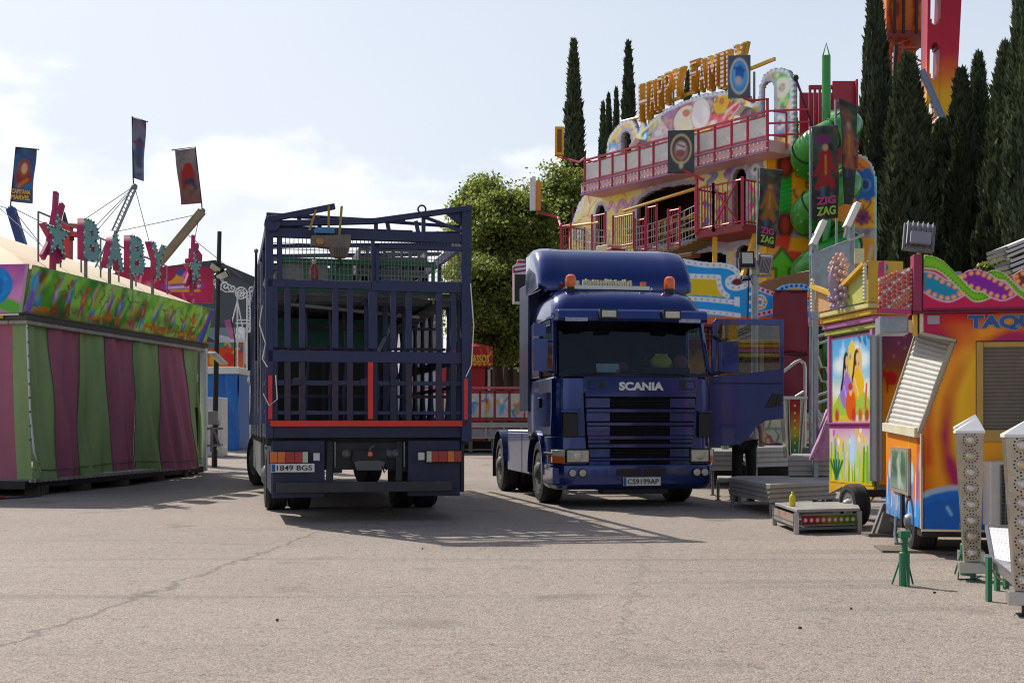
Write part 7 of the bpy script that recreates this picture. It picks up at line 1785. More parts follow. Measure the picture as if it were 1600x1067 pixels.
# rainbow pillars
def pillar(label,px0,px1,y0,y1,d):
    c=gx((px0+px1)/2,d); z1,z0=dz_(y0,d),dz_(y1,d); w=(px1-px0)/F*d; h=z1-z0
    t=thing('rainbow_pillar',label,'pillar',(c,d,z0),0,'tapered rainbow pillars on the ride steps')
    p=Paint(w*.42,h-.08,.01,'#8a3020'); pw=w*.42
    p.gradv([(0,'#1f5a5a'),(h*.22,'#4a7a2a'),(h*.4,'#b0a02a'),(h*.55,'#b8702a'),(h*.75,'#9a2a24'),(h,'#8a1f2a')])
    for k in range(7): p.ell(pw*.5,h*(.1+.12*k),.018,.018,'#e0c9a8',soft=.004)
    def fn(u,v): k=.62+.38*v/h; return V((c+(u-pw/2)*k,d-.02,z0+.03+v))
    p.build('colour_strip',V((c,d,z0)),V((1,0,0)),UZ,t,fn=fn,t=.02)
    q=MB(); dp=w*.9
    q.loft([[V((c+a*w*.5*.6,d+dp*.5+b*dp*.5*.6,z0)) for a,b in ((-1,-1),(1,-1),(1,1),(-1,1))],[V((c+a*w*.46,d+dp*.5+b*dp*.46,z1-.06)) for a,b in ((-1,-1),(1,-1),(1,1),(-1,1))]],mat('chrome_panel','#a8a39c',.22,metal=.9,var=.2,scale=3))
    for s in (-1,1): q.bar((c+s*w*.27,d+.02,z0),(c+s*w*.44,d-.01,z1-.06),.025,.03,CHR); q.bar((c+s*w*.16,d+.0,z0+.02),(c+s*w*.25,d-.02,z1-.06),.014,.02,CHR)
    q.build('body',t,True)
    q=MB(); q.box((c-w*.53,d-.04,z1-.055),(c+w*.53,d+dp+.03,z1),CHR); q.build('cap',t,True,bevel=.008); return t
pillar('largest rainbow pillar on the chequer plate platform, next to the kiosk',1223,1260,619,716,20.6)
pillar('rainbow pillar partly covered by the open truck door',1180,1196,640,712,22.2)
pillar('small rainbow pillar seen under the truck door beside the headlamp',1126,1140,664,713,22.8)
# handrail
t=thing('chrome_handrail','bent chrome handrail rising behind the largest rainbow pillar','handrail',(gx(1257,21),21,.84))
q=MB(); q.tube([P(1222,582,21),P(1243,566,21),P(1250,563,21),P(1256,567,21),P(1258,576,21),V((gx(1257,21),21,.84))],.03,CHR,10); q.tube([P(1243,620,21),P(1256,612,21)],.025,CHR,8); q.build('rail',t,True); q=MB(); q.lathe([(.07,0),(.07,.02)],(gx(1257,21),21,.84),CHR,n=12); q.build('foot',t,True)
t=thing('zigzag_railing','aluminium railing with zigzag bars between the red column and the princess kiosk','railing',(gx(1278,18.8),18.8,.76)); d=18.8
q=MB(); q.tube([P(1277,530,d),P(1274,645,d),V((gx(1275,d),d,.76))],.025,CHR,8)
for y in (523,535,615,627): q.tube([P(1276,y+3,d),P(1304,y-6,d)],.02,CHR,8)
q.tube([P(1278,556,d),P(1284,574,d),P(1291,574,d),P(1296,592,d)],.018,CHR,6); q.tube([P(1277,578,d),P(1284,596,d),P(1291,596,d),P(1296,612,d)],.018,CHR,6); q.tube([P(1300,525,d),P(1302,625,d)],.02,CHR,6); q.tube([P(1272,630,d),P(1282,650,d)],.022,CHR,6)
q.build('rail',t,True)
t=thing('pink_rock','pink and lilac painted scenery slope beside the princess kiosk','scenery',(gx(1285,18.2),18.2,.76))
q=MB(); r0=random.Random(2); q.sheet(lambda u,v: P(1270+26*u+ (1-u)*0, 718-80*u*(1-.2*v)*1.0-4*v,18.3-.3*v)+V((0,.05*math.sin(u*9+v*5),.0)),10,6,mat('scenery_pink','#c08ab0',.7,var=.3,scale=6)); q.prism([(0,0),(.26,0),(.26,.77)],P(1270,719,18.25),(1,0,0),UZ,.25,mat('scenery_pink','#b0609a')); q.build('slope',t,True)
# ================================================================ person behind the door
def person():
    x,y=gx(1163,19.75),19.75; t=thing('person','person in black trousers and a pale shirt standing behind the open truck door','person',(x,y,0))
    sk=mat('skin','#9a6a50',.6,var=.08)
    def body(name,verts,edges,rad,m,parent):
        me=bpy.data.meshes.new(name); me.from_pydata(verts,edges,[]); o=link_mesh(name,me,parent); 
        sm=o.modifiers.new('Skin','SKIN'); 
        if not me.skin_vertices: me.skin_vertices.new()
        for v,r in zip(me.skin_vertices[0].data,rad): v.radius=(r,r) if not isinstance(r,tuple) else r
        me.skin_vertices[0].data[0].use_root=True
        sb=o.modifiers.new('Sub','SUBSURF'); sb.levels=1; sb.render_levels=2; me.materials.append(m)
        dg=bpy.context.evaluated_depsgraph_get(); dg.update(); m2=bpy.data.meshes.new_from_object(o.evaluated_get(dg)); o.modifiers.clear(); o.data=m2; m2.name=name
        if not m2.materials: m2.materials.append(m)
        m2.shade_smooth(); return o
    # skin: one continuous body, leaning a little towards the cab
    vs=[(0,0,.95),(0,-.02,1.15),(-.02,-.05,1.38),(-.03,-.06,1.48),(-.04,-.08,1.56),(-.05,-.10,1.66),(-.05,-.10,1.74),
        (-.20,-.05,1.42),(-.30,-.12,1.16),(-.30,-.32,1.02),(.15,-.05,1.42),(.25,-.08,1.15),(.22,-.28,.98),
        (-.10,0,.90),(-.12,-.01,.50),(-.13,.03,.09),(-.13,-.10,.04),(.10,0,.90),(.11,.0,.50),(.10,.05,.09),(.10,-.08,.04),
        (-.30,-.39,.99),(.21,-.35,.95)]
    es=[(0,1),(1,2),(2,3),(3,4),(4,5),(5,6),(2,7),(7,8),(8,9),(2,10),(10,11),(11,12),(0,13),(13,14),(14,15),(15,16),(0,17),(17,18),(18,19),(19,20),(9,21),(12,22)]
    rd=[.13,.12,(.15,.11),.06,.06,.095,.07,.06,.045,.034,.06,.045,.034,.09,.062,.045,.04,.09,.062,.045,.04,.04,.04]
    b=body('body',vs,es,rd,sk,t)
    q=MB()
    for hx,hy,hz in ((-.30,-.40,.985),(.21,-.36,.945)):
        for k,(dx,l) in enumerate(((-.03,.07),(-.01,.085),(.01,.08),(.03,.065))): q.tube([(hx+dx,hy,hz),(hx+dx*1.1,hy-l*.6,hz-.01),(hx+dx*1.1,hy-l,hz-.035)],[.010,.009,.007],sk,7)
        q.tube([(hx+.03,hy+.04,hz),(hx+.065,hy+.0,hz-.01),(hx+.07,hy-.03,hz-.02)],[.012,.010,.008],sk,7)
    q.build('hands',b) if False else q.build('finger_set',b)
    q=MB(); hx,hy,hz=-.05,-.10,1.68
    for s in (-1,1): q.sphere((hx+s*.035,hy-.09,hz+.015),.012,WHT,8,5); q.sphere((hx+s*.035,hy-.1,hz+.015),.006,INK,6,4); q.sphere((hx+s*.095,hy,hz),.025,sk,8,5,(.5,1,1.2))
    q.prism([(-.014,0),(.014,0),(0,.05)],(hx,hy-.1,hz-.03),(1,0,0),UZ,.03,sk); q.box((hx-.025,hy-.098,hz-.055),(hx+.025,hy-.085,hz-.048),mat('lip','#7a3a34',.5)); q.build('face',b)
    q=MB(); q.sphere((hx,hy+.015,hz+.03),.108,mat('hair_dark','#1a1512',.7),14,9,(1,1.05,1)); q.build('hair',t)
    vs=[(0,0,.98),(-.10,0,.90),(-.125,-.01,.50),(-.135,.03,.10),(.10,0,.90),(.115,0,.50),(.105,.05,.10)]
    body('trousers',vs,[(0,1),(1,2),(2,3),(0,4),(4,5),(5,6)],[.15,.115,.09,.075,.115,.09,.075],mat('black_trousers','#141418',.8,var=.25,bump=.3,bscale=10),t)
    vs=[(0,0,.93),(0,-.02,1.15),(-.02,-.05,1.38),(-.03,-.06,1.46),(-.20,-.05,1.42),(-.28,-.10,1.22),(.15,-.05,1.42),(.23,-.07,1.22)]
    body('shirt',vs,[(0,1),(1,2),(2,3),(2,4),(4,5),(2,6),(6,7)],[(.175,.15),(.15,.14),(.18,.13),.075,.085,.07,.085,.07],mat('pale_shirt','#c9bcc0',.8,var=.1,bump=.3,bscale=12),t)
    q=MB()
    for fx,fy in ((-.13,.03),(.10,.05)): q.loft([[V((fx+a*.048*k,fy+.06+b_,z)) for a,b_ in ((-1,.0),(1,.0),(1.1,-.2),(.7,-.27),(-.7,-.27),(-1.1,-.2))] for z,k in ((0,1),(.05,1),(.09,.7))],mat('black_shoe','#18181a',.5))
    q.build('shoe_pair',t,bevel=.01)
    return t
person()
# ================================================================ princess kiosk
K1,K2=V((gx(1298,16.2),16.2,0)),V((gx(1368,14.9),14.9,0)); KU=(K2-K1).normalized(); KN=V((KU.y,-KU.x,0))
if KN.x>0: KN=-KN
KL=(K2-K1).length; KA=math.atan2(KU.y,KU.x)
T=thing('princess_kiosk','small pink and yellow game kiosk with a castle crown and a painted meadow panel','kiosk',tuple(K1),0)
def kp(u,o,z): return K1+KU*u+KN*o+UZ*z
p=Paint(KL-.12,1.12,.014,'#7fb0d0'); w=KL-.12
p.gradv([(0,'#b8b84a'),(.22,'#d0c25a'),(.42,'#c9cfa8'),(.62,'#8fbcd8'),(1.12,'#4f9bd0')]).tint('#d8e2e6',2.5,3,.55,.75,.8)
for cx,cy,r in ((.3,.75,.14),(1.1,.8,.15),(.25,.4,.1),(1.2,.45,.12),(.9,.95,.1)): p.ell(cx*w/1.4,cy,r*1.2,r*.7,'#d9dfe2',soft=.05)
p.poly([(.05,.2),(.3,.42),(.55,.3),(w-.3,.45),(w-.05,.28),(w-.05,.1),(.05,.1)],'#9ab858')
cx0=w*.52; p.poly([(cx0-.1,.6),(cx0+.1,.6),(cx0+.1,.98),(cx0,1.08),(cx0-.1,.98)],'#d8c060'); p.poly([(cx0+.14,.55),(cx0+.3,.55),(cx0+.3,.85),(cx0+.22,.98),(cx0+.14,.85)],'#d0b878')
for x,y in ((cx0-.04,.85),(cx0+.2,.75)): p.ell(x,y,.02,.04,'#5a7aa0')
p.line([(cx0+.22,.98),(cx0+.22,1.05)],.012,'#a04060')
def girl(cx,y0,dress,skin,hair,h):
    p.ell(cx-.02,y0+h*.80,.075,.12,hair,soft=.008); p.ell(cx,y0+h*.22,.2,h*.3,dress,soft=.008); p.ell(cx,y0+h*.5,.075,h*.17,dress,soft=.006); p.line([(cx-.05,y0+h*.6),(cx-.15,y0+h*.4)],.035,skin,soft=.004); p.line([(cx+.05,y0+h*.6),(cx+.14,y0+h*.45)],.035,skin,soft=.004); p.line([(cx,y0+h*.62),(cx,y0+h*.72)],.035,skin); p.ell(cx+.01,y0+h*.80,.05,.07,skin,soft=.005); p.line([(cx-.08,y0+h*.35),(cx+.03,y0+h*.0)],.02,'#e8d8f0',op=.6)
    p.line([(cx-.07,y0+h*.85),(cx-.11,y0+h*.5),(cx-.16,y0+h*.3)],.05,hair,soft=.006)
girl(w*.66,.36,'#d8b04a','#d9b090','#3a2418',.58); girl(w*.40,.24,'#9474c0','#d0a888','#201814',.7); p.ell(w*.5,.24,.15,.2,'#c9602a',soft=.01); p.ell(w*.5,.42,.05,.07,'#d9b090',soft=.005); p.ell(w*.49,.47,.065,.05,'#a8401a',soft=.005)
for cx in (.2,.75,.95,1.15): p.ell(cx*w/1.3,.1,.06,.09,random.Random(cx).choice(['#b03040','#c9583a','#d9b04a']),soft=.02); p.line([(cx*w/1.3,.0),(cx*w/1.3,.14)],.015,'#5a7a2a')
p.line([(w*.85,.2),(w*.88,.48)],.05,'#c9564a',soft=.01)
p.line([(0,0),(w,0),(w,1.12),(0,1.12),(0,0)],.05,'#c98ab8')
p.build('picture_panel',kp(.06,.02,1.25),KU,UZ,T,t=.04) if KU.cross(UZ).dot(KN)>0 else p.build('picture_panel',kp(.06,.02,1.25),KU,UZ,T,t=-.04)
p=Paint(KL-.06,.76,.014,'#a8b84a'); w=KL-.06
p.gradv([(0,'#9ab02f'),(.3,'#a8b858'),(.55,'#c0b0a8'),(.76,'#b57ab0')]).tint('#c9c9a0',3,5,.5,.7,.6)
gr=random.Random(8)
for k in range(26): x=gr.uniform(0,w); h=gr.uniform(.3,.62); p.line([(x,.02),(x+gr.uniform(-.05,.05),h)],gr.uniform(.02,.05),gr.choice(['#3f7f2a','#7a9a3a','#6a8a5a','#c9b02a','#8a9ac0']),soft=.012); 
for k in range(14): p.ell(gr.uniform(0,w),gr.uniform(.45,.72),.035,.05,gr.choice(['#d9b030','#b05ab0','#7a8ad0','#d9d0c0']),soft=.01)
p.ell(w*.55,.42,.1,.2,'#a8c0d8',soft=.04); 
for k in range(5): p.line([(.22,.05),(.22+(k-2)*.09,.28)],.05,'#1f5a3a',soft=.012)
p.line([(0,.0),(w,0)],.05,'#c9a040'); p.line([(0,.74),(w,.74)],.05,'#b0508a')
p.build('lower_panel',kp(.03,.03,.48),KU,UZ,T,t=.04,gain=1.25)
PKP=mat('kiosk_pink','#b06a9a',.5,var=.12,dirt=.15); PKB=mat('kiosk_back','#8f8a84',.7,var=.1,dirt=.2); YEK=mat('kiosk_yellow','#d0a52a',.5,var=.12,dirt=.15)
q=MB()
def kbox(q,u0,u1,o0,o1,z0,z1,m):
    vs=[kp(a,b,c) for c in (z0,z1) for a,b in ((u0,o0),(u1,o0),(u1,o1),(u0,o1))]; q.add(vs,[(0,3,2,1),(4,5,6,7),(0,1,5,4),(1,2,6,5),(2,3,7,6),(3,0,4,7)],m)
kbox(q,0,KL,-2.2,-.025,.45,2.45,PKB); kbox(q,-.02,KL+.02,.0,.06,1.235,1.26,mat('kiosk_trim','#8a3a6a',.5)); kbox(q,.0,.06,-.02,.05,1.26,2.45,PKP); kbox(q,KL-.06,KL+.01,-.02,.05,1.26,2.45,PKP)
q.build('body',T,True,bevel=.006)
q=MB(); q.tube([kp(KL+.12,.05,.55),kp(KL+.12,.05,2.32)],.075,mat('roller_grey','#8f9194',.35,metal=.7),14); q.build('roller_post',T,True)
# skirt with curved bottom
q=MB(); q.prism([(0,0),(KL,0),(KL,-.12),(KL*.9,-.2),(KL*.6,-.12),(KL*.3,-.05),(0,-.16)],kp(0,.025,.478),KU,UZ,.03,YEK); q.build('skirt',T,True)
# crown
q=MB()
for z,o,m in ((2.44,.06,mat('crown_green','#a8a84a',.5)),(2.52,.09,PKP),(2.60,.12,YEK),(2.68,.15,mat('crown_cream','#d0c07a',.5))): kbox(q,-.08,KL+.12,-2.2,o,z-.035,z+.04,m)
q.build('crown_moulding',T,True,bevel=.02)
q=MB()
CRG=mat('crown_tan','#c99a6a',.5,var=.15); CRY=mat('crown_lime','#b5b45a',.5,var=.15)
q.prism([(-.1,0),(KL*.42,0),(KL*.42,.16),(-.16,.36)],kp(0,.16,2.73),KU,UZ,.05,CRG); q.prism([(KL*.5,0),(KL+.13,0),(KL+.13,.46),(KL*.5,.2)],kp(0,.16,2.73),KU,UZ,.05,CRY)
q.bar(kp(-.16,.19,3.09),kp(KL*.42,.19,2.90),.08,.05,YEK); q.bar(kp(KL*.5,.19,2.93),kp(KL+.13,.19,3.19),.08,.05,YEK)
q.build('crown_board',T,True)
q=MB(); BB=mat('bulb_peach','#c9a090',.3,var=.2); 
for k in range(10): 
    for s in (-.14,KL+.13): q.sphere(kp(s,.2,2.76+k*.045),.03,BW,6,4)
cu=KL*.52
q.build('crown_bulbs',T,True); q=MB()
for r_,z_ in ((.17,2.75),(.22,2.85),(.2,2.95),(.13,3.05),(.19,3.14),(.22,3.22),(.17,3.3),(.1,3.37)):
    n=max(5,int(r_*52))
    for k in range(n): a=2*math.pi*k/n; q.sphere(kp(cu+r_*math.cos(a),.2+.3*r_*math.sin(a),z_+.02*math.sin(k*2)),.032,BB if z_>3 else mat('bulb_lilac','#a892b0',.3,var=.2),6,4)
q.build('bulb_pattern',T,True); q=MB(); q.sphere(kp(cu,.2,3.05),.13,mat('turret_lilac','#a08a9a',.5),12,8,(1,.4,2.0)); q.build('castle_turret',T,True)
# end wall facing us: yellow with purple top, red blots
EW=V((math.cos(KA+math.pi/2),math.sin(KA+math.pi/2),0)); EW=-KN
p=Paint(1.5,2.0,.02,'#c08a1c'); p.gradv([(0,'#c9901a'),(1.1,'#c48a20'),(1.45,'#7a4a3a'),(1.75,'#5f3348'),(2.0,'#5f3048')])
gr=random.Random(21)
for k in range(36): p.ell(gr.uniform(0,1.5),gr.uniform(1.2,1.98),.012,.012,'#9a7a80')
for cx,cy in ((.5,1.0),(.45,.35),(.25,.55),(.9,.7),(.15,1.3)): p.ell(cx,cy,.08,.085,'#9a1f1f',soft=.01); p.ell(cx-.1,cy+.05,.045,.04,'#9a1f1f',soft=.01); p.line([(cx-.05,cy),(cx-.05,cy-.16)],.02,'#8a1a1a',soft=.01)
for cx,cy in ((.5,1.22),(.62,1.12)): p.ell(cx,cy,.035,.035,'#8a1f1f',soft=.01)
p.build('end_wall',kp(KL+.03,-.04,.5),EW,UZ,T,t=.04,sat=1.5,gain=1.3)
q=MB(); q.prism([(0,0),(.45,0),(.45,.5),(.0,.5)],kp(KL+.14,.16,2.72),EW,UZ,.06,YEK)
for cx,cy in ((.2,.42),(.25,.28),(.18,.17),(.3,.06)): q.lathe([(.05,0),(.05,.01)],kp(KL+.145,.16,2.72)+EW*cx+UZ*cy,mat('dot_blue','#3a6a9a',.5),KU,12)
q.lathe([(.09,0),(.085,.012)],kp(KL+.145,.16,2.72)+EW*.24+UZ*.26,mat('dot_blue','#3a6a9a'),KU,16)
q.build('crown_side',T,True)
wheel('wheel',T,(gx(1326,14.75),14.75,.26),KN,.26,.17,True,rimcol=CHR)
for u,o in ((.1,-.2),(.2,-1.9),(KL-.1,-1.9)): q=MB(); q.bar(kp(u,o,0),kp(u,o,.46),.06,.06,STEEL); q.build('prop_leg',T,True)
q=MB(); q.box((gx(1330,14.8),14.85,.35),(gx(1330,14.8)+1.3,14.95,.44),DARK); q.build('axle',T,True)
# wooden A prop stand
c=(gx(1383,13.4),13.4,0); t=thing('prop_stand','grey steel prop stand on a plank between the princess kiosk and the ticket trailer','prop stand',c)
q=MB()
for a in ((-.14,0),(.12,.05),(.02,.18)): q.bar((a[0],a[1],.03),(0,.05,.36),.03,.03,STEEL)
q.prism([(-.08,.04),(.1,.04),(.02,.34)],(0,.02,0),(1,0,0),UZ,.1,mat('prop_grey','#6f6a62',.7,var=.2)); q.build('stand',t); q=MB(); q.box((-.2,-.06,0),(.22,.22,.035),mat('old_plank','#6a5f50',.85,var=.3)); q.build('plank',t)
# ================================================================ ticket trailer
C=V((gx(1440,11.3),11.3,0)); ta=R(-8.5); TB=Matrix.Translation(C)@Matrix.Rotation(ta,4,'Z')
T=thing('ticket_trailer','orange and magenta ticket booth trailer with a blue wave, shutters and a wavy bulb fascia','trailer',tuple(C),ta)
def tz(py): return CH+(HY-py)/F*11.3
TXX=F/11.3
def tx(px): return (px-1440)/TXX/math.cos(ta)
prof_=[(0,tz(826)),(0,tz(677)),(tx(1491),tz(533)),(0,tz(521)),(0,tz(487))]
FW=2.6
p=Paint(FW,tz(487)-tz(826),.012,'#c98a16'); z0=tz(826)
def tp(px,py): return (tx(px),tz(py)-z0)
p.gradv([(0,'#c9861a'),(1,'#cf9a1c'),(1.6,'#c98a1a'),(2.0,'#a8452a')])
p.tint('#c8861f',1.2,3,.5,.75,.35)
p.line([tp(1600,480),tp(1430,486)],.16,'#a01f4a',soft=.07); p.line([tp(1440,500),tp(1470,530)],.2,'#8f2050',soft=.1); p.line([tp(1434,700),tp(1444,800)],.14,'#a84a30',soft=.08)
arc=[tp(*x) for x in ((1610,530),(1570,528),(1535,545),(1505,580),(1486,625),(1478,680),(1484,730),(1500,775))]
p.line(arc,.13,'#8a1a55',soft=.05); p.line([tp(*x) for x in ((1600,500),(1560,505),(1530,520))],.1,'#d9a040',soft=.06,op=.7); p.line([tp(*x) for x in ((1450,600),(1449,660),(1450,720))],.05,'#a8402f',soft=.06)
p.line([tp(*x) for x in ((1520,560),(1500,620),(1500,700))],.16,'#d9ab2a',soft=.08)
wave=[tp(*x) for x in ((1440,775),(1455,768),(1480,762),(1510,760),(1540,762),(1620,768))]
p.poly(wave+[tp(1640,830),tp(1436,830)],'#1f5fa0'); p.line(wave,.05,'#9aa8b8',soft=.012); p.poly([(a,b-.1) for a,b in wave]+[tp(1640,830),tp(1436,830)],'#1a5290',op=.7); p.line([tp(1478,792),tp(1484,803)],.025,'#8fb0d0',soft=.01)

mk=[(a,b-z0) for a,b in prof_]; p.keep(mk+[(FW,tz(487)-z0),(FW,0)])
sx0,sx1,sy0,sy1=tp(1521,0)[0],FW,tz(678)-z0,tz(535)-z0; p.cut([(sx0,sy0),(sx1+1,sy0),(sx1+1,sy1),(sx0,sy1)])
LX=Matrix.Rotation(ta,4,'Z').to_3x3()
def tw(x,y,z): return TB@V((x,y,z))
p.build('painted_front',tw(0,0,z0),LX@V((1,0,0)),UZ,T,t=.03,sat=1.45,gain=1.25)
# extruded body behind the front, cut back at the slanted hatch
MG=mat('trailer_magenta','#8f2048',.45,var=.12,dirt=.15); ORG=mat('trailer_orange','#c07a1e',.45,var=.15,dirt=.15)
BODY=mat('trailer_body','#7a5a3c',.6,var=.2,dirt=.2)
near=[(0.012,tz(826)),(.012,tz(677)),(tx(1491)+.012,tz(533)),(.012,tz(521)),(.012,tz(487)),(FW,tz(487)),(FW,tz(826))]; far=[(.012,tz(826)),(.012,1.2),(.345,2.26),(.012,2.272),(.012,2.281),(FW,tz(487)),(FW,tz(826))]
q=MB(); q.loft([[V((a,.035,b)) for a,b in near],[V((a,2.05,b)) for a,b in far]],BODY); q.build('body',T)
q=MB(); q.box((.0,.0,tz(830)),(FW,.02,tz(826)-.002),CREAM); q.build('edge_trim',T); q=MB(); q.bar((0,.01,tz(826)),(0,.01,tz(677)),.02,.02,CREAM); q.build('edge_trim',T); q=MB(); q.bar((0,.01,tz(521)),(0,.01,tz(487)),.03,.03,CREAM); q.build('edge_trim',T)
# big shutter of the front
SHT=mat('shutter_grey','#7d7264',.5,metal=.3,var=.1,dirt=.2); FRM=mat('shutter_frame','#b59046',.5,metal=.3,var=.12)
q=MB(); 
q.box((sx0+.06,.0,tz(535)-.05),(FW,.03,tz(535)),FRM); q.box((sx0,-.01,tz(678)),(sx0+.06,.03,tz(535)),FRM); q.box((sx0+.055,-.02,tz(690)),(FW,.03,tz(678)+.04),FRM); q.build('shutter_frame',T,bevel=.006)
q=MB(); z=tz(678)+.04
while z<tz(535)-.05:
    q.sheet(lambda u,v: V((sx0+.06+(FW-sx0-.06)*u,.022-.012*math.sin(math.pi*v),z+.034*v)),2,4,SHT); z+=.034
q.build('roller_shutter',T)
# slanted side hatch
HA=V((0,0,tz(677))); HB=V((tx(1491),0,tz(533)))
HAf=V((0,2.03,1.2)); HBf=V((.333,2.03,2.25)); HA=V((0,.05,tz(677))); HB=V((tx(1491),.05,tz(533)))
q=MB(); sl=mat('shutter_pale','#aeaca7',.5,metal=.2,var=.06,dirt=.15); n=20
nrm=V((-(HB-HA).z,0,(HB-HA).x)).normalized()
def hpnt(u,v): return HA.lerp(HB,v).lerp(HAf.lerp(HBf,v),u)
for k in range(n): q.sheet(lambda u,v: hpnt(.015+.97*u,(k+v)/n)+nrm*(.006+.012*math.sin(math.pi*v)),2,4,sl)
q.build('slanted_shutter',T)
q=MB(); q.bar(HA+V((0,.05,0)),HB+V((0,.05,0)),.06,.05,FRM,(0,1,0)) if False else None
ALF=mat('hatch_frame','#a59a84',.45,metal=.4,var=.1)
q.bar(HA+nrm*.01,HB+nrm*.01,.05,.05,ALF); q.bar(HAf+nrm*.01,HBf+nrm*.01,.05,.05,ALF); q.bar(HA+nrm*.02+V((0,.02,0)),HAf+nrm*.02,.07,.09,mat('hatch_sill','#c9c3a8',.5)); q.bar(HB+nrm*.012,HBf+nrm*.012,.03,.03,ALF); q.bar(HB+V((0,-.05,0)),V((.0,0,tz(521))),.03,.03,ALF)
q.build('hatch_frame',T,bevel=.005)
# lower side with window
p=Paint(2.1,tz(677)-z0,.012,'#c9701f'); h=tz(677)-z0; W=2.1      # u runs from the far end to the near corner
p.gradv([(0,'#2a6ab0'),(h*.2,'#3a7abc'),(h*.34,'#c9701f'),(h,'#d08a2a')])
for k,(x,hh) in enumerate(((.15,.5),(.45,.32),(.8,.45),(1.1,.3),(1.5,.5),(1.85,.62))): p.line([(x,.05),(x+.1,hh)],.16,'#3f86c4',soft=.02); p.ell(x+.1,hh,.08,.1,'#a8c4dc',soft=.02); p.line([(x-.08,.1),(x-.04,hh*.8)],.03,'#c0d4e4',soft=.01)
p.line([(1.9,.3),(1.95,h)],.12,'#a8483a',soft=.05); p.line([(1.3,.3),(1.5,h)],.08,'#d9a04a',soft=.03,wob=.3); p.tint('#d9a848',3,5,.55,.8,.5)
p.build('painted_side',tw(-.002,2.1,z0),LX@V((0,-1,0)),UZ,T,t=.03)
q=MB(); wz0,wz1=.27+.27,1.0; q.box((-.03,.55,wz0),(-.005,1.62,wz1),ALF); q.build('window_frame',T)
p=Paint(.95,wz1-wz0-.08,.02,'#5f7a68'); p.gradv([(0,'#8a9a90'),(.2,'#4f6a58'),(.4,'#6a8a70')]).tint('#b8c4b8',4,3,.5,.7,.8); p.build('window_pane',tw(-.034,1.56,wz0+.04),LX@V((0,-1,0)),UZ,T,t=.004,m=muralmat('pane_print',.08,dirt=.05))
# fascia with waves
fz0,fz1=tz(487),tz(400); FH=fz1-fz0
p=Paint(FW,FH,.008,'#9a2048'); 
def fp_(px,py): return (tx(px),tz(py)-fz0)
K3=6.275
def f3(l): return [fp_(x/K3+1360,y/K3+390) for x,y in l]
p.tint('#8a1f50',2,3,.5,.7,.5)
pink='#c9a0b0'
def lens(top,bot,col,bulb):
    t_=bez(top); b_=bez(bot); p.poly(f3(t_+b_[::-1]),col); p.line(f3(t_),.012,pink); p.line(f3(b_),.012,pink)
    for arr,s in ((t_,34),(b_,-34)):
        acc=0
        for (a,b),(c,d) in zip(arr[:-1],arr[1:]):
            acc+=math.hypot(c-a,d-b)
            if acc>58: acc=0; p.ell(*f3([(a,b+s)])[0],.022,.022,bulb); p.ell(*f3([(a,b+s)])[0],.012,.012,'#d9a088')
for off in (-345,0,620-2,1240):
    pass
lens([(525,225),(620,245),(720,310),(800,340),(890,465)],[(525,430),(620,490),(740,525),(830,500),(890,465)],'#1f6f86','#c97a52')
lens([(855,270),(930,225),(1020,215),(1100,250),(1220,320),(1290,370),(1370,465)],[(855,270),(900,380),(1000,425),(1100,470),(1230,520),(1310,500),(1370,465)],'#6a2a7a','#c97a52')
lens([(1330,280),(1420,230),(1500,225),(1600,265),(1720,330),(1850,465)],[(1330,280),(1400,390),(1480,430),(1580,470),(1700,520),(1850,465)],'#5a2a24','#c97a52')
def ribbon(top,bot):
    t_=bez(top); b_=bez(bot); p.poly(f3(t_+b_[::-1]),'#6f9a2a'); p.line(f3(t_),.012,'#a8b890'); p.line(f3(b_),.012,'#a8b890')
    for arr,s in ((t_,18),(b_,-18)):
        acc=0
        for (a,b),(c,d) in zip(arr[:-1],arr[1:]):
            acc+=math.hypot(c-a,d-b)
            if acc>26: acc=0; p.ell(*f3([(a,b+s)])[0],.007,.007,'#2a4a14')
ribbon([(520,68),(600,75),(700,125),(780,200),(880,320),(980,420),(1060,435),(1130,490)],[(520,195),(640,215),(740,290),(820,370),(900,455),(980,520),(1060,520),(1130,490)])
ribbon([(1100,240),(1180,225),(1260,260),(1340,340),(1430,430),(1520,430),(1620,490)],[(1100,240),(1200,315),(1270,330),(1330,400),(1420,490),(1500,515),(1620,490)])
fo=f3(bez([(520,60),(600,70),(700,118),(780,195),(840,262),(930,218),(1020,208),(1100,235),(1180,218),(1260,250),(1325,275),(1420,222),(1500,216),(1600,255),(1700,240),(1800,300),(2200,250),(3200,240)]))
p.keep([(0,0)]+[fo[0]]+fo+[(FW,fo[-1][1]),(FW,0)])
p.line([(0,.01),(FW,.01)],.03,'#5a1230')
p.build('wave_fascia',tw(-.01,-.07,fz0+.002),LX@V((1,0,0)),UZ,T,t=.05,sat=1.3,gain=1.5)
q=MB(); q.box((-.085,-.09,fz0-.0),(-.013,.1,tz(399)),MG); q.box((-.08,-.06,fz0-.02),(FW,.3,fz0),mat('fascia_lip','#6a1838',.5)); q.build('fascia_post',T,bevel=.006)
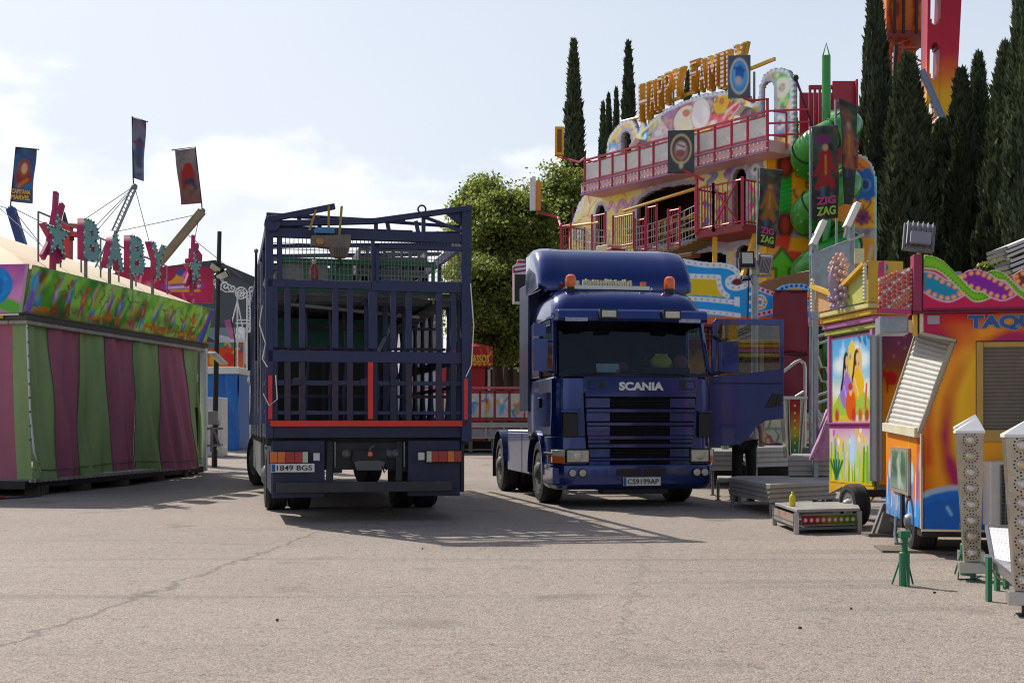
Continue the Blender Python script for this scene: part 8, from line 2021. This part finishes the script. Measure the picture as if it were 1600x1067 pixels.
# bulb board on the wing left of the fascia
WM=Matrix.Translation(V((-.09,.0,fz0)))@Matrix.Rotation(R(-14),4,'Z')
q=MB(); q.T=WM; q.prism([(-.30,.02),(0,.0),(0,.42),(-.30,.33)],(0,0,0),(1,0,0),UZ,.05,mat('board_pink','#c98a90',.5)); q.prism([(-.31,-.0),(0,-.02),(0,.02),(-.31,.04)],(0,-.03,0),(1,0,0),UZ,.08,PINK); q.prism([(-.31,.34),(-.25,.36),(-.25,.5),(-.30,.48)],(0,.06,0),(1,0,0),UZ,.2,PINK); q.build('wing_board',T)
RB=mat('bulb_red','#c9402f',.3,var=.15); WB=mat('bulb_white','#d9c9b8',.3,var=.1); OB=mat('bulb_orange','#d8753a',.3,var=.15)
q=MB(); q.T=WM
for i in range(7):
    for j in range(9):
        x=-.285+i*.044; z=.06+j*.042+(.008 if i%2 else -.008)
        if z<.33+.09*(x+.3)/.3: q.sphere((x,-.012,z),.0165,(RB,OB,WB,RB,OB,RB,WB,RB)[(i*3+j*5)%8],6,4); q.sphere((x+.02,-.006,z+.018),.009,WB,5,3)
q.build('bulb_board',T)
q=MB(); q.box((-.36,.1,tz(520)),(-.10,.4,fz0-.03),mat('grey_box','#9aa0a4',.4,metal=.4,var=.15)); q.box((-.35,.085,tz(520)+.015),(-.11,.099,fz0-.045),GAL); q.bar((-.05,.05,tz(520)-.03),(-.05,.05,fz0-.02),.04,.05,YEK); q.bar((-.01,.06,tz(521)),(-.03,.06,fz0-.03),.02,.03,TRIM); q.bar((-.36,.2,fz0-.04),(.0,.2,fz0-.04),.05,.04,PINK); q.build('side_box',T,bevel=.005)
q=MB(); q.box((-.02,-.012,0),(.09,-.0,.085),mat('socket_grey','#9a8f92',.5)); 
for m_ in q.v: pass
q.v=[(a+.07,b,c+tz(507)) for a,b,c in q.v]; q.build('socket',T,bevel=.01)
text('lettering','TAQUILLA',mat('letter_edge','#a8a8b8',.4),(tx(1507.5),-.008,tz(518.5)),(1,0,0),UZ,.152,T,width=1.02,bold=.075,depth=.01)
text('lettering','TAQUILLA',mat('letter_blue','#174f8f',.4,var=.3,scale=12),(tx(1508.6),-.016,tz(517.6)),(1,0,0),UZ,.14,T,width=1.005,bold=.04,depth=.01)
wheel('wheel',T,(.02,.62,.29),(-1,0,0),.29,.2); 
q=MB(); q.box((.1,.5,.22),(2.4,.7,.34),DARK); q.box((.02,.1,.18),(FW,2.0,.262),DARK); q.build('chassis',T)
q=MB(); q.box((-.3,.35,.0),(.5,.9,.022),mat('old_plank','#6a5f50')); o=q.build('plank'); o.location=tuple(C); o.rotation_euler=(0,0,ta); tag(o,'worn flat plank lying under the wheel of the ticket trailer','plank')
q=MB(); q.tube([(-.02,1.3,.28),(-.04,1.25,.1),(-.03,1.2,.0)],.018,GAL,8); q.build('jack_leg',T); q=MB(); q.box((-.03,.9,.2),(.0,1.0,.55),TRIM); q.build('mud_flap',T)
# things on the roof
c=tw(.02,.25,tz(487)); t=thing('roof_floodlight','large grey floodlight seen from behind on the corner of the ticket trailer roof','floodlight',tuple(c),ta)
q=MB(); q.tube([(0,0,0),(0,0,.58)],.02,GAL,8); q.build('post',t)
q=MB(); fg=mat('flood_grey','#8f8d92'); M=Matrix.Translation(V((0,0,.74)))@Matrix.Rotation(R(8),4,'Y')@Matrix.Rotation(R(-20),4,'X')
q.box((-.12,.0,-.13),(.12,.03,.14),fg,M); 
for k in range(6): q.box((-.12+k*.046,-.05,-.12),(-.11+k*.046,-.001,.13),fg,M)
q.box((-.09,-.09,-.12),(.10,-.051,.0),fg,M); q.box((-.14,-.02,-.16),(.14,.03,-.135),STEEL,M); q.box((-.145,-.02,-.16),(-.125,.03,.12),STEEL,M); q.box((.125,-.02,-.16),(.145,.03,.12),STEEL,M); q.build('lamp_body',t,bevel=.005)
c=tw(.55,1.5,tz(487)); t=thing('small_floodlight','small pale grey floodlight back standing behind the wavy fascia','floodlight',tuple(c),ta)
q=MB(); q.box((-.12,0,.35),(.12,.06,.55),fg); 
for k in range(5): q.box((-.11,-.02,.37+k*.035),(.11,-.001,.385+k*.035),fg)
q.build('lamp_body',t,bevel=.005); q=MB(); q.tube([(0,.03,0),(0,.03,.35)],.02,GAL,8); q.build('post',t)
wb=mat('board_white','#cfcac8',.5,var=.08,dirt=.2); gr=random.Random(3)
c=tw(1.02,1.2,tz(487)); 
t=thing('cream_canvas','cream and pink folded canvas on the roof of the ticket trailer under the white boards','canvas',tuple(c),ta)
q=MB(); q.sheet(lambda u,v: V((-.30+u*1.2,v*.8,.28+.12*u+.10*math.sin(v*3.1)*(.4+u)+.02*math.sin(u*14))),16,8,CREAM); q.sheet(lambda u,v: V((-.30+u*1.2,-.01-.02*math.sin(u*9),.28*v+.12*u*v)),16,4,mat('canvas_pink','#c08a8a',.7)); q.build('cloth',t)
q=MB(); q.box((-.2,.1,0),(.8,.75,.26),DARK); q.build('packed_core',t)
first=None
for k in range(6):
    lab='white board, '+('lowest','second from below','third from below','fourth from below','fifth from below','topmost')[k]+' of the tilted stack on the ticket trailer roof'
    if first is None:
        first=thing('white_board',lab,'board',(0,0,0),0,'white boards stacked on the trailer roof')
        q=MB(); q.box((0,0,0),(.7,.7,.03),wb); q.build('sheet_panel',first,bevel=.006); q=MB(); q.bar((-.012,0,.015),(-.012,.7,.015),.02,.036,STEEL); q.build('edge_strip',first)
        first.location=tuple(tw(1.12,1.25,tz(487)+.5)); first.rotation_euler=(R(3),R(-22),ta)
    else:
        o=dup(first,tuple(tw(1.12-.012*k+gr.uniform(-.02,.02),1.25,tz(487)+.5+k*.048)),ta+R(gr.uniform(-5,5)),lab); o.rotation_euler=(R(3),R(-22),ta+R(gr.uniform(-4,4)))
c=tw(1.2,1.5,tz(487)+.9); 
# air conditioner
c=tw(tx(1527),-.36,.0); t=thing('air_conditioner','white outdoor air conditioner unit with a round grille behind the bulb pillars','air conditioner',tuple(c),ta)
ac=mat('ac_white','#bdb9b0',.5,var=.06,dirt=.25)
q=MB(); q.box((0,0,.31),(.78,.30,.90),ac); q.build('casing',t,bevel=.02)
q=MB(); q.lathe([(.235,0),(.235,.01)],(.34,-.002,.60),TRIM,(0,-1,0),32); q.box((.09,-.012,.34),(.6,-.0,.87),mat('ac_dark','#35342f',.6)); q.build('fan_opening',t)
q=MB()
for k in range(15): q.tube([(.09+k*.0365,-.025,.34),(.09+k*.0365,-.025,.87)],.003,STEEL,4)
for k in range(15): q.tube([(.09,-.026,.34+k*.038),(.6,-.026,.34+k*.038)],.003,STEEL,4)
q.build('grille',t)
q=MB()
for x in (.1,.65): q.box((x,.02,0),(x+.05,.28,.30),STEEL)
q.build('foot',t)
# ================================================================ bulb pillars, perforated step, jacks
BR=mat('polished_panel','#b5aca0',.25,metal=.85,var=.18,scale=4,dirt=.25,dirtcol=(.3,.24,.18))
def bulbpillar(label,px,d,z0,z1,w=.2,ang=R(-15),leg=None):
    c=(gx(px,d),d,0); t=thing('bulb_pillar',label,'pillar',c,ang,'tapered chrome bulb pillars by the ticket trailer')
    a=w/2; b=w*.30
    q=MB(); q.loft([[V((b*i+.02,b*j*.9,z0)) for i,j in ((-1,-1),(1,-1),(1,1),(-1,1))],[V((a*i,a*j,z1)) for i,j in ((-1,-1),(1,-1),(1,1),(-1,1))]],BR); q.build('shaft',t,bevel=.004)
    q=MB(); q.loft([[V((a*1.08*i,a*1.08*j,z1+.001)) for i,j in ((-1,-1),(1,-1),(1,1),(-1,1))],[V((a*1.08*i,a*1.08*j,z1+.02)) for i,j in ((-1,-1),(1,-1),(1,1),(-1,1))],[V((.06+.003*i,.003*j,z1+.125)) for i,j in ((-1,-1),(1,-1),(1,1),(-1,1))]],mat('pyramid_cap','#dcdcda',.4,metal=.15,var=.06)); q.build('pyramid_cap',t)
    q=MB(); n=8
    for k in range(n):
        f=(k+.6)/n; z=z0+(z1-z0)*f; hw=b*.9+(a-b*.9)*f; xc=.02*(1-f)
        q.lathe([(.036,.0),(.032,.006),(.024,.012)],(xc,-hw-.002,z),CHR,(0,-1,0),16)
        q.sphere((xc,-hw-.018,z),.021,WB if k not in (1,6) else mat('bulb_yellow','#d0b878',.3),10,6)
        for j in range(14): 
            an=j*.4488; r_=.052; x_=xc+r_*math.cos(an)
            q.lathe([(.0065,0),(.006,.0015)],(x_,-hw-.003,z+r_*math.sin(an)),INK,(0,-1,0),6)
    q.build('bulb_pattern',t)
    q=MB(); q.box((-.10+.02,-.09,z0-.085),(.11+.02,.06,z0),CHR); q.build('bracket',t,bevel=.004)
    q=MB(); q.tube([(.03,0,0),(.03,0,z0-.085)],.022,leg or GRNP,10); q.lathe([(.07,0),(.06,.012)],(.03,0,0),leg or GRNP,n=12); q.build('leg',t)
    return t
bulbpillar('bulb pillar hidden behind another, only its cap and one lamp showing',1512,10.4,.155,1.19)
bulbpillar('bulb pillar in front of the air conditioner, with a full row of eight lamps',1514,9.6,.15,1.16)
bulbpillar('nearest bulb pillar, cut by the right edge of the picture',1594,7.83,.16,1.145,leg=TRIM)
PERF=bpy.data.materials.new('perforated_aluminium'); N,L=nt(PERF); b=N['Principled BSDF']; tcn=N.new('ShaderNodeTexCoord'); vo=N.new('ShaderNodeTexVoronoi'); vo.inputs['Scale'].default_value=55; vo.inputs['Randomness'].default_value=0
L.new(tcn.outputs['Object'],vo.inputs['Vector']); rr=N.new('ShaderNodeValToRGB'); rr.color_ramp.elements[0].position=.22; rr.color_ramp.elements[0].color=(.12,.12,.12,1); rr.color_ramp.elements[1].position=.3; rr.color_ramp.elements[1].color=(.62,.62,.62,1); L.new(vo.outputs['Distance'],rr.inputs['Fac']); L.new(rr.outputs[0],b.inputs['Base Color']); b.inputs['Metallic'].default_value=.4; b.inputs['Roughness'].default_value=.45
c=V((gx(1545,8.75),8.75,0)); t=thing('folding_step','folded perforated aluminium step with green legs between the bulb pillars','step',tuple(c))
q=MB(); 
def pf(px,py,d): return P(px,py,d)
A_,B_,C_,D_=P(1541,823,9.2),P(1590,826,9.0),P(1592,880,8.6),P(1550,872,8.8)
q.add([A_,D_,C_,B_],[(0,1,2,3)],PERF); E_,F_,G2,H2=P(1540,866,8.6),P(1552,878,8.5),P(1592,908,8.1),P(1592,884,8.5)
q.add([E_,F_,G2,H2],[(0,1,2,3)],PERF); q.build('tread',t,True,solid=.012,smooth=0)
q=MB(); q.bar(E_-UZ*.02,G2-UZ*.02,.03,.05,CHR); q.bar(A_,D_,.02,.03,CHR); q.build('side_rail',t,True)
for px,d,y in ((1545,8.45,870),(1558,9.0,865),(1572,9.1,880)): q=MB(); x=gx(px,d); q.bar((x,d,0),(x,d,dz_(y,d)),.03,.045,GRNP); q.build('leg',t,True)
q=MB(); q.tube([P(1536,880,9.3),P(1548,890,9.0),P(1562,904,8.8),P(1580,908,8.6),P(1600,905,8.4)],.008,INK,6); q.build('cable',t,True)
def jack(px,d,label,h=.52):
    c=(gx(px,d),d,0); t=thing('screw_jack',label,'jack stand',c,0,'green screw jacks')
    q=MB(); q.lathe([(.05,0),(.05,.30),(.042,.31)],(0,0,0),GRNP,n=14); q.build('base_tube',t)
    q=MB(); q.lathe([(.03,.30),(.03,.44)],(0,0,0),GRNP,n=12); 
    for k in range(7): q.lathe([(.033,0),(.034,.006),(.03,.012)],(0,0,.32+k*.017),GRNP,n=12)
    q.tube([(-.10,-.02,.385),(.02,0,.385)],.009,STEEL,6); q.build('screw',t)
    q=MB(); q.box((-.045,-.045,.44),(.045,.045,.50),GRNP); q.build('head',t,bevel=.004)
    for k in range(3): a=k*2.094+.5; q=MB(); q.tube([(.03*math.cos(a),.03*math.sin(a),.26),(.115*math.cos(a),.115*math.sin(a),.01)],.009,GRNP,6); q.build('brace',t)
    return t
j=jack(1413,9.27,'green screw jack standing alone on the open asphalt'); 
j.scale=(.8,.8,.84); dup(j,(gx(1508,9.95),9.95,0),R(40),'green screw jack half hidden behind the bulb pillar row')
t=thing('ground_hook','bent thin wire hook lying on the asphalt by the bulb pillars','wire',(gx(1505,9.5),9.5,0))
q=MB(); q.tube([P(1498,890,9.75),V((gx(1497,9.6),9.6,.012)),V((gx(1520,9.55),9.55,.012)),P(1532,900,9.4)],.006,INK,6); q.build('wire',t,True)
# small debris on the asphalt
gr=random.Random(17); first=None
DB=mat('debris_dark','#3a342c',.9,var=.3)
n=0
for px,py in ((1460,927),(1330,952),(660,858),(433,970),(1250,982)):
    g0=G(px,py); s=gr.uniform(.008,.015)
    q=MB(); q.loft([[V((s*gr.uniform(.6,1.2)*math.cos(a*1.05),s*.5*gr.uniform(.6,1.2)*math.sin(a*1.05),z)) for a in range(6)] for z in (.002,.008,.014)],DB)
    o=q.build('leaf_scrap',origin=None); o.location=(g0.x,g0.y,0); o.rotation_euler=(0,0,gr.uniform(0,3)); tag(o,'tiny dark dry scrap lying loose on the open asphalt','scrap','dry scraps on the asphalt')
